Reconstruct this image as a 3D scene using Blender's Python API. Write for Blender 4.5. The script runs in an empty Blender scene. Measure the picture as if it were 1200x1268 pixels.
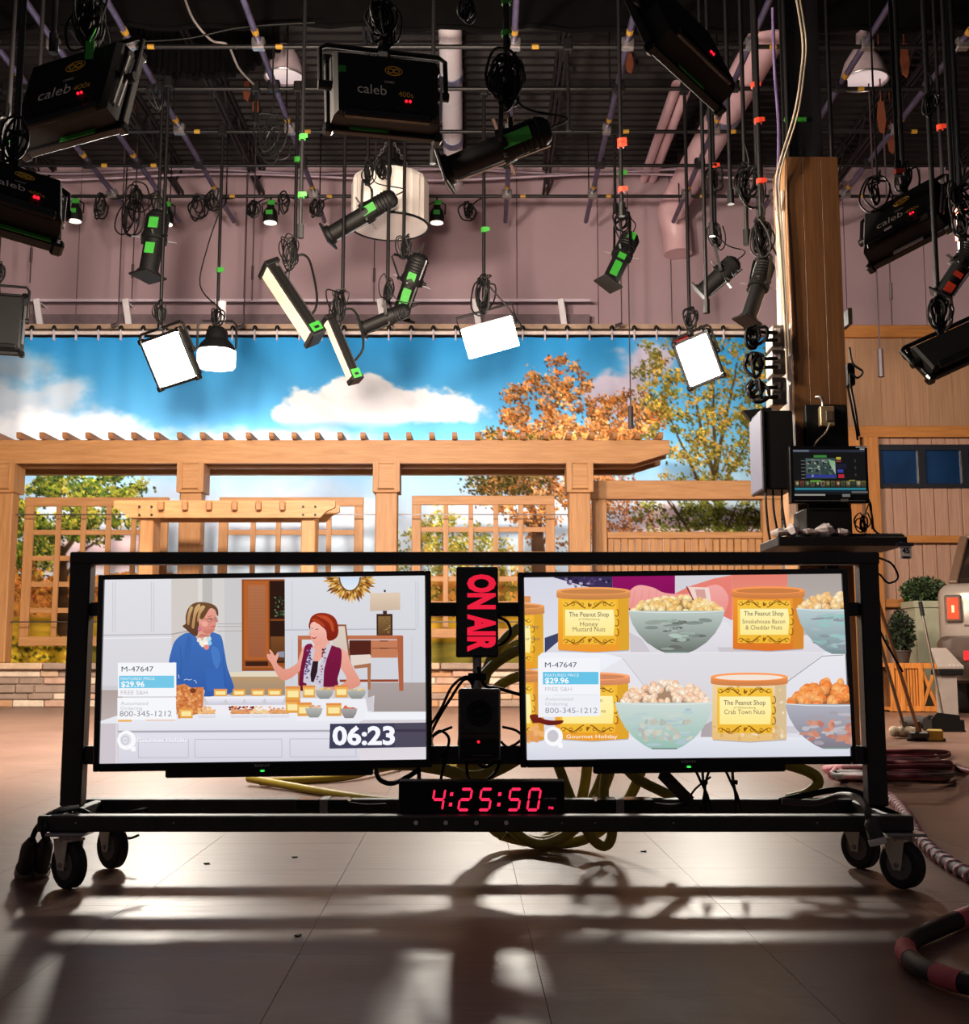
import bpy, bmesh, math, random
import numpy as np
from mathutils import Vector, Matrix

# ---------------------------------------------------------------- camera, world, exposure
sc = bpy.context.scene
COL = sc.collection
F, CX, CY = 1450.0, 600.0, 634.0              # focal length and centre for a 1200 x 1268 frame
TILT = math.atan2(181.0, 1450.0)
H = 0.585                                     # lens height above the studio floor
cam_data = bpy.data.cameras.new('camera')
cam_data.sensor_fit = 'HORIZONTAL'
cam_data.sensor_width = 36.0
cam_data.lens = 36.0 * F / 1200.0
cam_data.clip_end = 200
cam = bpy.data.objects.new('camera', cam_data)
COL.objects.link(cam)
cam.location = (0, 0, H)
cam.rotation_euler = (math.pi / 2 + TILT, 0, 0)
sc.camera = cam

world = bpy.data.worlds.new('studio_dark')
sc.world = world
world.use_nodes = True
world.node_tree.nodes['Background'].inputs[0].default_value = (0.52, 0.46, 0.50, 1)
world.node_tree.nodes['Background'].inputs[1].default_value = 0.14

sc.view_settings.view_transform = 'Standard'
sc.view_settings.look = 'None'
sc.view_settings.exposure = 0.0
sc.view_settings.gamma = 1.0
sc.view_settings.use_curve_mapping = False

# brightness of the studio lamps (each lamp's builder uses these for its glowing panel)
L_SET = 600.0        # soft lamps turned towards the painted backdrop
L_FACE = 400.0       # soft lamps turned towards the camera
L_CLOTH_FILL = 42.0         # added unseen strips behind the pergola, to brighten the printed cloth
L_HIGHBAY = 0.35
TV_GAIN = 1.0

# ---------------------------------------------------------------- helpers
random.seed(7)
rng = np.random.default_rng(7)
CT, ST = math.cos(TILT), math.sin(TILT)

def ray(px, py):
    v = (CY - py) / F
    return (px - CX) / F, CT - v * ST, ST + v * CT

def P(px, py, Y):
    """the point at depth Y that stands at that place of the 1200 x 1268 frame"""
    x, y, z = ray(px, py)
    s = Y / y
    return Vector((x * s, Y, H + z * s))

def G(px, py, z=0.0):
    """the point at height z below the horizon line"""
    x, y, zz = ray(px, py)
    s = (z - H) / zz
    return Vector((x * s, y * s, z))

def lin(c):
    out = []
    for k in c[:3]:
        k = k / 255.0
        out.append(k / 12.92 if k <= 0.04045 else ((k + 0.055) / 1.055) ** 2.4)
    return tuple(out)

MATS = {}
def mat(name, c, rough=0.5, metal=0.0, var=0.12, scale=8.0, bump=0.0, stretch=(1, 1, 1), c2=None, spec=0.5, emit=None, estr=0.0, coat=0.0, sheen=0.0):
    if name in MATS: return MATS[name]
    m = bpy.data.materials.new(name); m.use_nodes = True
    nt = m.node_tree; N = nt.nodes; L = nt.links
    b = N['Principled BSDF']
    tc = N.new('ShaderNodeTexCoord'); mp = N.new('ShaderNodeMapping')
    mp.inputs['Scale'].default_value = stretch
    L.new(tc.outputs['Object'], mp.inputs['Vector'])
    nz = N.new('ShaderNodeTexNoise'); nz.inputs['Scale'].default_value = scale
    nz.inputs['Detail'].default_value = 6; nz.inputs['Roughness'].default_value = 0.6
    L.new(mp.outputs[0], nz.inputs['Vector'])
    rp = N.new('ShaderNodeValToRGB')
    a = lin(c); d = lin(c2) if c2 else tuple(k * (1 - var * 2.2) for k in a)
    rp.color_ramp.elements[0].position = 0.30; rp.color_ramp.elements[1].position = 0.70
    rp.color_ramp.elements[0].color = (*d, 1); rp.color_ramp.elements[1].color = (*a, 1)
    L.new(nz.outputs['Fac'], rp.inputs[0]); L.new(rp.outputs[0], b.inputs['Base Color'])
    b.inputs['Roughness'].default_value = rough; b.inputs['Metallic'].default_value = metal
    b.inputs['Specular IOR Level'].default_value = spec
    b.inputs['Coat Weight'].default_value = coat
    b.inputs['Sheen Weight'].default_value = sheen
    if bump:
        bp = N.new('ShaderNodeBump'); bp.inputs['Strength'].default_value = bump; bp.inputs['Distance'].default_value = 0.01
        L.new(nz.outputs['Fac'], bp.inputs['Height']); L.new(bp.outputs[0], b.inputs['Normal'])
    if emit:
        b.inputs['Emission Color'].default_value = (*lin(emit), 1); b.inputs['Emission Strength'].default_value = estr
    MATS[name] = m
    return m

def vmat(name, glow=0.0, rough=0.7, attr='Col', spec=0.3):
    """colour read from the mesh: a printed cloth (glow 0) or a lit screen"""
    m = bpy.data.materials.new(name); m.use_nodes = True
    nt = m.node_tree; b = nt.nodes['Principled BSDF']
    at = nt.nodes.new('ShaderNodeAttribute'); at.attribute_name = attr
    b.inputs['Roughness'].default_value = rough; b.inputs['Specular IOR Level'].default_value = spec
    if glow:
        b.inputs['Base Color'].default_value = (0.01, 0.01, 0.01, 1)
        nt.links.new(at.outputs['Color'], b.inputs['Emission Color'])
        b.inputs['Emission Strength'].default_value = glow
        m.cycles.emission_sampling = 'NONE'
    else:
        nt.links.new(at.outputs['Color'], b.inputs['Base Color'])
    return m

def axes(zdir, hint=(0, 0, 1)):
    z = Vector(zdir).normalized(); h = Vector(hint)
    if abs(z.dot(h)) > 0.98: h = Vector((0, 1, 0)) if abs(z.y) < 0.9 else Vector((1, 0, 0))
    x = h.cross(z).normalized(); y = z.cross(x)
    return Matrix((x, y, z)).transposed()

def smooth_path(pts, n=6, closed=False):
    """Catmull-Rom through the points"""
    p = [Vector(q) for q in pts]; out = []
    m = len(p)
    rngi = range(m if closed else m - 1)
    for i in rngi:
        if closed: a, b, c, d = p[(i - 1) % m], p[i], p[(i + 1) % m], p[(i + 2) % m]
        else: a, b, c, d = p[max(i - 1, 0)], p[i], p[i + 1], p[min(i + 2, m - 1)]
        for k in range(n):
            t = k / n
            out.append(0.5 * ((2 * b) + (c - a) * t + (2 * a - 5 * b + 4 * c - d) * t * t + (3 * b - a - 3 * c + d) * t ** 3))
    if not closed: out.append(p[-1].copy())
    return out

class MB:
    """collects shapes in world coordinates and links them as one mesh object"""
    def __init__(s): s.v = []; s.f = []
    def add(s, vs, fs):
        o = len(s.v); s.v += [Vector(q) for q in vs]; s.f += [tuple(i + o for i in f) for f in fs]; return s
    def box(s, c, size, R=None, bev=0.0):
        c = Vector(c); R = R or Matrix.Identity(3)
        hx, hy, hz = size[0] / 2, size[1] / 2, size[2] / 2
        if bev <= 0:
            vs = [c + R @ Vector((x, y, z)) for x in (-hx, hx) for y in (-hy, hy) for z in (-hz, hz)]
            return s.add(vs, [(0, 1, 3, 2), (4, 6, 7, 5), (0, 4, 5, 1), (2, 3, 7, 6), (0, 2, 6, 4), (1, 5, 7, 3)])
        b = min(bev, hx * .49, hy * .49, hz * .49)
        bm = bmesh.new(); bmesh.ops.create_cube(bm, size=1)
        for v in bm.verts: v.co = Vector((v.co.x * 2 * hx, v.co.y * 2 * hy, v.co.z * 2 * hz))
        bmesh.ops.bevel(bm, geom=bm.edges[:], offset=b, segments=1, affect='EDGES', profile=0.5)
        bm.verts.index_update()
        s.add([c + R @ v.co for v in bm.verts], [tuple(v.index for v in f.verts) for f in bm.faces]); bm.free(); return s
    def bar(s, a, b, w, h, bev=0.0, hint=(0, 0, 1)):
        a = Vector(a); b = Vector(b); d = b - a
        return s.box((a + b) / 2, (w, h, d.length), axes(d, hint), bev)
    def tube(s, pts, r, n=8, closed=False, cap=True):
        pts = [Vector(q) for q in pts]; m = len(pts); rings = []
        up = None
        for i, q in enumerate(pts):
            if closed: d = pts[(i + 1) % m] - pts[i - 1]
            else: d = pts[min(i + 1, m - 1)] - pts[max(i - 1, 0)]
            if d.length < 1e-9: d = Vector((0, 0, 1))
            d.normalize()
            if up is None:
                up = Vector((0, 0, 1)) if abs(d.z) < 0.9 else Vector((1, 0, 0))
            x = up.cross(d)
            if x.length < 1e-4: x = Vector((1, 0, 0)).cross(d)
            if x.length < 1e-4: x = Vector((0, 1, 0)).cross(d)
            x.normalize(); y = d.cross(x); up = y
            rr = r[i] if isinstance(r, (list, tuple)) else r
            rings.append([q + x * (math.cos(t) * rr) + y * (math.sin(t) * rr) for t in [2 * math.pi * k / n for k in range(n)]])
        vs = [v for R_ in rings for v in R_]; fs = []
        for i in range(m if closed else m - 1):
            j = (i + 1) % m
            for k in range(n):
                fs.append((i * n + k, i * n + (k + 1) % n, j * n + (k + 1) % n, j * n + k))
        if cap and not closed:
            fs.append(tuple(range(n - 1, -1, -1))); fs.append(tuple(range((m - 1) * n, m * n)))
        return s.add(vs, fs)
    def cyl(s, a, b, r0, r1=None, n=16):
        return s.tube([a, b], [r0, r0 if r1 is None else r1], n)
    def lathe(s, prof, a, d, n=20, cap=True):
        """prof: (distance along d, radius)"""
        a = Vector(a); d = Vector(d).normalized(); R = axes(d)
        vs = []; fs = []; m = len(prof)
        for t, r in prof:
            for k in range(n):
                an = 2 * math.pi * k / n
                vs.append(a + R @ Vector((math.cos(an) * r, math.sin(an) * r, t)))
        for i in range(m - 1):
            for k in range(n):
                fs.append((i * n + k, i * n + (k + 1) % n, (i + 1) * n + (k + 1) % n, (i + 1) * n + k))
        if cap:
            fs.append(tuple(range(n - 1, -1, -1))); fs.append(tuple(range((m - 1) * n, m * n)))
        return s.add(vs, fs)
    def sphere(s, c, r, n=10, m=6, sc_=(1, 1, 1), R=None):
        c = Vector(c); R = R or Matrix.Identity(3); vs = []; fs = []
        for i in range(m + 1):
            th = math.pi * i / m
            for k in range(n):
                ph = 2 * math.pi * k / n
                vs.append(c + R @ Vector((r * sc_[0] * math.sin(th) * math.cos(ph), r * sc_[1] * math.sin(th) * math.sin(ph), r * sc_[2] * math.cos(th))))
        for i in range(m):
            for k in range(n):
                fs.append((i * n + k, (i + 1) * n + k, (i + 1) * n + (k + 1) % n, i * n + (k + 1) % n))
        return s.add(vs, fs)
    def torus(s, c, R, ra, rb, r, n=24, k=6):
        c = Vector(c)
        return s.tube([c + R @ Vector((ra * math.cos(2 * math.pi * i / n), rb * math.sin(2 * math.pi * i / n), 0)) for i in range(n)], r, k, True)
    def prism(s, poly, o, X, Y, depth):
        """flat outline poly (2-D) in the frame X, Y at o, pushed along -(X x Y)"""
        o = Vector(o); X = Vector(X); Y = Vector(Y); Z = X.cross(Y).normalized()
        n = len(poly)
        f = [o + X * p[0] + Y * p[1] for p in poly]; b = [q - Z * depth for q in f]
        fs = [tuple(range(n)), tuple(range(2 * n - 1, n - 1, -1))]
        for i in range(n):
            j = (i + 1) % n; fs.append((i, n + i, n + j, j))
        return s.add(f + b, fs)
    def hull(s, quadA, quadB):
        """box between two quads given in the same turning order"""
        return s.add(list(quadA) + list(quadB), [(3, 2, 1, 0), (4, 5, 6, 7), (0, 1, 5, 4), (1, 2, 6, 5), (2, 3, 7, 6), (3, 0, 4, 7)])
    def text(s, st, o, X, Y, h=None, w=None, align='l', lift=0.0):
        """flat lettering; h = height of a capital letter, w = total width"""
        vs, fs, (x0, x1, y1) = TEXT[st]
        o = Vector(o); X = Vector(X).normalized(); Y = Vector(Y).normalized(); Z = X.cross(Y)
        if h is None: h = w / (x1 - x0) * TEXT_CAP
        k = h / TEXT_CAP; kx = (w / (x1 - x0)) if w else k
        off = {'l': x0, 'c': (x0 + x1) / 2, 'r': x1}[align]
        return s.add([o + X * ((p[0] - off) * kx) + Y * (p[1] * k) + Z * lift for p in vs], fs)
    def build(s, name, m, parent=None, smooth=None, origin=None, kind=None):
        me = bpy.data.meshes.new(name)
        if parent is not None: org = ORG[parent.name]
        elif origin is not None: org = Vector(origin)
        else:
            A = np.array([tuple(q) for q in s.v]); lo = A.min(0); hi = A.max(0)
            org = Vector(((lo[0] + hi[0]) / 2, (lo[1] + hi[1]) / 2, lo[2]))
        me.from_pydata([tuple(q - org) for q in s.v], [], s.f)
        bm = bmesh.new(); bm.from_mesh(me); bmesh.ops.recalc_face_normals(bm, faces=bm.faces[:]); bm.to_mesh(me); bm.free()
        if smooth is not None:
            me.polygons.foreach_set('use_smooth', [True] * len(me.polygons))
            me.set_sharp_from_angle(angle=math.radians(smooth))
        me.materials.append(m)
        o = bpy.data.objects.new(name, me); COL.objects.link(o)
        if parent is not None: o.parent = parent
        else: o.location = org
        ORG[o.name] = org
        if kind: o['kind'] = kind
        return o

ORG = {}
def thing(name, label, cat, loc, group=None):
    o = bpy.data.objects.new(name, None); o.empty_display_size = 0.1
    COL.objects.link(o); o.location = loc; ORG[o.name] = Vector(loc)
    return tag(o, label, cat, group)
def tag(o, label, cat, group=None):
    o['label'] = label; o['category'] = cat
    if group: o['group'] = group
    return o
def structure(o): o['kind'] = 'structure'; return o
def twin(src, parent, shift, name=None):
    """a piece that shares its mesh with an earlier one, moved by shift"""
    o = src.copy(); COL.objects.link(o); o.parent = parent
    o.location = Vector(src.location) + Vector(shift); ORG[o.name] = ORG[src.name]
    return o

# lettering: every string is turned into a flat mesh once
STRINGS = ['caleb', '400s', '45', 'ON AIR', 'PM', 'SONY', 'LIVE TIMER', 'M-47647', 'FEATURED PRICE', '$29.96', 'FREE S&H', 'Automated', 'Ordering', '800-345-1212',
           'Gourmet Holiday', '06:23', 'The Peanut Shop', 'of Williamsburg', 'Honey', 'Mustard Nuts', 'Smokehouse Bacon', '& Cheddar Nuts',
           'Crab Town Nuts', 'ut Shop', 'ar Nuts', 'n', 'es', 'CINEO']
BOLD = {'06:23': .035, '$29.96': .02, 'ON AIR': .05, '45': .03, 'The Peanut Shop': .008, 'PM': .02}
TEXT = {}; TEXT_CAP = 0.7
def make_texts():
    global TEXT_CAP
    obs = []
    for st in STRINGS + ['H']:
        cu = bpy.data.curves.new('lettering', 'FONT'); cu.body = st; cu.size = 1.0; cu.resolution_u = 3
        cu.offset = BOLD.get(st, 0.0)
        ob = bpy.data.objects.new('lettering', cu); COL.objects.link(ob); obs.append((st, ob, cu))
    dg = bpy.context.evaluated_depsgraph_get(); dg.update()
    for st, ob, cu in obs:
        ev = ob.evaluated_get(dg); me = ev.to_mesh()
        vs = [(v.co.x, v.co.y) for v in me.vertices]; fs = [tuple(p.vertices) for p in me.polygons]
        xs = [v[0] for v in vs]; ys = [v[1] for v in vs]
        TEXT[st] = (vs, fs, (min(xs), max(xs), max(ys)))
        if st == 'H': TEXT_CAP = max(ys)
        ev.to_mesh_clear()
    for st, ob, cu in obs:
        bpy.data.objects.remove(ob); bpy.data.curves.remove(cu)
make_texts()

# ---------------------------------------------------------------- shared materials
BLACK = mat('black_powder_coat', (15, 14, 15), 0.5, 0.0, 0.2, 30, spec=.35)
BLACKG = mat('black_gloss_plastic', (10, 10, 11), 0.25, 0.0, 0.1, 20, spec=.35)
BLACKM = mat('black_matte_housing', (11, 11, 12), 0.6, 0.0, 0.2, 25, 0.05, spec=.3)
RUBBER = mat('black_rubber_cable', (9, 9, 10), 0.55, 0.0, 0.1, 30, spec=.3)
STEEL = mat('grey_steel_pipe', (120, 112, 128), 0.35, 0.8, 0.15, 12)
GALV = mat('galvanised_metal', (175, 172, 172), 0.35, 0.85, 0.1, 20)
DARKPIPE = mat('dark_pipe', (20, 18, 20), 0.45, 0.2, 0.2, 12)
GREEN = mat('green_cloth_tape', (46, 150, 44), 0.6, 0, 0.12, 25, emit=None)
YELLOWT = mat('yellow_tape', (176, 132, 34), 0.6, 0, 0.1, 30)
ORANGET = mat('orange_tape', (215, 62, 34), 0.6, 0, 0.1, 30)
WHITET = mat('white_tag', (225, 222, 215), 0.6, 0, 0.05, 30)
CREAM = mat('cream_diffuser', (225, 215, 195), 0.6, 0, 0.05, 10)
INK = mat('pale_silver_print', (240, 234, 222), 0.5, 0, 0.02, 10)
GOLDINK = mat('gold_print', (240, 190, 70), 0.45, 0, 0.02, 10)
REDLED = mat('red_led', (255, 30, 40), 0.4, emit=(255, 28, 50), estr=1.6)
GREENLED = mat('green_led', (60, 220, 90), 0.4, emit=(60, 230, 90), estr=1.5)
OLIVE = mat('olive_yellow_cable_jacket', (186, 168, 70), 0.5, 0, 0.15, 14)
YELLOWC = mat('yellow_cable_jacket', (188, 168, 50), 0.5, 0, 0.12, 14)
def wood(name, c, c2, stretch, rough=0.55, scale=5.0): return mat(name, c, rough, 0, 0.1, scale, 0.06, stretch, c2)
CEDAR_X = wood('cedar_beam_grain_along', (174, 128, 82), (150, 104, 60), (0.5, 6, 6))
CEDAR_Z = wood('cedar_post_grain_up', (172, 126, 80), (148, 102, 58), (6, 6, 0.5))
CEDAR_Y = wood('cedar_rafter_grain', (156, 108, 66), (130, 84, 46), (6, 0.5, 6))
GLOWS = {}
def glow(name, c, k, base=0.8):
    if name not in GLOWS:
        m = bpy.data.materials.new(name); m.use_nodes = True
        b = m.node_tree.nodes['Principled BSDF']
        b.inputs['Base Color'].default_value = (base, base, base, 1)
        b.inputs['Emission Color'].default_value = (*lin(c), 1); b.inputs['Emission Strength'].default_value = k
        GLOWS[name] = m
    return GLOWS[name]
# ---------------------------------------------------------------- floor of square vinyl tiles
def floor_material():
    m = bpy.data.materials.new('brown_vinyl_tile'); m.use_nodes = True
    nt = m.node_tree; N = nt.nodes; L = nt.links; b = N['Principled BSDF']
    ge = N.new('ShaderNodeNewGeometry')
    n1 = N.new('ShaderNodeTexNoise'); n1.inputs['Scale'].default_value = 1.3; n1.inputs['Detail'].default_value = 8
    mp = N.new('ShaderNodeMapping'); mp.inputs['Scale'].default_value = (1.0, 9.0, 1); mp.inputs['Rotation'].default_value = (0, 0, 0.12)
    n2 = N.new('ShaderNodeTexNoise'); n2.inputs['Scale'].default_value = 5; n2.inputs['Detail'].default_value = 8
    L.new(ge.outputs['Position'], n1.inputs['Vector']); L.new(ge.outputs['Position'], mp.inputs[0]); L.new(mp.outputs[0], n2.inputs['Vector'])
    mx = N.new('ShaderNodeMath'); mx.operation = 'MULTIPLY_ADD'; mx.inputs[1].default_value = 0.5
    hf = N.new('ShaderNodeMath'); hf.operation = 'MULTIPLY'; hf.inputs[1].default_value = 0.5
    L.new(n2.outputs['Fac'], hf.inputs[0]); L.new(n1.outputs['Fac'], mx.inputs[0]); L.new(hf.outputs[0], mx.inputs[2])
    rp = N.new('ShaderNodeValToRGB')
    rp.color_ramp.elements[0].position = 0.3; rp.color_ramp.elements[0].color = (*lin((100, 76, 66)), 1)
    rp.color_ramp.elements[1].position = 0.7; rp.color_ramp.elements[1].color = (*lin((136, 107, 94)), 1)
    L.new(mx.outputs[0], rp.inputs[0]); L.new(rp.outputs[0], b.inputs['Base Color'])
    r2 = N.new('ShaderNodeMapRange'); r2.inputs[3].default_value = 0.28; r2.inputs[4].default_value = 0.46
    b.inputs['Specular IOR Level'].default_value = 0.24
    L.new(n2.outputs['Fac'], r2.inputs[0]); L.new(r2.outputs[0], b.inputs['Roughness'])
    bp = N.new('ShaderNodeBump'); bp.inputs['Strength'].default_value = 0.12; bp.inputs['Distance'].default_value = 0.01
    L.new(n2.outputs['Fac'], bp.inputs['Height']); L.new(bp.outputs[0], b.inputs['Normal'])
    return m
FLOORM = floor_material()
JOINT = mat('dark_floor_joint', (70, 56, 52), 0.8, 0, 0.1, 10)
fb = MB(); fb.box((0, 7, -0.053), (22, 22, 0.1))
floor = structure(fb.build('floor', JOINT, origin=(0, 0, 0)))
TS = 0.47; TA = math.radians(1.07); ca, sa = math.cos(TA), math.sin(TA)
def tile_quad(mb, i, j, inset=0.0006):
    pts = []
    for (a, b) in ((0, 0), (1, 0), (1, 1), (0, 1)):
        u = -0.325 + (i + a) * TS + (inset if a == 0 else -inset)
        v = 1.02 + (j + b) * TS + (inset if b == 0 else -inset)
        pts.append(Vector((u * ca - v * sa, u * sa + v * ca, 0)))
    mb.hull([p + Vector((0, 0, -0.004)) for p in pts], pts)
cells = []
for j in range(0, 34):
    for i in range(-20, 20):
        y = 1.02 + (j + .5) * TS; x = -0.325 + (i + .5) * TS
        cells.append((y, i, j, abs(x) < 0.62 + y * 0.45))
cells.sort()
seen = [c for c in cells if c[3]][:290]; ss = {(c[1], c[2]) for c in seen}
for y, i, j, _ in seen:
    mb = MB(); tile_quad(mb, i, j); mb.build('tile', FLOORM, floor)
mb = MB()
for y, i, j, _ in cells:
    if (i, j) not in ss: tile_quad(mb, i, j)
mb.build('far_tiles', FLOORM, floor, kind='stuff')

# ---------------------------------------------------------------- walls and ceiling
ZC = 8.0; YW = 17.0
WALLM = mat('mauve_grey_wall_paint', (170, 145, 156), 0.75, 0, 0.04, 1.2)
SEAM = mat('dark_wall_seam', (96, 80, 86), 0.8, 0, 0.05, 3)
mb = MB(); mb.box((0, YW + 0.1, ZC / 2), (22, 0.2, ZC)); wall_back = structure(mb.build('wall_back', SEAM, origin=(0, YW, 0)))
xs = [-11, -8.6, -6.1, -3.6, -1.15, P(640, 300, YW).x, P(740, 300, YW).x, P(830, 300, YW).x, P(1045, 300, YW).x, 6.6, 8.6, 11]
for a, b in zip(xs[:-1], xs[1:]):
    m2 = MB(); m2.box(((a + b) / 2, YW - 0.01, ZC / 2), (b - a - 0.014, 0.03, ZC - 0.02)); m2.build('panel', WALLM, wall_back)
DARKW = mat('dark_side_wall', (60, 52, 56), 0.8, 0, 0.1, 2)
mb = MB(); mb.box((-10.9, 9, ZC / 2), (0.2, 16, ZC)); structure(mb.build('wall_left', DARKW))
mb = MB(); mb.box((10.9, 9, ZC / 2), (0.2, 16, ZC)); structure(mb.build('wall_right', DARKW))
# corrugated steel deck: one ribbed sheet
DECK = mat('dark_steel_roof_deck', (24, 19, 22), 0.6, 0.0, 0.2, 3, spec=.25)
mb = MB(); y = 4.0; prof = []
while y < YW + .1:
    prof += [(y, ZC + .06), (y + .03, ZC), (y + .10, ZC), (y + .13, ZC + .06)]; y += .19
for a, b in zip(prof[:-1], prof[1:]):
    mb.add([(-11, a[0], a[1]), (11, a[0], a[1]), (11, b[0], b[1]), (-11, b[0], b[1])], [(0, 1, 2, 3)])
mb.box((0, 10.5, ZC + .12), (22, 13.2, .06))
ceiling = structure(mb.build('ceiling', DECK, origin=(0, 10, ZC)))
# open roof joists under the deck, running away from the lens
JOIST = mat('dark_purple_joist_paint', (20, 16, 20), 0.6, 0.0, 0.15, 4)
def joist(name, x, zt=ZC - .02, dep=.42):
    mb = MB()
    for dx in (-.03, .03):
        mb.box((x + dx, 11.5, zt - .03), (.03, 11, .06)); mb.box((x + dx, 11.5, zt - dep), (.03, 11, .05))
    y = 6.2; k = 0
    while y < 16.8:
        mb.bar((x, y, zt - .03 - (dep if k % 2 else 0)), (x, y + .45, zt - .03 - (0 if k % 2 else dep)), .022, .022); y += .45; k += 1
    structure(mb.build(name, JOIST))
for k, px in enumerate((-40, 150, 270, 470, 690, 905, 1110, 1290)):
    joist('trim_%d' % (k + 1), P(px, 100, 14.0).x)

# pale rail with white stanchions along the back wall, and a tan ledge above the backdrop
RAILM = mat('pale_lilac_rail_paint', (200, 186, 205), 0.5, 0, 0.05, 5)
za = P(300, 372, 16.6).z; zb = P(300, 406, 16.6).z
t = thing('guard_rail', 'pale lilac guard rail with short white stanchions along the mauve back wall', 'rail', (0, 16.6, zb))
mb = MB(); mb.box((P(350, 372, 16.6).x, 16.6, za), (9.0, .03, .04)); mb.build('top_rail', RAILM, t)
mb = MB(); mb.box((P(350, 372, 16.6).x, 16.75, (za + zb) / 2 - .06), (9.0, .02, .20)); mb.build('shadow_band', mat('mauve_painted_shade', (120, 103, 112), .8), t)  # darker strip stands in for the band of shadow below the rail
WHP = mat('white_stanchion_paint', (232, 228, 238), 0.4, 0, 0.03, 5)
for px in (-60, 45, 155, 270, 470, 588, 694):
    mb = MB(); a = P(px, 370, 16.55); b = P(px + 5, 402, 16.55)
    mb.bar(a, (b.x, 16.55, zb), .09, .05, .008)
    mb.tube([(a.x, 16.6, za), (a.x, 16.98, za)], .015, 6)
    mb.build('stanchion', WHP, t)
mb = MB(); xr = P(930, 410, 16.3).x
mb.box(((xr - 10.4) / 2, 16.55, P(300, 407, 16.3).z - .02), (xr + 10.4, .88, .07))
structure(mb.build('trim_20', mat('tan_ledge', (188, 160, 140), .7)))

# wooden siding of the cabin set at the right
YB = 14.3
def zpx(py, Y): return P(600, py, Y).z
def xpx(px, Y): return P(px, 634, Y).x
SIDING = wood('tan_plank_siding', (160, 126, 108), (134, 102, 86), (9, 9, 0.5), 0.65, 4)
PLY = wood('tan_plywood_grain', (150, 116, 90), (122, 92, 68), (14, 14, 0.35), 0.65, 4)
HONEY = wood('honey_trim_board_along', (164, 110, 54), (138, 86, 40), (0.6, 8, 8), 0.5, 4)
HONEYZ = wood('honey_trim_board_up', (164, 110, 54), (138, 86, 40), (8, 8, 0.6), 0.5, 4)
SIDEGAP = mat('dark_plank_gap', (70, 50, 42), .9)
cab = thing('cabin_set_wall', 'tan plank cabin set wall with honey trim, behind the plant and car', 'set wall', (xpx(1150, YB), YB, 0))
x0, x1 = xpx(1040, YB), xpx(1420, YB); zt = zpx(410, YB); zm = zpx(534, YB); zw0 = zpx(603, YB); zw1 = zpx(550, YB); xw = xpx(1093, YB); xj = xpx(1084, YB)
zl = zpx(668, YB)
mb = MB(); mb.box(((x0 + x1) / 2, YB + .14, zt / 2), (x1 - x0, .04, zt)); mb.build('backing', SIDEGAP, cab)
x = x0; k = 0
while x < x1 - .05:
    w = .30; m2 = MB(); m2.box((x + w / 2, YB + .10 + .002 * (k % 3), (zt + zm) / 2), (w - .004, .03, zt - zm)); m2.build('plywood_panel', PLY, cab); x += w; k += 1
x = x0; k = 0
while x < x1 - .05:
    w = .172
    for (a, b) in ((0.0, zl), (zl, zw0), (zw1, zm)):
        if b == zl or a == zl or (x + w > xw - .02):
            m2 = MB(); m2.box((x + w / 2, YB + .10 + .003 * ((k * 7) % 3), (a + b) / 2), (w - .008, .03, b - a - .004), bev=.004); m2.build('plank', SIDING, cab)
    if x + w < xw:
        m2 = MB(); m2.box((x + w / 2, YB + .10, (zw0 + zw1) / 2), (w - .008, .03, zw1 - zw0)); m2.build('plank', SIDING, cab)
    x += w; k += 1
for (za_, zb_, nm) in ((zpx(417, YB), zpx(402, YB), 'top_trim'), (zpx(541, YB), zpx(527, YB), 'head_trim'), (zpx(672, YB), zpx(663, YB), 'sill_trim'), (zpx(752, YB), zpx(742, YB), 'low_trim')):
    m2 = MB(); m2.box(((x0 + x1) / 2, YB + .05, (za_ + zb_) / 2), (x1 - x0, .08, zb_ - za_), bev=.006); m2.build(nm, HONEY, cab)
m2 = MB(); a = xpx(1073, YB); b = xpx(1091, YB); m2.box(((a + b) / 2, YB + .02, zpx(541, YB) / 2), (b - a, .08, zpx(541, YB)), bev=.006); m2.build('jamb', HONEYZ, cab)
NAVY = mat('dark_window_frame', (22, 24, 34), .4)
BLUEGL = mat('dark_blue_window_glass', (22, 52, 92), .12, 0, .25, 1.5, spec=.7)
m2 = MB(); wf = [(xw, xw + .03), (xpx(1142, YB), xpx(1151, YB)), (xpx(1196, YB), xpx(1205, YB)), (xpx(1250, YB), xpx(1259, YB))]
m2.box(((xw + x1) / 2, YB + .075, zw1 - .03), (x1 - xw, .05, .07)); m2.box(((xw + x1) / 2, YB + .075, zw0 + .025), (x1 - xw, .05, .05))
for a, b in wf: m2.box(((a + b) / 2, YB + .074, (zw0 + zw1) / 2), (b - a, .05, zw1 - zw0))
fr = m2.build('window_frame', NAVY, cab)
for a, b in zip([w[1] for w in wf], [w[0] for w in wf[1:]] + [x1]):
    m2 = MB(); m2.box(((a + b) / 2, YB + .09, (zw0 + zw1) / 2), (b - a, .01, zw1 - zw0)); m2.build('pane', BLUEGL, fr)
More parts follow.
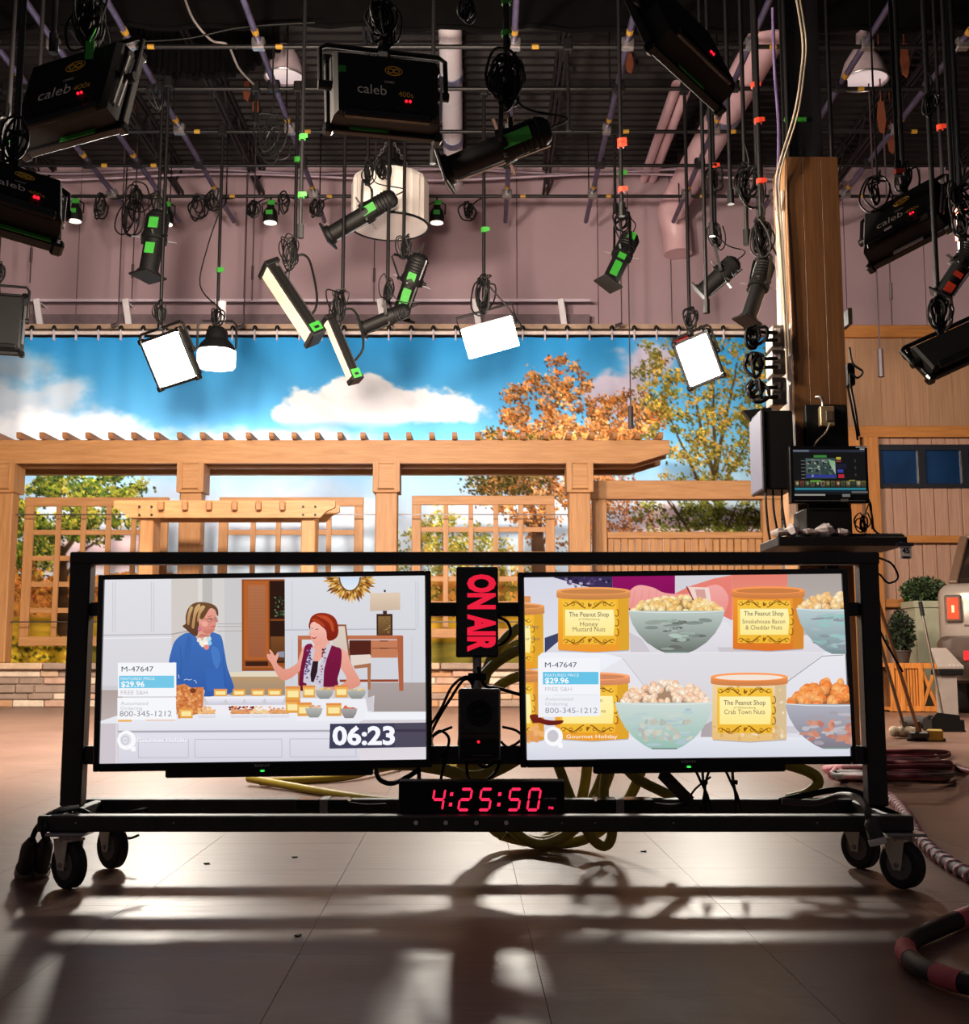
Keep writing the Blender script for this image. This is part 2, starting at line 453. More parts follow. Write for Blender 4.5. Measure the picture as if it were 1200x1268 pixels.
# ---------------------------------------------------------------- printed cloth backdrop: sky, clouds, trees
def vnoise(x, y, seed):
    r = np.random.default_rng(seed); T = r.random((64, 64))
    xi = np.floor(x).astype(int); yi = np.floor(y).astype(int); fx = x - xi; fy = y - yi
    fx = fx * fx * (3 - 2 * fx); fy = fy * fy * (3 - 2 * fy)
    g = lambda a, b: T[a % 64, b % 64]
    return (g(xi, yi) * (1 - fx) + g(xi + 1, yi) * fx) * (1 - fy) + (g(xi, yi + 1) * (1 - fx) + g(xi + 1, yi + 1) * fx) * fy
def fbm(x, y, seed, o=5):
    s = 0; a = .5; t = 0
    for k in range(o):
        s = s + a * vnoise(x * 2 ** k, y * 2 ** k, seed + k); t += a; a *= .5
    return s / t
def sstep(a, b, x):
    t = np.clip((x - a) / (b - a), 0, 1); return t * t * (3 - 2 * t)
BX0, BX1, BY0, BY1, BS = -150, 1012, 418, 834, 1.35
def paint_backdrop():
    xs = np.arange(BX0, BX1 + BS, BS); ys = np.arange(BY0, BY1 + BS, BS)
    X, Y = np.meshgrid(xs, ys); img = np.zeros(X.shape + (3,))
    def col(c): return np.array(c, float)
    t = np.clip((Y - 418) / 250, 0, 1)[..., None]
    img[:] = col((48, 150, 222)) * (1 - t) + col((164, 214, 246)) * t
    t2 = sstep(0.45, 0.95, t[..., 0])[..., None]; img = img * (1 - t2) + col((196, 220, 243)) * t2
    def cloud(cx, cy, rx, ry, seed, c=(236, 238, 246), flat=None, soft=.35, amp=1.0):
        nonlocal img
        d = 1 - np.sqrt(((X - cx) / rx) ** 2 + ((Y - cy) / ry) ** 2)
        n = fbm(X / 46, Y / 30, seed) - .5; n2 = fbm(X / 15, Y / 12, seed + 20) - .5
        a = sstep(0.0, soft, d + n * 1.15 + n2 * .35)
        if flat is not None: a = a * (1 - sstep(flat - 8, flat + 10, Y))
        a = (a * amp)[..., None]
        sh = (0.86 + .14 * sstep(cy + ry, cy - ry, Y + n2 * 20))[..., None]
        img = img * (1 - a) + col(c) * sh * a
    cloud(20, 500, 120, 55, 3, (225, 232, 246), None, .7, .85); cloud(70, 532, 150, 26, 5, (235, 240, 250), None, .6, .9)
    cloud(10, 450, 70, 26, 6, (190, 214, 240), None, .8, .7)
    cloud(455, 505, 140, 36, 11, (238, 240, 248), 524, .22, 1); cloud(450, 488, 72, 24, 12, (242, 243, 250), 522, .25, 1)
    cloud(760, 492, 46, 34, 21, (220, 205, 225), None, .4, .9); cloud(800, 450, 50, 40, 22, (214, 200, 224), None, .5, .9)
    cloud(300, 545, 260, 22, 31, (222, 232, 246), None, .7, .8); cloud(330, 640, 300, 60, 32, (214, 226, 246), None, .9, .85)
    cloud(560, 650, 90, 60, 34, (196, 216, 244), None, .9, .7)
    cloud(860, 660, 150, 40, 35, (236, 212, 224), None, .5, 1); cloud(120, 680, 110, 40, 36, (238, 218, 230), None, .5, 1)
    # the far lawn and the autumn thicket at the foot
    thick = Y > 712 + 18 * (fbm(X / 18, Y / 18, 50) - .5)
    g = fbm(X / 8, Y / 8, 51)[..., None]
    img = np.where(thick[..., None], col((150, 92, 40)) * (1 - g) + col((214, 150, 70)) * g, img)
    lawn = Y > 764 + 4 * (fbm(X / 30, Y / 30, 52) - .5)
    g = fbm(X / 60, Y / 6, 53)[..., None]
    img = np.where(lawn[..., None], col((150, 120, 30)) * (1 - g) + col((226, 178, 58)) * g, img)
    grass = (Y > 796) & (X > 90)
    img = np.where(grass[..., None], col((104, 104, 40)) * (1 - g) + col((172, 150, 66)) * g, img)
    r = np.random.default_rng(4)
    def stamp(cx, cy, a, b, th, c, al=1.0):
        i0 = int((cx - max(a, b) - BX0) / BS); i1 = int((cx + max(a, b) - BX0) / BS) + 2
        j0 = int((cy - max(a, b) - BY0) / BS); j1 = int((cy + max(a, b) - BY0) / BS) + 2
        i0 = max(i0, 0); j0 = max(j0, 0)
        if i1 <= i0 or j1 <= j0 or i0 >= X.shape[1] or j0 >= X.shape[0]: return
        sx = X[j0:j1, i0:i1] - cx; sy = Y[j0:j1, i0:i1] - cy
        u = sx * math.cos(th) + sy * math.sin(th); w = -sx * math.sin(th) + sy * math.cos(th)
        k = np.clip(1.6 - ((u / a) ** 2 + (w / b) ** 2) * 1.2, 0, 1)[..., None] * al
        img[j0:j1, i0:i1] = img[j0:j1, i0:i1] * (1 - k) + np.array(c, float) * k
    def limb(x0, y0, x1, y1, w0, w1, c, wig=3):
        n = max(3, int(math.hypot(x1 - x0, y1 - y0) / 2))
        dx = 0
        for k in range(n + 1):
            q = k / n; dx += r.uniform(-.35, .35) * wig * .3
            stamp(x0 + (x1 - x0) * q + dx, y0 + (y1 - y0) * q, w0 + (w1 - w0) * q, w0 + (w1 - w0) * q, 0, c)
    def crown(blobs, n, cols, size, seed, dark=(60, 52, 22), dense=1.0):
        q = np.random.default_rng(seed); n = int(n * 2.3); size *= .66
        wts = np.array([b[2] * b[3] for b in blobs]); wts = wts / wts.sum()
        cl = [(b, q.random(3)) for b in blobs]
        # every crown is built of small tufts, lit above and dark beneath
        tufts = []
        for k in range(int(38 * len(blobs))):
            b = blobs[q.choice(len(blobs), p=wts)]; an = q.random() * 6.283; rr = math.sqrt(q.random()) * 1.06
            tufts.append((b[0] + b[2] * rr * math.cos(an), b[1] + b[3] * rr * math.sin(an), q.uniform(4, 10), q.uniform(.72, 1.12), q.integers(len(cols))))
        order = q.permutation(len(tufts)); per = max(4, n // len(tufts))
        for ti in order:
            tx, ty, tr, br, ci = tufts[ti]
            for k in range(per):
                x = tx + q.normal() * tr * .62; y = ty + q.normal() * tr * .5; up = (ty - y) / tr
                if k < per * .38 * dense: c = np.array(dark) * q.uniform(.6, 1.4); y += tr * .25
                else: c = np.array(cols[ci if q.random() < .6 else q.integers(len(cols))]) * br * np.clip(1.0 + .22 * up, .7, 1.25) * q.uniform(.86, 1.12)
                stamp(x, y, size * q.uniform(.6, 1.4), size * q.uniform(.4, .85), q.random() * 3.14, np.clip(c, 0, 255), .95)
    # left broad green tree
    limb(78, 775, 74, 680, 8, 5, (62, 44, 26)); limb(74, 690, 50, 640, 4, 2, (60, 44, 26)); limb(74, 690, 115, 640, 4, 2, (60, 44, 26)); limb(75, 700, 120, 670, 3, 1.5, (60, 44, 26))
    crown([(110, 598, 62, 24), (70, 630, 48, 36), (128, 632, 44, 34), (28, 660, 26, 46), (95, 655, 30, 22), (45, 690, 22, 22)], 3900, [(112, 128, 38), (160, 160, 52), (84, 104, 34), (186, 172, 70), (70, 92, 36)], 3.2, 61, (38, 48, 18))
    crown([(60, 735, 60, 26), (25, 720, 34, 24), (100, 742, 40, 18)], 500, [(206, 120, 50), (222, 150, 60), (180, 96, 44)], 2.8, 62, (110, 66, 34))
    limb(78, 782, 76, 700, 8, 6, (66, 46, 28), 1); limb(76, 720, 92, 700, 4, 2, (66, 46, 28), 1)
    for k in range(220):
        c = [(228, 190, 40), (206, 164, 34), (90, 88, 30), (236, 206, 70)][r.integers(4)]
        stamp(10 + r.random() * 80, 790 + r.random() * 34, r.uniform(2, 4), r.uniform(1.5, 3), r.random() * 3, c)
    # centre low yellow-green trees
    crown([(520, 690, 40, 30), (560, 672, 38, 34), (600, 690, 40, 30), (545, 640, 12, 16), (530, 660, 16, 18)], 1200, [(170, 168, 66), (196, 180, 80), (134, 140, 50), (210, 176, 84)], 2.6, 63, (100, 104, 40))
    crown([(560, 735, 70, 24), (640, 730, 60, 30)], 500, [(150, 150, 60), (200, 140, 60), (190, 170, 80)], 2.6, 64, (80, 84, 36))
    # autumn oak
    limb(672, 760, 664, 640, 10, 7, (74, 52, 38)); limb(664, 650, 640, 560, 5, 2, (74, 52, 38)); limb(664, 650, 700, 560, 5, 2, (74, 52, 38)); limb(665, 660, 610, 610, 3, 1.5, (74, 52, 38)); limb(680, 620, 760, 560, 3, 1.5, (70, 50, 36)); limb(664, 690, 690, 640, 3, 1, (70, 50, 36))
    OAK = [(214, 140, 74), (228, 160, 96), (190, 112, 54), (236, 176, 112), (170, 100, 48)]
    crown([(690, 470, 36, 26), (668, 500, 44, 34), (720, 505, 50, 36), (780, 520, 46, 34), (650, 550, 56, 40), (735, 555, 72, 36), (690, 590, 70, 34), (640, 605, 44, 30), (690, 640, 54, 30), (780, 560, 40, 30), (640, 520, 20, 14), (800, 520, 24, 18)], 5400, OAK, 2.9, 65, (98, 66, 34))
    crown([(618, 555, 30, 24), (610, 590, 34, 22), (640, 590, 40, 20), (590, 600, 14, 16), (650, 555, 40, 18)], 700, [(96, 90, 40), (124, 108, 48), (160, 124, 60)], 2.8, 66, (56, 54, 26))
    crown([(775, 640, 34, 26), (760, 610, 24, 20)], 420, [(214, 140, 84), (224, 168, 120), (180, 104, 60)], 2.6, 67, (120, 80, 50))
    # right tree, olive and gold
    for (a, b, c, d, w) in ((892, 740, 884, 560, 5), (886, 600, 860, 470, 3), (886, 590, 912, 450, 3), (884, 640, 830, 520, 2.5), (884, 620, 940, 520, 2.5), (884, 560, 884, 440, 2.5), (900, 700, 935, 600, 2.5), (880, 690, 820, 610, 2.5)):
        limb(a, b, c, d, w, 1.2, (72, 58, 36))
    RT = [(150, 142, 56), (184, 160, 64), (116, 118, 48), (206, 166, 76), (98, 106, 44)]
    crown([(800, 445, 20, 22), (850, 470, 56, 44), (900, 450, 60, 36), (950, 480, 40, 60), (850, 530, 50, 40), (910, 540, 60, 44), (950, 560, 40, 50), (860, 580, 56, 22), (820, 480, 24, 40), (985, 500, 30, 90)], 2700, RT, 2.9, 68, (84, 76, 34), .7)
    crown([(840, 640, 50, 22), (900, 634, 50, 20), (880, 660, 60, 12), (950, 640, 40, 22)], 1000, [(128, 134, 54), (150, 150, 66), (100, 112, 46)], 2.8, 69, (62, 68, 32))
    for (a, b, c, d) in ((860, 670, 830, 620), (890, 680, 915, 620), (905, 690, 950, 630), (850, 690, 840, 640)): limb(a, b, c, d, 2, 1, (70, 56, 40))
    # soft hanging folds are in the cloth itself; only the print is here
    return xs, ys, np.clip(img, 0, 255)
YD = 16.0
def make_backdrop():
    xs, ys, img = paint_backdrop()
    nx, ny = len(xs), len(ys)
    X, Yp = np.meshgrid(xs, ys)
    v = (CY - Yp) / F; den = CT - v * ST
    s = YD / den
    wx = (X - CX) / F * s; wz = H + (ST + v * CT) * s
    # a vertical cloth: every column keeps one x
    wx = np.broadcast_to(((xs - CX) / F * YD / 0.985)[None, :], wx.shape)
    wx = (X - CX) / F * s
    fold = .012 * np.sin(wx * 7.0 + .6 * np.sin(wx * 2.3)) + .008 * np.sin(wx * 17 + 1)
    wy = YD + fold
    co = np.stack([wx, wy - YD, wz - 0.5], -1).reshape(-1, 3)
    idx = np.arange(nx * ny).reshape(ny, nx)
    q = np.stack([idx[:-1, :-1], idx[1:, :-1], idx[1:, 1:], idx[:-1, 1:]], -1).reshape(-1, 4)
    me = bpy.data.meshes.new('painted_backdrop')
    me.vertices.add(len(co)); me.vertices.foreach_set('co', co.astype(np.float32).ravel())
    me.loops.add(q.size); me.loops.foreach_set('vertex_index', q.ravel().astype(np.int32))
    me.polygons.add(len(q)); me.polygons.foreach_set('loop_start', np.arange(0, q.size, 4, dtype=np.int32))
    me.update(calc_edges=True)
    c = img.reshape(-1, 3) / 255.0
    c = np.where(c <= .04045, c / 12.92, ((c + .055) / 1.055) ** 2.4)
    at = me.color_attributes.new('Col', 'FLOAT_COLOR', 'POINT')
    at.data.foreach_set('color', np.concatenate([c, np.ones((len(c), 1))], 1).astype(np.float32).ravel())
    me.polygons.foreach_set('use_smooth', np.ones(len(q), dtype=bool))
    me.materials.append(vmat('printed_cloth', 0, .8, spec=.1))
    o = bpy.data.objects.new('painted_backdrop', me); COL.objects.link(o); o.location = (0, YD, 0.5); ORG[o.name] = Vector((0, YD, .5))
    tag(o, 'wide cloth backdrop printed with blue sky, clouds and autumn trees', 'backdrop')
make_backdrop()
# added fill strips, unseen behind the pergola's rear beam, brightening the lower cloth
for k, px in enumerate((90, 300, 520, 740)):
    c = P(px, 562, 15.25)
    t = thing('added_fill_strip', 'added unseen fill strip behind the rear pergola beam, brightening the cloth, %s of four' % ('leftmost', 'second', 'third', 'rightmost')[k], 'studio lamp', tuple(c))
    mb = MB(); mb.box(c, (1.8, .07, .10), None, .01); mb.build('housing', BLACKM, t)
    mb = MB(); mb.box(c + Vector((0, .04, 0)), (1.76, .01, .08)); mb.build('glowing_strip', glow('fill_strip_face', (255, 244, 236), L_CLOTH_FILL), t)
    for dx in (-.7, .7):
        mb = MB(); mb.box(c + Vector((dx, -.095, .0)), (.04, .13, .03)); mb.build('clamp', GALV, t)
# its pipe with ties and black knobs
t = thing('backdrop_pipe', 'thin white pipe with black knobs and ties carrying the printed sky cloth', 'pipe', (0, YD, P(300, 412, YD).z))
zp = P(300, 412, YD).z
mb = MB(); mb.tube([(P(-150, 412, YD).x, YD, zp), (P(960, 412, YD).x, YD, zp)], .028, 8); mb.build('pipe', mat('white_pipe_paint', (240, 225, 222), .35), t, 40)
zhem = P(300, 419, YD).z
for k in range(-4, 34):
    px = 40 + 27.6 * k
    if px > 950: break
    mb = MB(); x = P(px, 412, YD).x
    mb.box((x, YD - .02, (zp + zhem) / 2), (.022, .06, zp - zhem + .07), bev=.006); mb.build('tie', mat('white_tie', (214, 206, 220), .6), t)
    mb = MB(); mb.sphere((x, YD - .02, zp + .06), .034, 8, 6, (1, 1, 1.25)); mb.build('knob', BLACK, t, 60)

# ---------------------------------------------------------------- stone ledge in front of the backdrop
YL = 14.15; ZL = P(600, 829, YL).z; ZLT = P(600, 821, YL).z
led = thing('stone_ledge', 'low ledge of tan and grey stacked stones under the cedar pergola', 'ledge', (0, YL, 0))
xa, xb = xpx(-130, YL), xpx(1000, YL)
mb = MB(); mb.box(((xa + xb) / 2, YL + .56, ZL / 2), (xb - xa, 1.04, ZL)); mb.build('core', mat('grey_mortar', (150, 128, 112), .9), led)
SM = [mat('stone_%s' % n, c, .8, 0, .12, 9, .15) for n, c in (('tan', (206, 176, 148)), ('pale', (222, 204, 184)), ('grey', (160, 138, 124)), ('ochre', (196, 150, 112)), ('rosy', (200, 164, 144)))]
rs = random.Random(3)
zr = 0.0; rows = [.085, .075, .10, .08, .09]; sc_ = ZL / sum(rows)
for h in rows:
    h *= sc_; x = xa - rs.random() * .2
    while x < xb:
        w = rs.choice((.22, .3, .38, .46, .56)); a, b = max(x, xa), min(x + w, xb)
        if b - a > .04:
            d = rs.uniform(.06, .10)
            mb = MB(); mb.box(((a + b) / 2, YL + .06 - d / 2 + .03, zr + h / 2), (b - a - .012, d, h - .010), bev=.012); mb.build('stone', rs.choice(SM), led)
        x += w
    zr += h
x = xa
while x < xb:
    w = .95; mb = MB(); mb.box((x + w / 2, YL + .14, (ZL + ZLT) / 2), (w - .012, .42, ZLT - ZL), bev=.012); mb.build('cap_stone', SM[2] if int(x * 3) % 2 else SM[0], led); x += w
mb = MB(); mb.box(((xa + xb) / 2, YL + .70, ZLT - .03), (xb - xa, .70, .05)); mb.build('planting_bed', mat('brown_garden_soil', (120, 92, 58), .9, 0, .3, 12, .3), led)

# ---------------------------------------------------------------- big cedar pergola
YP = 14.4
zb0 = P(600, 576, YP).z; zb1 = P(600, 547.5, YP).z
perg = thing('cedar_pergola', 'long cedar pergola with slatted top standing on the stone ledge', 'pergola', (0, YP, ZLT))
xr = P(827, 560, YP).x; xl = P(-160, 560, YP).x
X_, Z_ = Vector((1, 0, 0)), Vector((0, 0, 1))
mb = MB(); hb = zb1 - zb0
mb.prism([(xl, 0), (xr - .42, 0), (xr, hb * .45), (xr, hb), (xl, hb)], (0, YP - .14, zb0), X_, Z_, .10); mb.build('front_beam', CEDAR_X, perg)
mb = MB(); mb.prism([(xl, 0), (xr - .42, 0), (xr, hb * .45), (xr, hb), (xl, hb)], (0, YP + .10, zb0 - .02), X_, Z_, .10); mb.build('rear_beam', CEDAR_X, perg)
mb = MB(); mb.prism([(xl, 0), (xr - .42, 0), (xr, hb * .45), (xr, hb), (xl, hb)], (0, YP + .62, zb0 - .02), X_, Z_, .10); mb.build('rear_beam', CEDAR_X, perg)
px = -140.0; first = None
while px < 815:
    x = P(px, 545, YP).x
    if first is None:
        mb = MB(); mb.prism([(0, 0), (.95, 0), (.95, .075), (-.02, .075), (-.02, .03)], (x + .03, YP - .24, zb1), Vector((0, 1, 0)), Z_, -.06); first = mb.build('rafter', CEDAR_Y, perg); fx = x
    else: twin(first, perg, (x - fx, 0, 0))
    px += 27.9
for cx_ in (2, 236, 478.5, 718, -240):
    xc = P(cx_, 700, YP).x; w = .27
    mb = MB(); mb.box((xc, YP, (ZLT + zb0) / 2 + .1), (w, .22, zb0 - ZLT + .2), bev=.012); mb.build('post', CEDAR_Z, perg)
    zc0 = P(600, 607, YP).z
    for sx in (-1, 1):
        mb = MB(); mb.prism([(-.035, 0), (.0, -.04), (.035, -.04), (.035, zb0 + .02 - zc0), (-.035, zb0 + .02 - zc0)] if sx > 0 else [(-.035, -.04), (0, -.04), (.035, 0), (.035, zb0 + .02 - zc0), (-.035, zb0 + .02 - zc0)], (xc + sx * (w / 2 - .005), YP - .16, zc0), X_, Z_, .34); mb.build('bracket', CEDAR_Z, perg)
    mb = MB(); mb.box((xc, YP - .02, (zc0 + zb0) / 2), (w - .06, .24, zb0 - zc0), bev=.01); mb.build('capital', CEDAR_X, perg)
    mb = MB(); mb.box((xc, YP - .02, zc0 - .03), (w + .03, .27, .04), bev=.012); mb.build('collar', CEDAR_X, perg)
# thin steel cables between its posts
WIRE = mat('thin_steel_wire', (90, 84, 86), .4, .7)
for py in (637, 770):
    mb = MB(); z = P(600, py, YP).z; mb.tube([(P(2, py, YP).x, YP + .02, z), (P(718, py, YP).x, YP + .02, z)], .008, 5); mb.build('wire', WIRE, perg)

# lattice trellises hung between the posts
def trellis(px0, px1, py0, py1, nx, ny, label, Y=14.62, bar_=.062):
    x0, x1 = P(px0, 660, Y).x, P(px1, 660, Y).x; z1, z0 = P(600, py0, Y).z, P(600, py1, Y).z
    z0 = max(z0, ZLT + .0)
    t = thing('trellis', label, 'trellis', ((x0 + x1) / 2, Y, z0), 'cedar lattice trellises')
    w = .115
    for z in (z0 + w / 2, z1 - w / 2):
        mb = MB(); mb.box(((x0 + x1) / 2, Y, z), (x1 - x0, .05, w), bev=.005); mb.build('rail', CEDAR_X, t)
    for x in (x0 + w / 2, x1 - w / 2):
        mb = MB(); mb.box((x, Y, (z0 + z1) / 2), (w, .048, z1 - z0 - 2 * w), bev=.005); mb.build('stile', CEDAR_Z, t)
    xi0, xi1 = x0 + w, x1 - w
    for k in range(1, nx):
        x = xi0 + (xi1 - xi0) * k / nx; mb = MB(); mb.box((x, Y - .01, (z0 + z1) / 2), (bar_, .03, z1 - z0 - 2 * w)); mb.build('slat', CEDAR_Z, t)
    for k in range(1, ny):
        z = z0 + w + (z1 - z0 - 2 * w) * k / ny; mb = MB(); mb.box(((x0 + x1) / 2, Y + .02, z), (xi1 - xi0, .03, bar_)); mb.build('slat', CEDAR_X, t)
trellis(30, 208, 616, 800, 5, 5, 'tall cedar lattice trellis nearest the left end, in front of the green tree')
trellis(271, 450, 616, 800, 5, 5, 'tall cedar lattice trellis behind the small arbour, between the middle posts')
trellis(510, 687, 614, 790, 5, 5, 'tall cedar lattice trellis in front of the autumn oak, above the lit ON AIR box')

# small arbour in front
YA = 12.9
arb = thing('garden_arbour', 'small cedar arbour with stubby rafter ends in front of the trellises', 'arbour', (P(283, 630, YA).x, YA, 0))
z0, z1 = P(600, 644, YA).z, P(600, 623, YA).z; x0, x1 = P(149, 630, YA).x, P(418, 630, YA).x; hh = z1 - z0
for dy, nm in ((-.2, 'front_beam'), (.2, 'rear_beam')):
    mb = MB(); mb.prism([(x0 + .16, 0), (x1 - .16, 0), (x1 - .10, hh * .35), (x1, hh * .6), (x1, hh), (x0, hh), (x0, hh * .6), (x0 + .10, hh * .35)], (0, YA + dy - .03, z0), X_, Z_, .06); mb.build(nm, CEDAR_X, arb)
for px in (208, 237, 266, 297, 326, 355):
    x = P(px, 625, YA).x; mb = MB(); mb.box((x, YA, z1 - .065), (.058, .60, .10), bev=.008); mb.build('rafter', CEDAR_Y, arb)
for px in (186, 384):
    x = P(px, 650, YA).x; mb = MB(); mb.box((x, YA, (z0 + .06) / 2), (.155, .30, z0 + .06), bev=.012); mb.build('post', CEDAR_Z, arb)
for px in (174, 189, 376, 391):
    for py in (628, 638):
        q = P(px, py, YA - .2); mb = MB(); mb.cyl((q.x, YA - .25, q.z), (q.x, YA - .22, q.z), .013, n=8); mb.build('bolt', BLACK, arb)

# cedar fence panel with an open top, at the right of the pergola
YF = 14.75
fen = thing('cedar_fence', 'cedar fence with a thick top beam and vertical boards right of the pergola', 'fence', (P(850, 700, YF).x, YF, ZLT))
xa, xb = P(728, 640, YF).x, P(1000, 640, YF).x
def fbox(nm, a, b, y0, y1, m, d=.1, dy=0):
    z1_, z0_ = P(600, y0, YF).z, P(600, y1, YF).z
    mb = MB(); mb.box(((a + b) / 2, YF + dy, (z0_ + z1_) / 2), (b - a, d, z1_ - z0_), bev=.008); return mb.build(nm, m, fen)
fbox('top_beam', xa, xb, 596, 619, CEDAR_X, .16)
fbox('post', P(733, 640, YF).x, P(751, 640, YF).x, 619, 822, CEDAR_Z, .14)
fbox('post', P(943, 640, YF).x, P(966, 640, YF).x, 619, 822, CEDAR_Z, .14)
a, b = P(751, 640, YF).x, P(943, 640, YF).x
fbox('rail', a, b, 659, 667, CEDAR_X, .09); fbox('rail', a, b, 796, 806, CEDAR_X, .09)
n = 22
for k in range(n):
    fbox('board', a + (b - a) * k / n + .004, a + (b - a) * (k + 1) / n - .004, 666, 800, CEDAR_Z, .035, .01 * (k % 2))
# ---------------------------------------------------------------- overhead: ducts, drape, pipe grid
ZG = 6.8
DUCTW = mat('white_duct_paint', (226, 220, 228), .45, 0, .05, 3)
DUCTB = mat('duct_band_steel', (150, 158, 190), .3, .8, .05, 10)
def duct(label, pa, Ya, pb, Yb, r, m, elbow=None, bands=(), n=20):
    a = P(*pa, Ya); b = P(*pb, Yb); t = thing('air_duct', label, 'duct', tuple(a), None)
    mb = MB()
    pts = [a, b]
    if elbow: pts = [a, b] + [b + Vector(e) for e in elbow]
    if elbow: pts = [a, a.lerp(b, .9)] + smooth_path([b, *[b + Vector(e) for e in elbow]], 5)
    mb.tube(pts, r, n); mb.build('pipe', m, t, 50)
    d = (b - a).normalized()
    for f in bands:
        q = a.lerp(b, f); mb = MB(); mb.cyl(q - d * .09, q + d * .09, r + .012, n=n); mb.build('band', DUCTB, t, 50)
    return t
duct('white round duct crossing the dark ceiling just right of the middle black soft lamp', (557, 20), 12.2, (562, 228), 16.95, .135, DUCTW, None, (.28, .66))
PINKD = mat('pinkish_duct_paint', (214, 178, 188), .45, 0, .05, 3)
duct('fat pinkish duct with a bend at its end, left of the wooden column', (966, 18), 12.0, (846, 232), 16.2, .21, PINKD, [(-.10, .4, -.18), (-.02, .55, -.5), (.0, .55, -.8)], (.5,))
for dx, wh in ((0, 'left'), (14, 'right')):
    duct('thin pink pipe, %s of the close pair under the ceiling left of the wooden column' % wh, (838 + dx, 105), 13.4, (797 + dx * .8, 222), 16.9, .062, PINKD, None, ())
# black drape hung from the roof, with a swag
DRAPE = mat('black_drape_cloth', (9, 8, 9), .95, 0, .2, 6, .1, spec=.08)
def drape(name, label, x0, x1, Y, zfun, seed):
    mb = MB(); n = 90; q = random.Random(seed); top = []; bot = []
    for k in range(n + 1):
        x = x0 + (x1 - x0) * k / n; y = Y + .05 * math.sin(k * 1.7) + .03 * math.sin(k * .6 + seed)
        top.append(Vector((x, y, ZC - .02))); bot.append(Vector((x, y + .05, zfun(x))))
    mb.add(top + bot, [(k, k + 1, n + 2 + k, n + 1 + k) for k in range(n)])
    m = len(top); hem = [b + Vector((0, -.02, 0)) for b in bot]
    mb.tube(hem, .025, 6)
    o = mb.build(name, DRAPE, smooth=60); return tag(o, label, 'drape')
zd = P(600, 33, 11.6).z
drape('black_drape', 'wide black drape hung from the roof across the top of the picture', -10.5, 10.5, 11.6, lambda x: zd - .03 * math.sin(x * .7), 1)
xs0, xs1 = P(150, 60, 12.6).x, P(345, 60, 12.6).x; zs = P(250, 93, 12.6).z; zs2 = P(250, 60, 12.6).z
drape('black_drape', 'short black drape with a curved lower edge behind the wide drape, upper left', xs0, xs1, 12.6, lambda x: zs + (zs2 - zs) * abs((x - (xs0 + xs1) / 2) / ((xs1 - xs0) / 2)) ** 2.5, 2)

grid = thing('lighting_grid', 'grid of dark crossing pipes hung under the ceiling to carry the studio lamps', 'pipe grid', (0, 11, ZG))
XY = {}
for py in (58, 110, 163, 205, 243): XY[py] = G(600, py, ZG).y
CROSS = sorted(list(XY.values()) + [5.6, 6.6, 7.6, 8.6, 9.6])
SCHED = mat('purple_grey_pipe', (96, 86, 116), .35, .5, .2, 5)
YX = [P(px, 0, 10.4).x for px in (-60, 22, 125, 297, 640, 792, 958, 1113, 1240)]
for y in CROSS:
    mb = MB(); mb.tube([(-8.5, y, ZG), (8.5, y, ZG)], .024, 8); mb.build('cross_pipe', DARKPIPE, grid, 50)
for x in YX:
    mb = MB(); mb.tube([(x, 5.0, ZG + .06), (x, 16.3, ZG + .06)], .034, 8); mb.build('long_pipe', SCHED, grid, 50)
    for k, y in enumerate(CROSS):
        mb = MB(); mb.box((x, y, ZG + .03), (.13, .09, .12), bev=.01); mb.build('clamp', GALV if k % 2 else DARKPIPE, grid)
        if y > 10 and (k + int(x * 3)) % 2:
            mb = MB(); mb.cyl((x, y - .24, ZG + .06), (x, y - .16, ZG + .06), .037, n=8); mb.build('tape', YELLOWT, grid)
            mb = MB(); mb.cyl((x + .18, y, ZG), (x + .25, y, ZG), .0255, n=8); mb.build('tape', YELLOWT, grid)
    for y in (7, 10, 13, 15.8):
        if y > 9 and any(abs(x - P(q, 60, 12.5).x) < .4 for q in (560, 950)): continue
        mb = MB(); mb.tube([(x, y, ZG + .06), (x, y, ZC + .03)], .009, 5); mb.build('hanger_rod', DARKPIPE, grid)
# slack cables strung along the grid
CABP = mat('pale_lilac_cable', (196, 176, 196), .5, 0, .05, 6)
def cable(label, pts, r, m=None, n=6, name='cable', k=8, cat='cable', group=None):
    mb = MB(); mb.tube(smooth_path(pts, k), r, n); o = mb.build(name, m or RUBBER, smooth=60); return tag(o, label, cat, group)
cable('upper of two pale cables strung along the wall top behind the grid', [P(x, 212 + 3 * math.sin(x * .02), 16.2) for x in range(-60, 1000, 70)], .02, CABP)
cable('lower of two pale cables strung along the wall top behind the grid', [P(x, 219 + 4 * math.sin(x * .013 + 1), 16.1) for x in range(-60, 1000, 70)], .02, CABP)
cable('thin dark cable sagging between grid pipes above the middle black soft lamp', [P(150, 52, 11.2), P(230, 48, 11.2), P(300, 34, 11.2), P(390, 28, 11.2)], .008)
cable('pale loose cable curving down in front of the short drape, upper left', [P(228, -4, 11.2), P(240, 25, 11.2), P(262, 50, 11.3), P(282, 56, 11.4), P(296, 85, 11.8), P(316, 106, 12.2)], .013, mat('pale_cable', (120, 112, 112), .5))

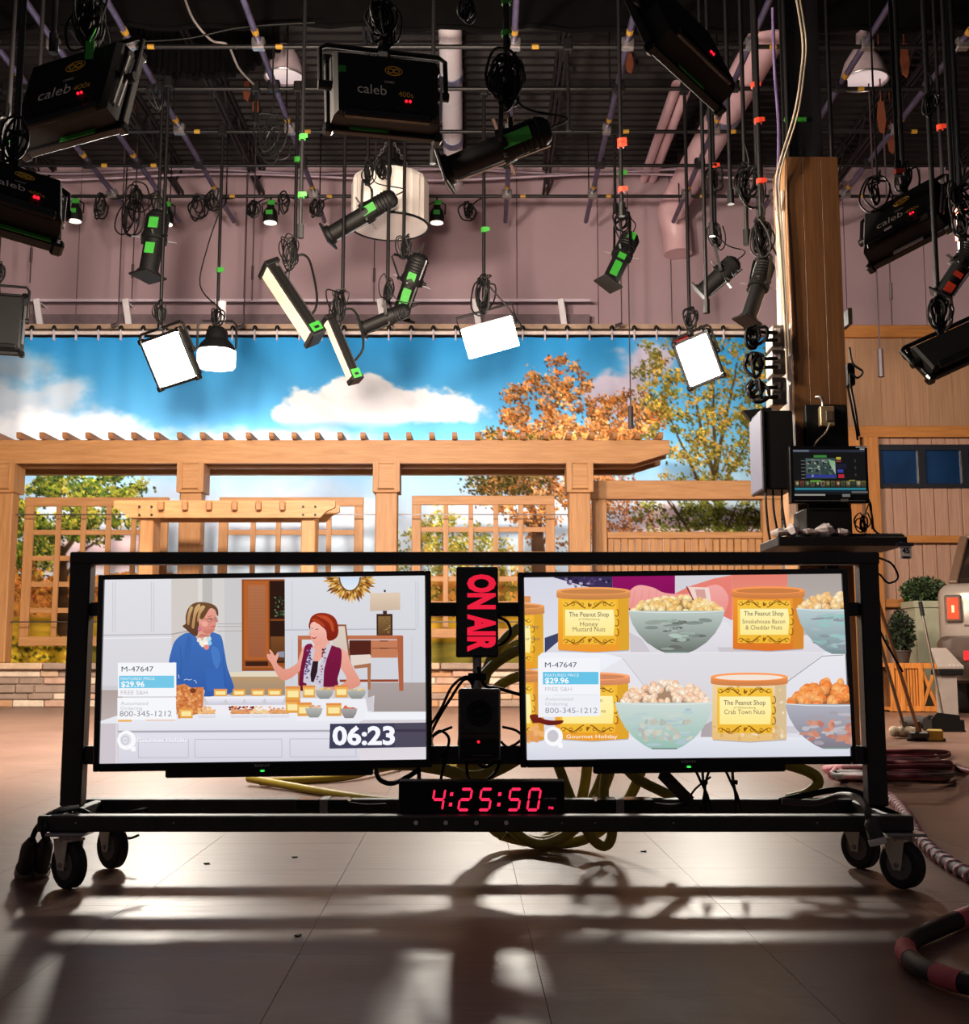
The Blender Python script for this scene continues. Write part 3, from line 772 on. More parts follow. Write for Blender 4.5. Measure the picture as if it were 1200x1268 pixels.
# high-bay lights
def highbay(label, px, py, Y, r):
    c = P(px, py, Y); t = thing('high_bay_light', label, 'ceiling light', tuple(c))
    mb = MB(); mb.lathe([(0, r), (.05, r * .98), (.22, r * .8), (.38, r * .45), (.45, r * .28), (.62, r * .25)], c, (0, 0, 1), 24, False); mb.build('reflector', mat('white_reflector', (196, 176, 186), .4), t, 50)
    mb = MB(); mb.cyl(c + Vector((0, 0, .62)), c + Vector((0, 0, .9)), r * .3, n=14); mb.build('ballast_box', BLACK, t)
    mb = MB(); mb.lathe([(0, r * .96), (.015, r * .96)], c + Vector((0, 0, .03)), (0, 0, 1), 24); mb.build('lens', glow('highbay_lens', (240, 214, 226), L_HIGHBAY), t, 50)
    mb = MB(); mb.torus(c, Matrix.Identity(3), r, r, .012, 24, 6); mb.build('rim', GALV, t, 50)
    mb = MB(); mb.tube([c + Vector((0, 0, .88)), (c.x, c.y, ZC + .03)], .015, 6); mb.build('rod', DARKPIPE, t)
highbay('white high-bay ceiling light left of the middle black soft lamp', 352, 96, 13.6, .24)
highbay('white high-bay ceiling light right of the dark steel column', 1070, 100, 13.2, .28)
# orange-brown hanging straps from the deck
STRAPS = ('right of the upper left soft lamp', 'under the left high-bay light, left one', 'under the left high-bay light, right one', 'right of the steel column, longest', 'highest at the far right', 'lowest right of the steel column', 'nearest the right edge', 'behind the big spot', 'above the slim spot')
for k, (px, py, Y, h) in enumerate(((163, 145, 15.0, .34), (305, 125, 14.4, .28), (316, 145, 14.9, .3), (1093, 165, 13.2, .4), (1122, 95, 12.6, .4), (1105, 190, 14.6, .4), (1184, 190, 14.4, .4), (632, 130, 14.0, .3), (780, 90, 13.6, .25))):
    c = P(px, py, Y); mb = MB()
    mb.prism([(-.03, 0), (.03, 0), (.05, -h * .6), (.02, -h), (-.03, -h * .9), (-.05, -h * .5)], (c.x, Y, c.z + h), X_, Z_, .03); mb.tube([(c.x, Y + .015, c.z + h - .02), (c.x, Y + .015, ZC + .04)], .01, 5)
    tag(mb.build('hanging_strap', mat('rust_orange_strap', (112, 54, 28), .8)), 'rust-orange strap hanging from the roof, ' + STRAPS[k], 'strap', 'rust-orange straps under the roof deck')
# ---------------------------------------------------------------- studio lamps hung from the grid
def quad_frame(TL, TR, BL, Y, k, sgn):
    """frame of a flat rectangle (aspect k = width / height) whose corners show at these places"""
    A = P(*TL, Y); U = P(*TR, Y) - A; V = P(*BL, Y) - A
    U2 = Vector((U.x, U.z)); V2 = Vector((V.x, V.z))
    m = -U2.dot(V2); n = k * k * V2.length_squared - U2.length_squared
    b2 = (-n + math.sqrt(n * n + 4 * k * k * m * m)) / (2 * k * k)
    b = sgn * math.sqrt(max(b2, 1e-6)); a = m / b
    Ud = Vector((U2.x, a, U2.y)); Vd = Vector((V2.x, b, V2.y))
    if abs(a) > 1.2 * U2.length: Ud.y = math.copysign(1.2 * U2.length, a)
    C = A + U / 2 + V / 2
    X = Ud.normalized(); Z = -Vd; Z = (Z - X * Z.dot(X)).normalized(); N = X.cross(Z)
    return C, X, Z, N, Ud.length, Vd.length
DROPS = []
def drop_pipe(nick, top_xy, z0, r=.019, m=None, zt=None):
    x, y = top_xy
    y = min(CROSS, key=lambda q: abs(q - y)) if abs(min(CROSS, key=lambda q: abs(q - y)) - y) < .05 else y
    DROPS.append((x, y, z0))
    t = thing('drop_pipe', 'dark vertical drop pipe holding ' + nick, 'pipe', (x, y, z0))
    mb = MB(); mb.tube([(x, y, z0), (x, y, (zt or ZG) + .03)], r, 8); mb.build('tube', m or DARKPIPE, t, 50)
    mb = MB(); mb.box((x, y, ZG + .01), (.09, .10, .13), bev=.01); mb.build('grid_clamp', BLACK, t)
    mb = MB(); mb.cyl((x, y, z0 - .02), (x, y, z0 + .10), r * 1.7, n=8); mb.build('spigot', BLACK, t)
    if y not in CROSS and not any(abs(y - q) < .03 for q in CROSS):
        mb = MB(); yy = min(CROSS, key=lambda q: abs(q - y)); mb.bar((x, y, ZG), (x, yy, ZG), .04, .04); mb.build('side_arm', DARKPIPE, t)
    DROPS[-1] += (t,)
    return t
def coil(label, c, r, n=5, tr=.008, seed=0, tall=1.25, tails=(), m=None, name='cable_coil'):
    """a hank of cable: n uneven loops and loose tails"""
    q = random.Random(seed); c = Vector(c); mb = MB(); pts = []
    for k in range(n):
        yaw = q.uniform(-.9, .9); rr = r * q.uniform(.45, 1.12); sx = q.uniform(.35, 1.0); ox, oz = q.uniform(-.35, .35) * r, q.uniform(-.45, .3) * r; lean = q.uniform(-.4, .4)
        for i in range(8):
            an = math.pi / 2 + 2 * math.pi * i / 8; u = rr * sx * math.cos(an) * q.uniform(.85, 1.15); w = rr * tall * math.sin(an) * q.uniform(.88, 1.1)
            u, w = u * math.cos(lean) - w * math.sin(lean), u * math.sin(lean) + w * math.cos(lean)
            pts.append(c + Vector((ox + u * math.cos(yaw), u * math.sin(yaw) * .8 + q.uniform(-1, 1) * tr * 2, oz + w)))
    mb.tube(smooth_path(pts, 3), tr, 5)
    for tl in tails: mb.tube(smooth_path([pts[0]] + [Vector(p) for p in tl], 6), tr, 5)
    return tag(mb.build(name, m or RUBBER, smooth=60), label, 'cable')
def tape_on(t, C, X, Z, N, w, h, m, lift=.004):
    mb = MB(); mb.box(C + N * lift, (w, .003, h), Matrix((X, -N, Z)).transposed()); return mb.build('tape', m, t)
def soft_lamp(label, nick, TL, TR, BL, Y, k=1.2, sgn=-1, face='set', lit=True, depth=.20, tape=GREEN, tape_at=(0, -.5, .34, .05), print_=True, led=True, power=None, warm=(255, 234, 212), pipe=True, yoke=True, coilr=.10, seed=1, tilt_pipe=None, tape_end=None, shell=False):
    C, X, Z, N, W, Hh = quad_frame(TL, TR, BL, Y, k, sgn)
    R = Matrix((X, -N, Z)).transposed()        # columns: right, away from the lens, up
    t = thing('soft_lamp', label, 'studio lamp', tuple(C))
    at = lambda u, v, w: C + X * (u * W) + Z * (v * Hh) + N * w
    out = 1 if face == 'camera' else -1          # which way along N the light leaves
    rect = lambda su, sv, w: [at(-su, -sv, w), at(su, -sv, w), at(su, sv, w), at(-su, sv, w)]
    # housing: a tapered black tray
    mb = MB(); mb.hull(rect(.49, .48, out * depth * .30), rect(.475, .455, -out * depth * .35)); mb.hull(rect(.475, .455, -out * depth * .35), rect(.44, .42, -out * depth * .5))
    mb.build('housing', BLACKM, t)
    mb = MB()
    for sv in (-1, 1): mb.bar(at(-.5, sv * .5, out * depth * .33), at(.5, sv * .5, out * depth * .33), .035, .05, .006, tuple(N))
    for su in (-1, 1): mb.bar(at(su * .5, -.5, out * depth * .33), at(su * .5, .5, out * depth * .33), .035, .05, .006, tuple(N))
    mb.build('front_frame', BLACK, t)
    for su in (-1, 1):
        for sv in (-1, 1):
            mb = MB(); mb.box(at(su * .5, sv * .5, out * depth * .33), (.06, .075, .06), R, .012); mb.build('corner_cap', BLACKG, t)
    mb = MB(); mb.add(rect(.478, .472, out * depth * .345), [(0, 1, 2, 3)] if out > 0 else [(3, 2, 1, 0)])
    pw = power if power is not None else (L_SET if face == 'set' else L_FACE)
    mb.build('diffuser', glow('lamp_face_%d_%s' % (pw, warm[2]), warm, pw) if lit else BLACKG, t)
    if face == 'set':
        mb = MB()
        for i in range(9 if print_ else 0): mb.bar(at(-.36 + .09 * i, -.34, -out * depth * .5), at(-.36 + .09 * i, -.30, -out * depth * .5), .012, .012)
        mb.bar(at(-.4, -.42, -out * depth * .42), at(.4, -.42, -out * depth * .42), .05, .05, .01); mb.build('cooling_tray', BLACKG, t)
        mb = MB(); mb.bar(at(.50, -.36, -out * depth * .25), at(.53, .30, -out * depth * .2), .014, .014); mb.bar(at(.515, -.36, -out * depth * .1), at(.545, .30, -out * depth * .05), .012, .012); mb.build('side_rail', GALV, t)
        if print_:
            Xr = X; mb = MB()
            mb.text('caleb', at(-.27, -.14, depth * .5), Xr, Z, h=Hh * .135, align='l', lift=.003); mb.build('printed_name', INK, t)
            mb = MB(); mb.text('400s', at(.10, -.14, depth * .5), Xr, Z, h=Hh * .075, align='l', lift=.003); mb.build('printed_number', GOLDINK, t)
            mb = MB(); e = Hh * .05
            for su in (-1, 1): mb.torus(at(.06, .22, depth * .5 + .006) + Xr * su * e * .8, Matrix((Xr, Z, N)).transposed(), e * .75, e * .6, .004, 18, 5)
            mb.torus(at(.06, .22, depth * .5 + .006), Matrix((Xr, Z, N)).transposed(), e * 2.3, e * 1.25, .003, 24, 5); mb.build('emblem', GOLDINK, t)
            mb = MB(); mb.text('CINEO', at(.02, .04, depth * .5), Xr, Z, h=Hh * .03, align='c', lift=.003); mb.build('small_print', INK, t)
        if led:
            mb = MB()
            for du in (0, .035): mb.sphere(at(.17 + du, -.20, depth * .5 + .004), .009, 8, 5)
            mb.build('indicator', REDLED, t)
    if tape:
        u, v, w_, h_ = tape_at
        tape_on(t, at(u, v, depth * (.28 if face == 'set' else .0) - (depth * .55 if face == 'set' else -.05)) if False else at(u, v, (-depth * .33 + .03) if face == 'set' else depth * .33 + .03), X, Z, N, w_ * W, h_ * Hh + .02, tape)
    if tape_end:
        q = at(tape_end[0], tape_end[1], depth * .5); tape_on(t, q, X, Z, N, tape_end[2], tape_end[3], tape)
    if yoke:
        s = .58; top = .64
        pts = [at(-.52, .05, 0), at(-s, .05, 0), at(-s, top - .06, 0), at(-s + .06, top, 0), at(s - .06, top, 0), at(s, top - .06, 0), at(s, .05, 0), at(.52, .05, 0)]
        mb = MB(); mb.tube(pts, .015, 8)
        for su in (-1, 1): mb.cyl(at(su * .47, .05, 0), at(su * .60, .05, 0), .03, n=10)
        mb.build('yoke', BLACK, t, 40)
        q = at(0, top, 0)
        if pipe: drop_pipe(nick, (q.x, q.y), q.z - .0); coil('black cable hank above ' + nick, (q.x, q.y - .04, q.z + .16), coilr, 6, .008, seed, 1.3, [[(q.x + .02, q.y - .03, q.z + .05), at(.05, .42, depth * .3)]])
    return t, at
N1 = 'the upper left soft lamp'
soft_lamp('black soft lamp seen from behind at upper left, green tape along its bottom edge', N1, (33, 72), (166, 60), (23, 181), 6.6, 1.15, -1, tape_at=(.08, -.5, .36, .03), seed=3, coilr=.12)
c = P(110, 62, 6.45); mb = MB(); mb.prism([(-.022, -.055), (.026, -.055), (.030, .06), (.012, .045), (-.020, .06)], c, X_, Z_, .004); mb.tube([c + Vector((0, .0, .05)), c + Vector((.0, .1, .19))], .005, 5)
tag(mb.build('cloth_tape_flag', GREEN), 'green tape flag hanging from the cable hank above the upper left soft lamp', 'tape')
N2 = 'the black soft lamp cut by the left edge'
soft_lamp('black soft lamp cut by the left edge below the upper left one, long green tape', N2, (-42, 205), (54, 219), (-22, 279), 5.6, 1.15, -1, tape_at=(.05, -.5, .74, .05), seed=4)
N3 = 'the middle black soft lamp'
soft_lamp('black soft lamp hanging level at upper centre, red indicator and green tape', N3, (409, 76), (540, 73), (411, 162), 6.6, 1.5, -1, tape_at=(-.14, -.47, .36, .045), seed=5, power=L_SET, tape_end=(-.40, .18, .04, .04))
N4 = 'the black soft lamp tilted at the upper right'
soft_lamp('black soft lamp tilted to the right at the top edge, left of the steel column', N4, (778, -12), (878, 12), (806, 90), 6.6, 1.2, -1, tape_at=(.0, -.5, .36, .04), seed=6, print_=False, lit=False)
N5 = 'the black soft lamp hanging right of the wooden column'
t5, at5 = soft_lamp('black soft lamp hanging right of the wooden column, white tape strip under it', N5, (1093, 254), (1163, 229), (1076, 322), 8.6, 1.15, -1, tape=WHITET, tape_at=(.02, -.5, .38, .05), seed=7, tape_end=(-.12, -.27, .06, .03), power=L_SET * .5)
N6 = 'the tilted black panel at the right edge'
soft_lamp('wide black panel lamp tilted down at the right edge above the cabin window', N6, (1128, 432), (1215, 392), (1148, 468), 7.6, 2.1, -1, tape=None, print_=False, led=False, lit=False, depth=.10, seed=8)
N7 = 'the dark panel at the left edge'
soft_lamp('dark panel lamp cut by the left edge, level with the lilac guard rail', N7, (-34, 362), (26, 362), (-36, 436), XY[110], .82, -1, tape=None, print_=False, led=False, lit=False, depth=.12, seed=9)
W8 = (255, 246, 232)
N8 = 'the bright square panel at left'
soft_lamp('glowing white square lamp panel hanging left of the glowing dome softbox', N8, (177, 421), (232, 414), (195, 474), XY[110], 1.05, 1, face='camera', tape=None, print_=False, depth=.14, seed=10, warm=W8)
REDF = mat('red_gel_scrap', (170, 30, 40), .6)
N11 = 'the bright panel beside the wooden column'
t11, at11 = soft_lamp('glowing white tilted lamp panel in front of the green-gold printed tree', N11, (839, 425), (875, 414), (859, 478), XY[110], .78, 1, face='camera', tape=None, print_=False, depth=.14, seed=11, warm=W8)
mb = MB(); mb.hull([at11(-.55, .40, -.05), at11(-.12, .46, -.05), at11(-.12, .66, -.05), at11(-.58, .62, -.05)], [at11(-.55, .40, -.06), at11(-.12, .46, -.06), at11(-.12, .66, -.06), at11(-.58, .62, -.06)]); mb.build('gel_scrap', REDF, t11)
# fabric softbox pointing down-left, lit
def softbox(label, nick, TL, TR, BL, Y, k, sgn, depth, seed):
    C, X, Z, N, W, Hh = quad_frame(TL, TR, BL, Y, k, sgn)
    t = thing('softbox_lamp', label, 'studio lamp', tuple(C))
    at = lambda u, v, w: C + X * (u * W) + Z * (v * Hh) + N * w
    rect = lambda su, sv, w: [at(-su, -sv, w), at(su, -sv, w), at(su, sv, w), at(-su, sv, w)]
    mb = MB(); n = 6
    vs = []; fs = []
    for j in range(n + 1):
        for i in range(n + 1):
            u = i / n - .5; v = j / n - .5; vs.append(at(u, v, .05 + .09 * (1 - (2 * u) ** 2) * (1 - (2 * v) ** 2)))
    for j in range(n):
        for i in range(n): a = j * (n + 1) + i; fs.append((a, a + 1, a + n + 2, a + n + 1))
    mb.add(vs, fs); mb.build('diffuser', glow('lamp_face_%d_%s' % (L_FACE, W8[2]), W8, L_FACE), t, 60)
    mb = MB(); mb.hull(rect(.5, .5, .05), rect(.48, .48, -.04)); mb.build('white_skirt', glow('lit_cloth_skirt', (255, 244, 226), 1.6), t)
    mb = MB(); mb.hull(rect(.47, .47, -.04), rect(.30, .26, -.20)); mb.hull(rect(.26, .24, -.20), rect(.22, .20, -depth)); mb.build('housing', BLACKM, t)
    pts = [at(-.3, 0, -.2), at(-.56, .1, -.2), at(-.56, .75, -.2), at(.56, .75, -.2), at(.56, .1, -.2), at(.3, 0, -.2)]
    mb = MB(); mb.tube(pts, .014, 8); mb.build('yoke', BLACK, t, 40)
    q = at(0, .75, -.2); drop_pipe(nick, (q.x, q.y), q.z)
    coil('thick black cable hank above ' + nick, (q.x, q.y - .05, q.z + .20), .15, 9, .009, seed, 1.5, [[at(.5, .6, -.1), at(.62, -.1, -.2), at(.4, -.1, -.3)]])
softbox('glowing white cloth softbox hanging right of centre against the printed sky', 'the bright softbox right of centre', (571, 409), (633, 394), (581, 440), XY[110], 1.7, 1, .32, 12)
# dome softbox
def dome(label, nick, px, py, Y):
    c = P(px, py, Y); t = thing('dome_softbox', label, 'studio lamp', tuple(c)); r = .225
    mb = MB(); mb.lathe([(-.16, r), (.0, r), (.03, r * .99)], c, (0, 0, 1), 8, False); mb.lathe([(-.165, .02), (-.16, r)], c, (0, 0, 1), 8, False)
    mb.build('glowing_skirt', glow('lit_dome_skirt', (255, 240, 214), 14), t)
    mb = MB(); mb.lathe([(.03, r), (.10, r * .86), (.16, r * .62), (.17, r * .6), (.26, r * .55), (.31, r * .34)], c, (0, 0, 1), 12); mb.build('dome', BLACKM, t, 40)
    mb = MB(); mb.tube([c + Vector((-r, 0, .06)), c + Vector((-r, 0, .34)), c + Vector((-r + .05, 0, .39)), c + Vector((r - .05, 0, .39)), c + Vector((r, 0, .34)), c + Vector((r, 0, .06))], .014, 8); mb.build('yoke', BLACK, t, 40)
    mb = MB(); mb.cyl(c + Vector((.05, 0, .39)), c + Vector((.05, 0, .62)), .05, n=12); mb.build('white_ballast', mat('white_ballast', (232, 226, 236), .4), t, 50)
    drop_pipe(nick, (c.x, c.y), c.z + .38)
    coil('black cable loops around the yoke of ' + nick, c + Vector((0, -.07, .45)), .11, 5, .008, 13, 1.1, [[c + Vector((-.2, -.05, .8)), c + Vector((-.13, -.02, 1.3)), c + Vector((-.01, -.02, 1.7))]])
dome('black-domed softbox with a glowing white skirt beside the glowing square panel', 'the glowing dome softbox', 268, 438, XY[163])
# white cloth lantern
def lantern(label, nick, px, py, Y):
    c = P(px, py, Y); t = thing('cloth_lantern', label, 'studio lamp', tuple(c)); r = P(px + 48, py, Y).x - c.x; h = .62 * r * 2
    zb = c.z - h / 2; FAB = mat('white_lantern_cloth', (240, 232, 226), .8, 0, .04, 5, .05)
    b = Vector((c.x, c.y, zb))
    mb = MB(); mb.lathe([(0, r * .99), (h * .02, r), (h * .9, r * 1.0), (h, r * .96), (h * 1.12, r * .62)], b, (0, 0, 1), 14); mb.build('cloth_shell', FAB, t)
    mb = MB(); mb.torus(b, Matrix.Identity(3), r, r, .014, 28, 6); mb.build('black_rim', RUBBER, t, 60)
    for k in range(0, 14, 2):
        a = 2 * math.pi * (k + .5) / 14; d = Vector((math.cos(a), math.sin(a), 0)) * (r * 1.0); mb = MB(); mb.tube([b + d, b + d + Vector((0, 0, h * .93))], .005, 5); mb.build('seam', mat('grey_seam', (190, 180, 178), .8), t)
    mb = MB(); mb.cyl(b + Vector((0, 0, h * 1.1)), b + Vector((0, 0, h * 1.32)), r * .3, n=12); mb.build('top_cap', BLACKM, t)
    drop_pipe(nick, (c.x, c.y), zb + h * 1.3)
    # chain loops over the top
    for s in (-1, 1):
        mb = MB(); p0 = b + Vector((s * .05, -.05, h * 1.75)); p1 = b + Vector((s * r * .55, -.05, h * 1.12)); n = 9
        for i in range(n):
            q = p0.lerp(p1, i / n); mb.torus(q, axes((p1 - p0).cross(Vector((0, 1, 0))) if i % 2 else (0, 1, 0)), .016, .024, .005, 8, 4)
        mb.build('chain', GALV, t)
    coil('black cable hank in front of the white cloth lantern', b + Vector((-.06, -r - .10, h * .85)), .11, 7, .008, 15, 1.6, [[b + Vector((-.1, -r * .6, h * 1.3)), b + Vector((0, -.1, h * 1.6))]])
lantern('white cloth drum lantern with a black rim, hanging below the middle soft lamp', 'the white cloth lantern', 483, 252, XY[163])

# ellipsoidal spots
def spot(label, nick, rear, front, Y, dY=0.0, r=.085, tape=None, tapes=((.35, .30),), seed=20, hang=None, lightw=0, zoom=True, silver=False, aim=None):
    A = P(*rear, Y); B = P(*front, Y); B.y += dY
    d = (B - A); L = d.length; d.normalize()
    side = d.cross(Vector((0, 0, 1))); side.normalize()
    if side.length < .5: side = Vector((1, 0, 0))
    upv = side.cross(d)
    t = thing('ellipsoidal_spot', label, 'studio lamp', tuple((A + B) / 2))
    M_ = BLACKM
    mb = MB(); mb.lathe([(0, r * .45), (.02, r * .75), (L * .08, r * .95), (L * .34, r), (L * .40, r * 1.12), (L * .46, r * 1.12)], A, d, 14); mb.build('lamp_body', M_, t, 40)
    mb = MB(); mb.lathe([(L * .46, r * .82), (L * .92, r * .82), (L * .93, r), (L * .97, r)], A, d, 14, False); mb.lathe([(L * .95, r * .1), (L * .95, r * .95)], A, d, 14, False); mb.build('lens_tube', M_, t, 40)
    Rm = Matrix((side, upv, d)).transposed()
    mb = MB(); mb.box(A + d * (L * .985), (r * 2.3, r * 2.3, L * .03), Rm, .006); mb.build('colour_frame', BLACK, t)
    mb = MB()
    for k in range(4):
        a = math.pi / 4 + k * math.pi / 2; q = A + d * (L * .43) + side * (math.cos(a) * r * 1.2) + upv * (math.sin(a) * r * 1.2); mb.bar(q, q + (side * math.cos(a) + upv * math.sin(a)) * r * .7, .02, .006)
    mb.build('shutter', GALV, t)
    mb = MB()
    for k in range(5): mb.torus(A + d * (L * (.10 + .045 * k)), Rm, r * 1.0, r * 1.0, .005, 14, 4)
    mb.build('cooling_fins', BLACK, t)
    mb = MB(); mb.bar(A + d * (L * .05) + side * r * .2 - upv * r, A + d * (L * .9) - upv * r * .9, .016, .01); mb.build('rail', GALV if silver or tape else BLACK, t)
    piv = A + d * (L * .42); hz = Vector((0, 0, 1)); q = (piv + hz * (r * 2.8 + .06)) if hang is None else P(*hang, Y)
    s2 = Vector((side.x, side.y, 0)).normalized() if Vector((side.x, side.y, 0)).length > .3 else Vector((1, 0, 0))
    mb = MB()
    for s in (-1, 1):
        pts = [piv + side * (s * r * 1.15), piv + side * (s * r * 1.45), q + s2 * (s * r * 1.35) - hz * .03, q + s2 * (s * r * 1.1), q]
        for a_, b_ in zip(pts[:-1], pts[1:]): mb.bar(a_, b_, .028, .007, 0, tuple(s2))
        mb.cyl(piv + side * (s * r * 1.0), piv + side * (s * r * 1.6), .02, n=8)
    mb.cyl(q - hz * .01, q + hz * .10, .03, n=8)
    mb.build('yoke', BLACK, t)
    if tape:
        for f, w in tapes:
            # tape patch facing the lens
            cdir = Vector((0, -1, -.15)); cdir = (cdir - d * cdir.dot(d)).normalized(); c = A + d * (L * f) + cdir * (r * (1.02 if f < .46 else .85)); sd = d.cross(cdir).normalized()
            mb = MB(); mb.box(c, (L * w, r * .8, .006), Matrix((d, sd, cdir)).transposed()); mb.build('tape', tape, t)
    drop_pipe(nick, (q.x, q.y), q.z + .05)
    coil('black cable loops hanging beside ' + nick, q + Vector((.0, -.05, .12)), .09, 5, .007, seed, 1.4, [[q + Vector((.1, -.03, .0)), A - d * .10 + Vector((0, 0, .02)), A]])
    return t, A, d
spot('big black ellipsoidal spot pointing left above the white cloth lantern, green strip under it', 'the big spot right of the middle soft lamp', (682, 158), (548, 200), 6.6, .15, .095, GREEN, ((.30, .26),), 21, hang=(627, 135))
spot('dark ellipsoidal spot pointing left across the white cloth lantern, green tape patch', 'the spot across the white lantern', (490, 242), (402, 285), XY[110], .2, .11, GREEN, ((.36, .18),), 22, hang=(455, 228))
spot('black ellipsoidal spot hanging straight down at left, two green tape bands', 'the vertical spot at left', (197, 262), (186, 347), XY[110], -.1, .125, GREEN, ((.25, .16), (.62, .16)), 23, hang=(196, 268))
spot('black ellipsoidal spot tilted down right of the white lantern, two green tapes', 'the spot below the white lantern', (521, 314), (492, 384), XY[110], .3, .115, GREEN, ((.34, .12), (.66, .26)), 24, hang=(500, 318))
spot('black ellipsoidal spot lying low below the white lantern, dark lens to the left', 'the low spot below the white lantern', (507, 382), (446, 404), XY[110], .1, .085, None, (), 25, hang=(480, 372))
spot('slim black ellipsoidal spot right of centre over the mauve wall, green tapes', 'the slim spot right of centre', (783, 290), (751, 358), XY[110], -.15, .105, GREEN, ((.12, .12), (.5, .12), (.75, .26)), 26, hang=(770, 272), silver=True)
spot('black ellipsoidal spot pointing down-left between the slim spot and the column', 'the spot left of the wooden column', (913, 322), (869, 360), XY[58], .1, .10, None, (), 27, hang=(886, 304))
spot('black ellipsoidal spot with orange tape at the right edge below the soft lamp', 'the orange-taped spot at the right edge', (1210, 300), (1172, 362), 7.6, .1, .075, ORANGET, ((.84, .16), (.6, .08)), 28, hang=(1192, 296))
# silver fixture by the column
spot('silver-barrelled spot tight against the left face of the wooden column', 'the silver spot at the column', (950, 322), (921, 404), 8.3, -.1, .07, None, (), 29, hang=(944, 318), silver=True)

# long strip lamps seen edge-on
def strip(label, nick, top, bot, Y, w, dep, seed, hang):
    A = P(*top, Y); B = P(*bot, Y); d = (B - A); L = d.length; d.normalize(); N = Vector((d.z, -.55, -d.x)); N = (N - d * N.dot(d)).normalized(); S = d.cross(N)
    t = thing('strip_lamp', label, 'studio lamp', tuple((A + B) / 2)); C = (A + B) / 2; R = Matrix((S, N, d)).transposed()
    mb = MB(); mb.box(C, (w, dep, L), R, .01); mb.build('housing', mat('bronze_lamp_housing', (20, 17, 16), .5, .1), t)
    mb = MB(); mb.box(C + N * (dep * .5), (w * .85, .014, L * .93), R); mb.build('front_rail', mat('warm_white_reflector', (246, 226, 196), .35, emit=(255, 226, 186), estr=.35), t)
    mb = MB(); mb.box(C - S * (w * .5) - N * dep * .3, (.012, dep * .2, L * .94), R); mb.build('rear_rail', GALV, t)
    for k in (-1, 1):
        mb = MB(); mb.tube([C - S * (w * .52) + N * (k * dep * .22) - d * L * .42, C - S * (w * .52) + N * (k * dep * .22) + d * L * .42], .018, 6); mb.build('tube', BLACK, t)
    for s in (-1, 1):
        mb = MB(); mb.box(C + d * (s * L * .5), (w * 1.25, dep * 1.3, .06), R, .01); mb.build('end_cap', BLACK, t)
    mb = MB(); mb.box(C + d * (L * .44) - S * (w * .64), (.004, dep * .9, .10), R); mb.build('tape', GREEN, t)
    mb = MB(); mb.box(C + d * (L * .45) - S * (w * .66), (.004, dep * .4, .03), R); mb.build('dark_label', BLACK, t)
    q = P(*hang, Y); mb = MB(); mb.tube(smooth_path([C - d * L * .3, q + Vector((-.05, 0, -.12)), q], 4), .014, 6); mb.tube(smooth_path([C + d * L * .28, C + d * L * .22 + Vector((.16, 0, .16)), q + Vector((.18, 0, -.10)), q + Vector((.1, 0, .02)), q], 4), .014, 6); mb.build('yoke', BLACK, t)
    drop_pipe(nick, (q.x, q.y), q.z - .02)
    coil('black cable bundle tied above ' + nick, q + Vector((-.06, -.06, .05)), .12, 8, .008, seed, 1.5, [[q + Vector((-.05, -.05, -.2)), C - d * L * .1]])
strip('long strip lamp hanging slanted in front of the mauve wall, left of the white lantern', 'the longer slanted strip lamp', (333, 332), (390, 418), XY[110], .24, .14, 31, (365, 318))
strip('shorter strip lamp hanging slanted lower, its end over the printed cloud', 'the shorter slanted strip lamp', (408, 395), (440, 470), XY[110], .13, .11, 32, (424, 385))

# small LED cans clamped on the rear grid pipe
def can(label, px, py, Y):
    c = P(px, py, Y); t = thing('small_spot_can', label, 'studio lamp', tuple(c))
    mb = MB(); mb.lathe([(-.11, .10), (-.02, .10), (.05, .085), (.10, .05), (.13, .05)], c, (0, 0, 1), 14); mb.build('can', BLACKM, t, 40)
    mb = MB(); mb.lathe([(-.118, .088), (-.109, .088)], c, (0, 0, 1), 14); mb.build('lens', glow('can_lens', (255, 240, 220), 1.2), t)
    zt = ZG - .02; mb = MB(); mb.tube([c + Vector((-.11, 0, 0)), c + Vector((-.115, 0, .14)), c + Vector((0, 0, .20)), c + Vector((.115, 0, .14)), c + Vector((.11, 0, 0))], .011, 6)
    mb.tube([c + Vector((0, 0, .2)), (c.x, XY[243], ZG - .02)], .014, 6); mb.build('yoke', BLACK, t)
    mb = MB(); mb.box(c + Vector((0, -.102, .0)), (.09, .008, .06)); mb.build('tape', GREEN, t); mb = MB(); mb.box(c + Vector((.02, -.06, .15)), (.10, .05, .06), None, .01); mb.build('tape', GREEN, t)
can('small black spot can with green tape right of the lamp cut by the left edge', 93, 264, XY[243])
can('small black spot can with green tape behind the vertical spot at left', 206, 268, XY[243] - .0)
can('small black spot can with green tape left of the slanted strip lamps', 335, 266, XY[243])
can('small black spot can peeping out right of the white cloth lantern', 541, 266, XY[243])
# hanks along the rear grid pipe
for k, (px, py, r, n, lab) in enumerate(((126, 256, .16, 5, 'cable hank on the rear pipe between the two left spot cans'), (160, 262, .24, 6, 'large cable loops on the rear pipe left of the vertical spot'), (244, 254, .16, 5, 'cable hank on the rear pipe right of the vertical spot'),
        (263, 248, .15, 5, 'cable hank on the rear pipe above the glowing dome softbox'), (315, 258, .11, 6, 'neat ring of cable left of the third spot can'), (391, 258, .11, 6, 'neat ring of cable right of the longer strip lamp pipe'),
        (582, 260, .12, 7, 'neat ring of cable right of the white cloth lantern'), (170, 244, .18, 6, 'tangled cable on the rear pipe above the large cable loops'), (352, 250, .15, 4, 'dangling cable ends right of the third spot can'))):
    coil('black ' + lab, P(px, py, XY[243] - .05), r, n, .011, 40 + k, 1.0, [[P(px + 14, 246, XY[243]), P(px + 34, 243, XY[243])]])
LOOSE = []
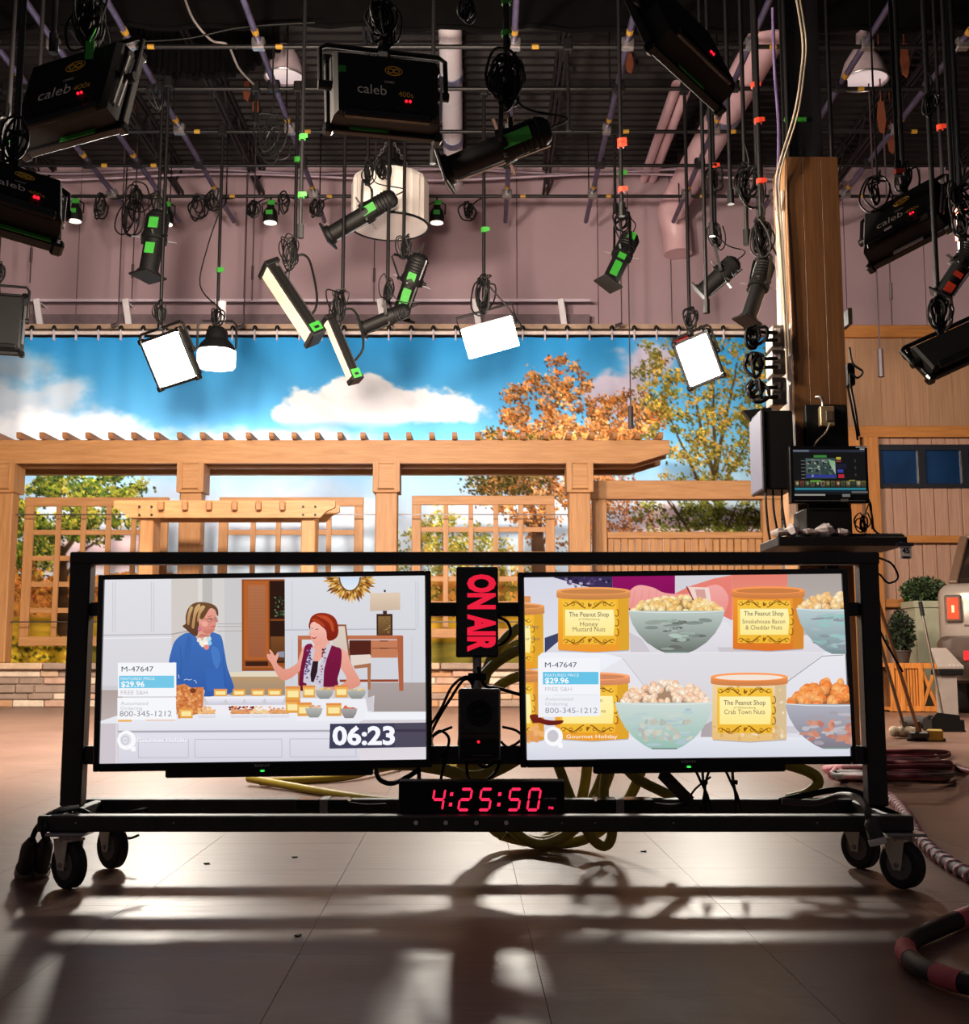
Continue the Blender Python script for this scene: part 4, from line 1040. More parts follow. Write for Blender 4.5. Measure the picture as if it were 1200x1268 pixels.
for k, (px, py, Y, r, n, lab) in enumerate(((95, 30, 6.5, .13, 12, 'thick tangled cable hank above the upper left soft lamp'), (634, 96, 6.45, .12, 16, 'fat round coil of cable above the big spot right of the middle soft lamp'), (468, 20, 6.5, .11, 8, 'tangled cable at the top edge above the middle soft lamp'), (580, 12, 6.5, .07, 6, 'tangled cable at the top edge right of the white duct'),
        (336, 165, 11.2, .22, 6, 'hank hanging from the grid left of the middle soft lamp'), (10, 170, 7.4, .10, 6, 'tangled cable at the left edge between the two left soft lamps'), (195, 115, 7.5, .10, 6, 'tangled cable hank right of the upper left soft lamp'),
        (885, 225, 9.5, .10, 7, 'cable hank above the spot left of the wooden column'), (930, 230, 9.4, .14, 8, 'hanging cable cluster at the left of the column top'), (945, 290, 8.4, .10, 8, 'cable cluster above the silver spot at the column'), (1088, 240, 8.5, .12, 5, 'cable hank left of the soft lamp right of the column'), (1190, 250, 7.5, .13, 8, 'cable cluster at the right edge above the orange-taped spot'), (1186, 385, 7.5, .06, 6, 'cable knot above the tilted panel at the right edge'),
        (1150, 130, 9.5, .10, 5, 'thin cable cluster high in the grid at the far right'), (770, 275, XY[110] - .1, .16, 6, 'cable hank around the slim spot right of centre'))):
    LOOSE.append((px, py, Y, r, n, lab, k))
# loose drop pipes without a lamp in view
for px, Y, yb, lab in ((66, 6.6, 62, 'an empty clamp at the upper left'), (372, 9.6, 292, 'the cable bundle of the longer strip lamp'), (762, XY[163], 262, 'nothing but a cable left of the slim spot'), (882, 9.6, 290, 'cables left of the spot by the column'), (905, 9.0, 250, 'cables between the column and the spot'), (925, 8.6, 300, 'cables at the column, the inner one'), (940, 8.6, 296, 'cables hard against the column'), (875, 9.6, 385, 'a small bracket above the bright panel by the column'),
        (1112, 8.6, 215, 'the taped hook right of the steel column'), (1180, 7.6, 250, 'the cable cluster at the right edge'), (1168, 9.6, 240, 'a second hook at the right edge'), (1190, 8.6, 330, 'the clamp nearest the right edge'), (8, 7.6, 200, 'cables at the left edge'), (316, XY[110], 150, 'the hank left of the middle soft lamp'), (770, 9.6, 265, 'the slim spot cable'), (704, XY[58], 160, 'a short empty spigot right of the big spot'), (536, 9.6, 200, 'an empty spigot behind the white lantern'), (46, 8.6, 150, 'a second clamp at the upper left')):
    q = P(px, yb, Y); drop_pipe(lab, (q.x, q.y), q.z, .017)
def nearest_drop(px, py):
    best = None
    for x, y, z0, t in DROPS:
        q = P(px, py, y); d = abs(q.x - x) / y * F
        if q.z < z0 - .02 or q.z > ZG: d += 60
        if best is None or d < best[0]: best = (d, x, y, q.z, t)
    return best
for px, py, Y, r, n, lab, k in LOOSE:
    d, x, y, z, t = nearest_drop(px, py)
    c = Vector((x, y - .03, z)) if d < 26 else P(px, py, min(CROSS, key=lambda q: abs(q - Y)))
    up = [c + Vector((.02, 0, r * 1.6)), c + Vector((.0, .02, r * 2.4))]
    if d >= 26: up.append(Vector((c.x, c.y, ZG)))
    coil('black ' + lab, c, r * c.y / Y, n, .008, 60 + k, 1.15, [up])
for px, py, Y, m in ((800, 180, 9.6, ORANGET), (772, 175, 9.6, ORANGET), (795, 235, 9.5, ORANGET), (928, 106, 8.6, ORANGET), (950, 150, 8.6, ORANGET), (892, 206, 9.5, ORANGET), (940, 225, 8.6, ORANGET), (1108, 213, 8.55, ORANGET), (1180, 262, 7.55, ORANGET), (1161, 158, 9.55, ORANGET), (1187, 295, 7.5, ORANGET), (768, 215, 9.5, GREEN), (354, 198, 9.5, GREEN), (376, 242, 9.5, GREEN), (10, 178, 7.4, GREEN), (615, 42, 6.45, GREEN), (653, 3, 6.45, GREEN), (253, 335, XY[163] - .06, GREEN), (617, 285, XY[110] - .3, GREEN), (392, 170, 9.5, GREEN)):
    d, x, y, z, t = nearest_drop(px, py)
    w = .018 * y / 8; mb = MB(); mb.cyl((x, y, z - w), (x, y, z + w), .030, n=8); mb.prism([(0, -w), (w * 2.4, -w * .7), (w * 2.2, w * 1.0), (0, w)], (x, y - .03, z), X_, Z_, .004); mb.build('tape', m, t)
# long hanging lines against the mauve wall
for k, (px, y0, y1, Y, lab, w) in enumerate(((37, 250, 350, 15.9, 'left of the guard rail', 0), (146, 255, 400, 15.9, 'with a hooked end left of the vertical spot', 1), (163, 250, 370, 15.9, 'with turnbuckle left of the vertical spot', 0), (302, 250, 402, 15.9, 'with a hooked end between the dome softbox and the strip lamp', 1), (312, 250, 372, 15.9, 'with turnbuckle left of the longer strip lamp', 0), (463, 300, 375, 15.9, 'below the white lantern', 0), (781, 310, 505, XY[243], 'with a black plug end over the printed oak', 2), (770, 360, 400, 15.9, 'below the slim spot', 1), (854, 235, 400, 15.9, 'left of the bright panel by the column', 0), (1090, 260, 435, XY[110], 'with a black weight right of the wooden column', 2), (1105, 330, 402, XY[163], 'twisted white, right of the wooden column', 0))):
    a, b = P(px, y0, Y), P(px, y1, Y); zt = ZG + .06 if Y < 15.3 else ZC + .11
    mb = MB(); mb.tube([(b.x, Y, zt), (b.x, Y, b.z)], .009, 5)
    if w == 1: mb.tube([(b.x, Y, b.z), (b.x - .02, Y, b.z - .02), (b.x - .09, Y, b.z - .04)], .025, 6)
    if w == 2: mb.cyl((b.x, Y, b.z + .02), (b.x, Y, b.z - .28), .035, n=8)
    if w == 0: mb.cyl((b.x, Y, b.z + .5), (b.x, Y, b.z + .3), .02, n=6)
    tag(mb.build('hanging_line', mat('dark_hanging_wire', (70, 58, 64), .5)), 'thin hanging line %s' % lab, 'line')
# ---------------------------------------------------------------- rolling monitor stand
YFR, YBK, YPO = 3.10, 3.45, 3.29
CARTB = mat('black_painted_square_tube', (56, 50, 49), 0.5, 0.0, 0.25, 14, 0.02)
WHITEWHEEL = mat('cream_caster_plate', (236, 226, 204), .45, 0, .1, 12)
TYRE = mat('dark_rubber_tyre', (34, 33, 35), .6, 0, .2, 20)
cart = thing('monitor_stand', 'long black square-tube rolling stand carrying two televisions, on caster wheels', 'stand', (0, YPO, 0))
T_ = .052
xL = P(96.5, 850, YPO).x; xR = P(1079, 850, YPO).x
zTop = P(600, 684.5, YPO).z; zTopB = P(600, 699.5, YPO).z; hT = zTop - zTopB
zr1 = P(600, 1010.5, YFR - .026).z; zr0 = P(600, 1030.5, YFR - .026).z; zr = (zr0 + zr1) / 2; hR = zr1 - zr0
def cbox(nm, c, s, m=None, bev=.004): mb = MB(); mb.box(c, s, None, bev); return mb.build(nm, m or CARTB, cart)
cbox('post', (xL, YPO, (zr1 + zTop) / 2), (.058, .05, zTop - zr1)); cbox('post', (xR, YPO, (zr1 + zTop) / 2), (.054, .05, zTop - zr1))
cbox('top_bar', ((xL + xR) / 2, YPO - .002, (zTop + zTopB) / 2), (xR - xL + .058, .054, hT))
xf0, xf1 = P(50, 1020, YFR).x, P(1128, 1020, YFR).x
cbox('front_rail', ((xf0 + xf1) / 2, YFR, zr), (xf1 - xf0, .05, hR))
cbox('back_rail', ((xf0 + xf1) / 2, YBK, zr), (xf1 - xf0, .05, hR))
for x in (xf0 + .03, xL, xR, xf1 - .03): cbox('side_rail', (x, (YFR + YBK) / 2, zr + .002), (.045, YBK - YFR - .05, hR - .006))
for py0, py1 in ((746, 763), (924, 946)): cbox('cross_bar', ((xL + xR) / 2, YPO + .01, P(600, (py0 + py1) / 2, YPO).z), (xR - xL - .05, .04, (py1 - py0) / 448.))
# bright bolt heads and screws on the front rail
for px in (515, 552, 590, 627, 696, 737, 94, 215, 834, 1012):
    q = P(px, 1019, YFR - .026); r_ = .006 if 500 < px < 640 else .0028
    mb = MB(); mb.lathe([(0, r_), (.002, r_ * .9)], q, (0, -1, 0), 10); mb.build('screw', mat('pale_screw_head', (236, 232, 222), .4) if r_ > .004 else GALV, cart)
mb = MB(); b0 = P(822, 960, YPO + .06); b1 = P(850, 1000, YBK); mb.bar(b0, (b1.x, YBK - .03, zr1), .035, .02); mb.build('diagonal_brace', CARTB, cart)
def caster(px, yw, swivel, r=.060):
    x = P(px, 1060, yw).x
    c = Vector((x, yw, r + .001)); ax = Vector((math.cos(swivel), math.sin(swivel), 0)); fw = Vector((-math.sin(swivel), math.cos(swivel), 0))
    mb = MB(); mb.box((x, yw + .0, zr0 - .004), (.10, .09, .008), Matrix.Rotation(0, 3, 'Z'), .002); mb.cyl((x, yw, zr0 - .008), (x, yw, zr0 - .022), .028, n=14)
    f = mb.build('caster', GALV, cart)
    mb = MB()
    for s in (-1, 1):
        o = c + ax * (s * .024); X2 = fw; 
        mb.prism([(-.010, -.012), (.012, -.012), (.030, .03), (.036, zr0 - .018 - c.z), (-.022, zr0 - .018 - c.z)], o + ax * .002, X2, Z_, .003)
    mb.box((x, yw, zr0 - .020), (.054, .05, .006), Matrix((ax, fw, Vector((0, 0, 1)))).transposed())
    mb.build('fork', WHITEWHEEL, f)
    mb = MB(); mb.lathe([(-.017, r - .006), (-.012, r), (.012, r), (.017, r - .006)], c, ax, 28, False); mb.lathe([(-.017, r * .62), (-.017, r - .006)], c, ax, 28, False); mb.lathe([(.017, r * .62), (.017, r - .006)], c, ax, 28, False)
    mb.build('tyre', TYRE, f, 40)
    mb = MB(); mb.lathe([(-.015, r * .64), (-.010, r * .3), (-.020, r * .2), (.020, r * .2), (.010, r * .3), (.015, r * .64)], c, ax, 20); mb.build('wheel_hub', mat('grey_wheel_hub', (120, 116, 114), .45), f, 40)
    mb = MB(); mb.cyl(c - ax * .03, c + ax * .03, .007, n=8); mb.build('axle', GALV, f)
caster(86, YFR - .01, .93); caster(139, YBK - .07, .85); caster(1117, YFR - .01, .65); caster(1066, YBK - .07, .55)

# ---------------------------------------------------------------- the two televisions
BEZ = mat('black_gloss_bezel', (12, 12, 14), 0.15, 0, .05, 10, spec=.6)
class Picture:
    """flat picture on a screen: coloured polygons, each a hair in front of the last"""
    def __init__(s, to3, n): s.to3 = to3; s.n = n; s.v = []; s.f = []; s.c = []; s.k = 0
    def poly(s, pts, c, c2=None, hold=False):
        if not hold: s.k += 1
        o = len(s.v); ys = [p[1] for p in pts]; y0, y1 = min(ys), max(ys)
        a = lin(c); b = lin(c2) if c2 else a
        for p in pts:
            s.v.append(s.to3(p[0], p[1]) + s.n * (s.k * 2e-5)); t = (p[1] - y0) / (y1 - y0) if c2 and y1 > y0 else 0
            s.c.append(tuple(a[i] * (1 - t) + b[i] * t for i in range(3)))
        s.f.append(tuple(range(o, o + len(pts))))
    def rect(s, x0, y0, x1, y1, c, c2=None, hold=False): s.poly([(x0, y0), (x1, y0), (x1, y1), (x0, y1)], c, c2, hold)
    def ell(s, cx, cy, rx, ry, c, c2=None, n=18, a0=0, a1=6.2832, th=0, hold=False):
        full = abs(a1 - a0) > 6.2; P_ = []
        for i in range(n if full else n + 1):
            a = a0 + (a1 - a0) * i / n; x, y = rx * math.cos(a), ry * math.sin(a)
            P_.append((cx + x * math.cos(th) - y * math.sin(th), cy + x * math.sin(th) + y * math.cos(th)))
        s.poly(P_, c, c2, hold)
    def line(s, pts, w, c, hold=False):
        if not hold: s.k += 1
        for (x0, y0), (x1, y1) in zip(pts[:-1], pts[1:]):
            d = math.hypot(x1 - x0, y1 - y0) or 1; nx, ny = -(y1 - y0) / d * w / 2, (x1 - x0) / d * w / 2
            s.poly([(x0 + nx, y0 + ny), (x1 + nx, y1 + ny), (x1 - nx, y1 - ny), (x0 - nx, y0 - ny)], c, None, True)
    def ring(s, cx, cy, rx, ry, w, c, a0=0, a1=6.2832, n=24):
        s.line([(cx + rx * math.cos(a0 + (a1 - a0) * i / n), cy + ry * math.sin(a0 + (a1 - a0) * i / n)) for i in range(n + 1)], w, c)
    def blob(s, pts, c, c2=None, k=4):
        q = smooth_path([(p[0], p[1], 0) for p in pts], k, True); s.poly([(v.x, v.y) for v in q], c, c2)
    def text(s, st, x0, yb, c, h=None, w=None):
        """yb: foot of the letters; h: capital height; w: total width"""
        s.k += 1; vs, fs, (a, b, top) = TEXT[st]
        kx = w / (b - a) if w else h / TEXT_CAP; ky = h / TEXT_CAP if h else kx
        o = len(s.v); cc = lin(c)
        for p in vs: s.v.append(s.to3(x0 + (p[0] - a) * kx, yb - p[1] * ky) + s.n * (s.k * 2e-5)); s.c.append(cc)
        s.f += [tuple(i + o for i in f) for f in fs]
    def build(s, name, m, parent):
        me = bpy.data.meshes.new(name); org = ORG[parent.name]
        me.from_pydata([tuple(q - org) for q in s.v], [], s.f)
        at = me.color_attributes.new('Col', 'FLOAT_COLOR', 'POINT')
        at.data.foreach_set('color', np.array([(*c, 1) for c in s.c], np.float32).ravel())
        me.materials.append(m); o = bpy.data.objects.new(name, me); COL.objects.link(o); o.parent = parent; ORG[o.name] = org; return o
SCREENM = vmat('lit_screen', TV_GAIN, .35, spec=.2)
YTV = 3.215
def television(label, outer, screen, bar):
    (tlx, tly), (trx, try_), (blx, bly), (brx, bry) = [tuple(q) for q in outer]
    A, B, Cc, D = [P(x, y, YTV) for x, y in outer]           # top left, top right, bottom left, bottom right
    # true rectangle, rolled a little on its mount
    X = ((B - A) + (D - Cc)).normalized(); X.y = 0; X.normalize(); Zv = Vector((-X.z, 0, X.x)); N = X.cross(Zv)
    C = (A + B + Cc + D) / 4; W = ((B - A).length + (D - Cc).length) / 2; Hh = (A - Cc).dot(Zv) / 2 + (B - D).dot(Zv) / 2
    t = thing('television', label, 'television', tuple(C)); R = Matrix((X, -N, Zv)).transposed()
    at = lambda u, v, w=0: C + X * u + Zv * v + N * w
    sp = [P(x, y, YTV) - C for x, y in screen]
    sl = (sp[0].dot(X) + sp[2].dot(X)) / 2; sr = (sp[1].dot(X) + sp[3].dot(X)) / 2; st = (sp[0].dot(Zv) + sp[1].dot(Zv)) / 2; sb = (sp[2].dot(Zv) + sp[3].dot(Zv)) / 2
    D0 = .045
    mb = MB()
    mb.box(at((-W / 2 + sl) / 2, 0, -.011), (sl + W / 2, .022, Hh), R, .003); mb.box(at((W / 2 + sr) / 2, 0, -.011), (W / 2 - sr, .022, Hh), R, .003)
    mb.box(at((sl + sr) / 2, (Hh / 2 + st) / 2, -.0112), (sr - sl, .022, Hh / 2 - st), R, .002); mb.box(at((sl + sr) / 2, (-Hh / 2 + sb) / 2, -.0112), (sr - sl, .022, sb + Hh / 2), R, .002)
    mb.build('bezel', BEZ, t)
    mb = MB(); mb.box(at(0, 0, -.034), (W * .985, .022, Hh * .97), R, .004); mb.box(at(0, -.02, -.052), (W * .55, .02, Hh * .6), R, .006); mb.build('rear_cover', BLACKM, t)
    a, b = bar; xa_ = (P(a, 960, YTV) - C).dot(X); xb_ = (P(b, 960, YTV) - C).dot(X)
    mb = MB(); mb.box(at((xa_ + xb_) / 2, -Hh / 2 - .008, -.022), (xb_ - xa_, .04, .022), R, .004); mb.build('speaker_bar', BEZ, t)
    mb = MB(); mb.text('SONY', at(0, -Hh / 2 + .008, .0008), X, Zv, w=.042, h=.0066, align='c'); mb.build('printed_name', mat('silver_print', (210, 208, 210), .4), t)
    mb = MB(); mb.sphere(at(.0, -Hh / 2 - .003, -.001), .004, 10, 6, (1.6, 1, .6)); mb.build('power_light', GREENLED, t)
    mb = MB()
    for u in (-W / 2 + .02, W / 2 - .02):
        mb.box(at(u, 0, -.052), (.03, .03, .03), R)
    mb.box(at(0, .11, -.064), (.2, .02, .02), R); mb.box(at(0, -.19, -.064), (.2, .02, .02), R)
    mb.build('mount', BLACK, t)
    tlx, tly = screen[0]; trx, try_ = screen[1]; blx, bly = screen[2]; brx, bry = screen[3]
    def to3(px, py):
        v = (py - tly) / (bly - tly)
        for _ in range(3):
            l = tlx + (blx - tlx) * v; r_ = trx + (brx - trx) * v; u = (px - l) / (r_ - l)
            a_ = tly + (try_ - tly) * u; b_ = bly + (bry - bly) * u; v = (py - a_) / (b_ - a_)
        u = min(max(u, 0), 1); v = min(max(v, 0), 1)
        return at(sl + (sr - sl) * u, st + (sb - st) * v, -.012)
    return t, to3, N, at, W, Hh
TVL, map_l, NL, atl, WL, HL = television('television on the left of the stand, showing two women talking behind a counter', ((122.6, 712), (533.5, 706.5), (113, 956), (535, 950.5)), ((128.3, 717.5), (526.5, 712.7), (122, 944.8), (527, 941.5)), (204, 462))
TVR, map_r, NR, atr, WR, HR = television('television on the right of the stand, showing a close-up of nut tins and bowls', ((642, 708.5), (1050, 704), (643.5, 951), (1061, 945.5)), ((649.7, 714.6), (1043.2, 710.6), (652, 941.2), (1054.5, 936.4)), (735, 974))

# ---------------------------------------------------------------- red ON AIR box on its pole
YS = 3.235
c0, c1 = P(565, 702, YS), P(617, 814, YS); cx_, cz_ = (c0.x + c1.x) / 2, (c0.z + c1.z) / 2
sg = thing('on_air_sign', 'upright black light box with red ON AIR letters, between the two televisions', 'sign', (cx_, YS, c1.z))
w_, h_ = c1.x - c0.x, c0.z - c1.z
mb = MB(); mb.box((cx_, YS + .03, cz_), (w_, .07, h_), None, .004); mb.build('housing', mat('charcoal_sign_case', (50, 48, 47), .5), sg)
mb = MB(); mb.box((cx_, YS - .006, cz_), (w_ - .012, .004, h_ - .012)); mb.build('front_film', mat('dark_glossy_film', (26, 24, 22), .12, 0, .3, 20, .1), sg)
mb = MB(); q = P(592, 713, YS)
o = Vector((cx_ - .022, YS - .009, P(600, 711.5, YS).z)); mb.text('ON AIR', o, (0, 0, -1), (1, 0, 0), h=.068, w=.212)
mb.build('red_letters', mat('lit_red_letters', (200, 20, 40), .4, emit=(238, 30, 62), estr=.95), sg)
mb = MB(); mb.tube([(cx_, YS + .03, c1.z), (cx_, YS + .03, P(600, 862, YS).z)], .0125, 10); mb.build('pole', GALV, sg, 50)
mb = MB(); mb.box((cx_, YS + .03, P(600, 838, YS).z), (.05, .03, .02)); mb.build('clamp', BLACK, sg)
# ---------------------------------------------------------------- small monitor speaker
YK = 3.19
k0, k1 = P(562, 853, YK), P(620, 942, YK); kx, kz = (k0.x + k1.x) / 2 + .006, (k0.z + k1.z) / 2; kw, kh = k1.x - k0.x - .012, k0.z - k1.z
spk = thing('desk_speaker', 'small black powered speaker with a red light, strapped under the ON AIR box', 'speaker', (kx, YK, k1.z))
mb = MB(); mb.box((kx, YK + .06, kz), (kw, .13, kh), None, .005); mb.build('cabinet', mat('charcoal_speaker_case', (58, 56, 56), .55), spk)
mb = MB(); mb.box((kx, YK - .007, kz + kh * .17), (kw * .92, .006, kh * .58), None, .003); mb.build('grille', mat('black_speaker_cloth', (70, 68, 68), .9, 0, .2, 60, .2), spk)
for r_, m_ in ((.036, BLACKG), (.030, RUBBER), (.010, BLACKG)):
    mb = MB(); mb.lathe([(0, r_), (.003, r_ * .9), (.001 if r_ > .02 else .004, r_ * .5)], (kx, YK - .010 - (.036 - r_) * .1, kz + kh * .17), (0, -1, 0), 24); mb.build('cone', m_, spk, 40)
mb = MB(); mb.box((kx, YK - .006, kz - kh * .33), (kw * .94, .006, kh * .26), None, .002); mb.build('control_panel', BLACKG, spk)
mb = MB(); mb.bar((kx - kw * .46, YK - .008, kz - kh * .155), (kx + kw * .46, YK - .008, kz - kh * .155), .003, .004); mb.build('trim_line', mat('brown_line', (92, 60, 50), .5), spk)
mb = MB(); mb.sphere((kx - kw * .02, YK - .010, kz - kh * .235), .004, 8, 6); mb.build('power_light', REDLED, spk)
for du in (-.15, .26):
    mb = MB(); mb.cyl((kx + kw * du, YK - .008, kz - kh * .26), (kx + kw * du, YK - .016, kz - kh * .26), .006, n=12); mb.build('knob', BLACK, spk)
mb = MB(); mb.bar((kx - kw * .2, YK - .0098, kz - kh * .42), (kx + kw * .3, YK - .0098, kz - kh * .42), .003, .001); mb.build('printed_line', mat('grey_print', (110, 106, 104), .5), spk)
mb = MB(); mb.box((kx, YK + .1, kz - kh * .1), (.05, .05, .03)); mb.build('bracket', BLACK, spk)
# ---------------------------------------------------------------- digital clock
YC = 3.13
d0, d1 = P(494, 966.5, YC), P(699.5, 1010.2, YC); dx_, dz_ = (d0.x + d1.x) / 2, (d0.z + d1.z) / 2; dw, dh = d1.x - d0.x, d0.z - d1.z
clk = thing('digital_clock', 'long black digital clock reading 4:25:50 in red on the front rail', 'clock', (dx_, YC, d1.z))
mb = MB(); mb.box((dx_, YC + .02, dz_), (dw, .055, dh), None, .003); mb.build('case', BLACK, clk)
mb = MB(); mb.box((dx_, YC - .0085, dz_), (dw - .008, .002, dh - .008)); mb.build('front_window', mat('dark_red_window', (18, 12, 13), .12, 0, .1, 10), clk)
SEGS = {'a': [(.12, .94), (.2, 1.0), (.8, 1.0), (.88, .94), (.8, .88), (.2, .88)], 'g': [(.12, .5), (.2, .56), (.8, .56), (.88, .5), (.8, .44), (.2, .44)], 'd': [(.12, .06), (.2, .12), (.8, .12), (.88, .06), (.8, 0), (.2, 0)],
        'f': [(0, .57), (.08, .51), (.16, .57), (.16, .86), (.08, .93), (0, .88)], 'b': [(.84, .57), (.92, .51), (1, .57), (1, .88), (.92, .93), (.84, .86)], 'e': [(0, .12), (.08, .07), (.16, .14), (.16, .43), (.08, .49), (0, .43)], 'c': [(.84, .14), (.92, .07), (1, .12), (1, .43), (.92, .49), (.84, .43)]}
ON = {'4': 'fgbc', '2': 'abged', '5': 'afgcd', '0': 'abcdef'}
GLR = mat('red_led_segment', (230, 30, 60), .4, emit=(255, 40, 84), estr=1.3)
yd0, yd1 = P(600, 1004, YC).z, P(600, 975, YC).z; hd = yd1 - yd0
for ch, px in (('4', 533), ('2', 566), ('5', 591), ('5', 627), ('0', 651)):
    o = Vector((P(px, 990, YC).x, YC - .0105, yd0)); wd = .033; mb = MB()
    for sgm in ON[ch]:
        mb.prism([((p[0] * wd + .16 * hd * p[1]), p[1] * hd) for p in SEGS[sgm]], o, X_, Z_, .001)
    mb.build('digit', GLR, clk)
for px in (557, 616.5):
    mb = MB()
    for v in (.28, .72):
        o = P(px, 990, YC); mb.prism([(-.004, -.004), (.004, -.004), (.0055, .005), (-.0025, .005)], (o.x + .1 * hd * v, YC - .0105, yd0 + hd * v), X_, Z_, .001)
    mb.build('colon', GLR, clk)
mb = MB(); q = P(682, 1001.5, YC); mb.text('PM', (q.x, YC - .0105, q.z), X_, Z_, h=.007, align='c'); mb.build('pm_mark', GLR, clk)
mb = MB(); q = P(681, 989, YC); mb.text('LIVE TIMER', (q.x, YC - .0105, q.z), X_, Z_, w=.034, h=.0035, align='c'); mb.build('printed_name', INK, clk)
# power boxes lying on the back rail
for k, (px0, px1, lab) in enumerate(((370, 436, 'black power adapter with a pale band lying on the rear rail, left of the clock'), (735, 806, 'black power adapter with a pale band lying on the rear rail, right of the clock'))):
    a, b = P(px0, 1000, YBK - .03), P(px1, 1000, YBK - .03); t = thing('power_adapter', lab, 'adapter', ((a.x + b.x) / 2, YBK - .06, zr1))
    mb = MB(); mb.box(((a.x + b.x) / 2, YBK - .07, zr1 - .008), (b.x - a.x, .08, .034), None, .006); mb.build('case', BLACKG, t)
    mb = MB(); x = P(px0 + (32 if k == 0 else 32), 1000, YBK - .09).x; mb.box((x, YBK - .07, zr1 - .008), (.022, .083, .037)); mb.build('band', mat('pale_grey_band', (150, 146, 140), .5), t)
    mb = MB(); mb.tube(smooth_path([(b.x, YBK - .07, zr1 - .005), (b.x + .04, YBK - .07, zr1 - .01), (b.x + .10, YBK - .07, zr1 - .008)], 5), .004, 6); mb.build('lead', RUBBER, t)

# ---------------------------------------------------------------- cable hoses behind and under the stand
def hose(label, pts, r, m, name='cable', k=10, n=10): return cable(label, pts, r, m, n, name, k)
Yh = 3.62
def loop(cx, cy, rx, ry, Y, wob=0, n=10, a0=0): return [P(cx + rx * math.cos(a0 + 2 * math.pi * i / n) * (1 + .05 * math.sin(i * 2 + wob)), cy + ry * math.sin(a0 + 2 * math.pi * i / n), Y + .03 * math.sin(i * 1.3 + wob)) for i in range(n)]
hp = []
for k, (cx_, cy_, rx, ry) in enumerate(((662, 925, 92, 122), (672, 905, 82, 136), (690, 915, 112, 130), (655, 940, 76, 104))): hp += loop(cx_, cy_, rx, ry, Yh + .035 * k, k, 10, 2.0)
hose('thick olive cable coiled in big loops behind the right television, hanging under the rail', hp, .0165, OLIVE, 'hose_coil', 7)
hose('olive cable loop hanging under the rail right of the clock', [P(690, 945, 3.55), P(712, 1000, 3.55), P(735, 1040, 3.55), P(752, 1046, 3.55), P(758, 1025, 3.55), P(748, 985, 3.55), P(752, 948, 3.55)], .0155, OLIVE)
hose('olive cable bent under the right television near the right post', [P(950, 940, 3.5), P(1000, 955, 3.5), P(1013, 968, 3.5), P(1000, 983, 3.5), P(975, 990, 3.5)], .0165, YELLOWC)
hose('olive cable slanting down under the right television', [P(770, 945, 3.5), P(790, 965, 3.5), P(830, 985, 3.52), P(838, 992, 3.55)], .0155, OLIVE)
hose('yellow cable running along the floor under the left television', [G(308, 964, .03), G(352, 972, .02), G(420, 984, .017), G(478, 992, .017), G(530, 997, .017)], .0175, YELLOWC)
hose('second yellow cable crossing the floor behind the left television', [G(322, 968, .02), G(380, 966, .017), G(430, 962, .02), G(462, 954, .03), G(520, 945, .02), G(575, 948, .02)], .0175, YELLOWC)
hose('thick olive cable slung between the televisions below the speaker', [P(455, 948, 3.42), P(500, 946, 3.42), P(545, 952, 3.42), P(590, 962, 3.42), P(640, 940, 3.42), P(660, 920, 3.42)], .018, OLIVE)
for k, (lab, pts, r) in enumerate((('black lead from the left television looping to the speaker top', [P(528, 905, 3.3), P(545, 880, 3.28), P(560, 850, 3.26), P(578, 838, 3.25), P(588, 850, 3.27), P(592, 862, 3.3)], .004),
        ('black lead arching over the speaker top to the left', [P(524, 930, 3.32), P(540, 895, 3.3), P(556, 868, 3.26), P(574, 842, 3.24), P(584, 846, 3.26), P(586, 858, 3.28)], .004),
        ('black lead from the ON AIR box curling out at its right', [P(612, 762, 3.28), P(628, 770, 3.27), P(632, 785, 3.27), P(622, 797, 3.28), P(612, 798, 3.29)], .0045),
        ('black lead from the pole down to the right television', [P(592, 826, 3.25), P(600, 848, 3.24), P(616, 852, 3.26), P(644, 860, 3.28), P(660, 862, 3.3)], .005),
        ('black leads knotted under the speaker', [P(578, 942, 3.26), P(580, 962, 3.26), P(594, 970, 3.26), P(612, 958, 3.27), P(618, 942, 3.28), P(600, 950, 3.29), P(585, 940, 3.3)], .0045),
        ('black lead hanging under the left television near the clock', [P(465, 952, 3.32), P(470, 965, 3.3), P(485, 970, 3.29), P(505, 962, 3.29), P(520, 952, 3.3)], .007),
        ('black lead from the speaker side dropping behind the clock', [P(560, 925, 3.3), P(552, 940, 3.28), P(546, 965, 3.28), P(545, 980, 3.3)], .0045),
        ('thin black lead coiled left of the speaker', [P(532, 915, 3.3), P(545, 905, 3.28), P(556, 915, 3.27), P(550, 935, 3.28), P(538, 930, 3.29), P(536, 912, 3.3), P(560, 900, 3.3)], .004),
        ('thin black lead at the right of the speaker', [P(622, 900, 3.28), P(640, 905, 3.28), P(646, 915, 3.29), P(630, 925, 3.3), P(620, 918, 3.3)], .004))):
    cable(lab, pts, r, RUBBER)
cable('dark red lead hanging beside the clock top left', [P(518, 948, 3.34), P(519, 960, 3.33), P(518, 985, 3.33)], .006, mat('dark_red_lead', (96, 28, 34), .5))
for k, (px, w) in enumerate(((868, 3), (905, 2))):
    mb = MB()
    for i in range(w): mb.tube(smooth_path([P(px - 6 + 8 * i, 955, 3.36), P(px + 3 * i, 968, 3.34), P(px + 8 - 2 * i, 985, 3.33), P(px + 12 - 6 * i, 1004, 3.34)], 5), .004, 6)
    mb.tube([P(px + 2, 968, 3.335), P(px + 8, 969, 3.335)], .007, 6)
    tag(mb.build('cable_bunch', RUBBER), 'black leads tied in a bunch under the right television, %s one' % ('left' if k == 0 else 'right'), 'cable')
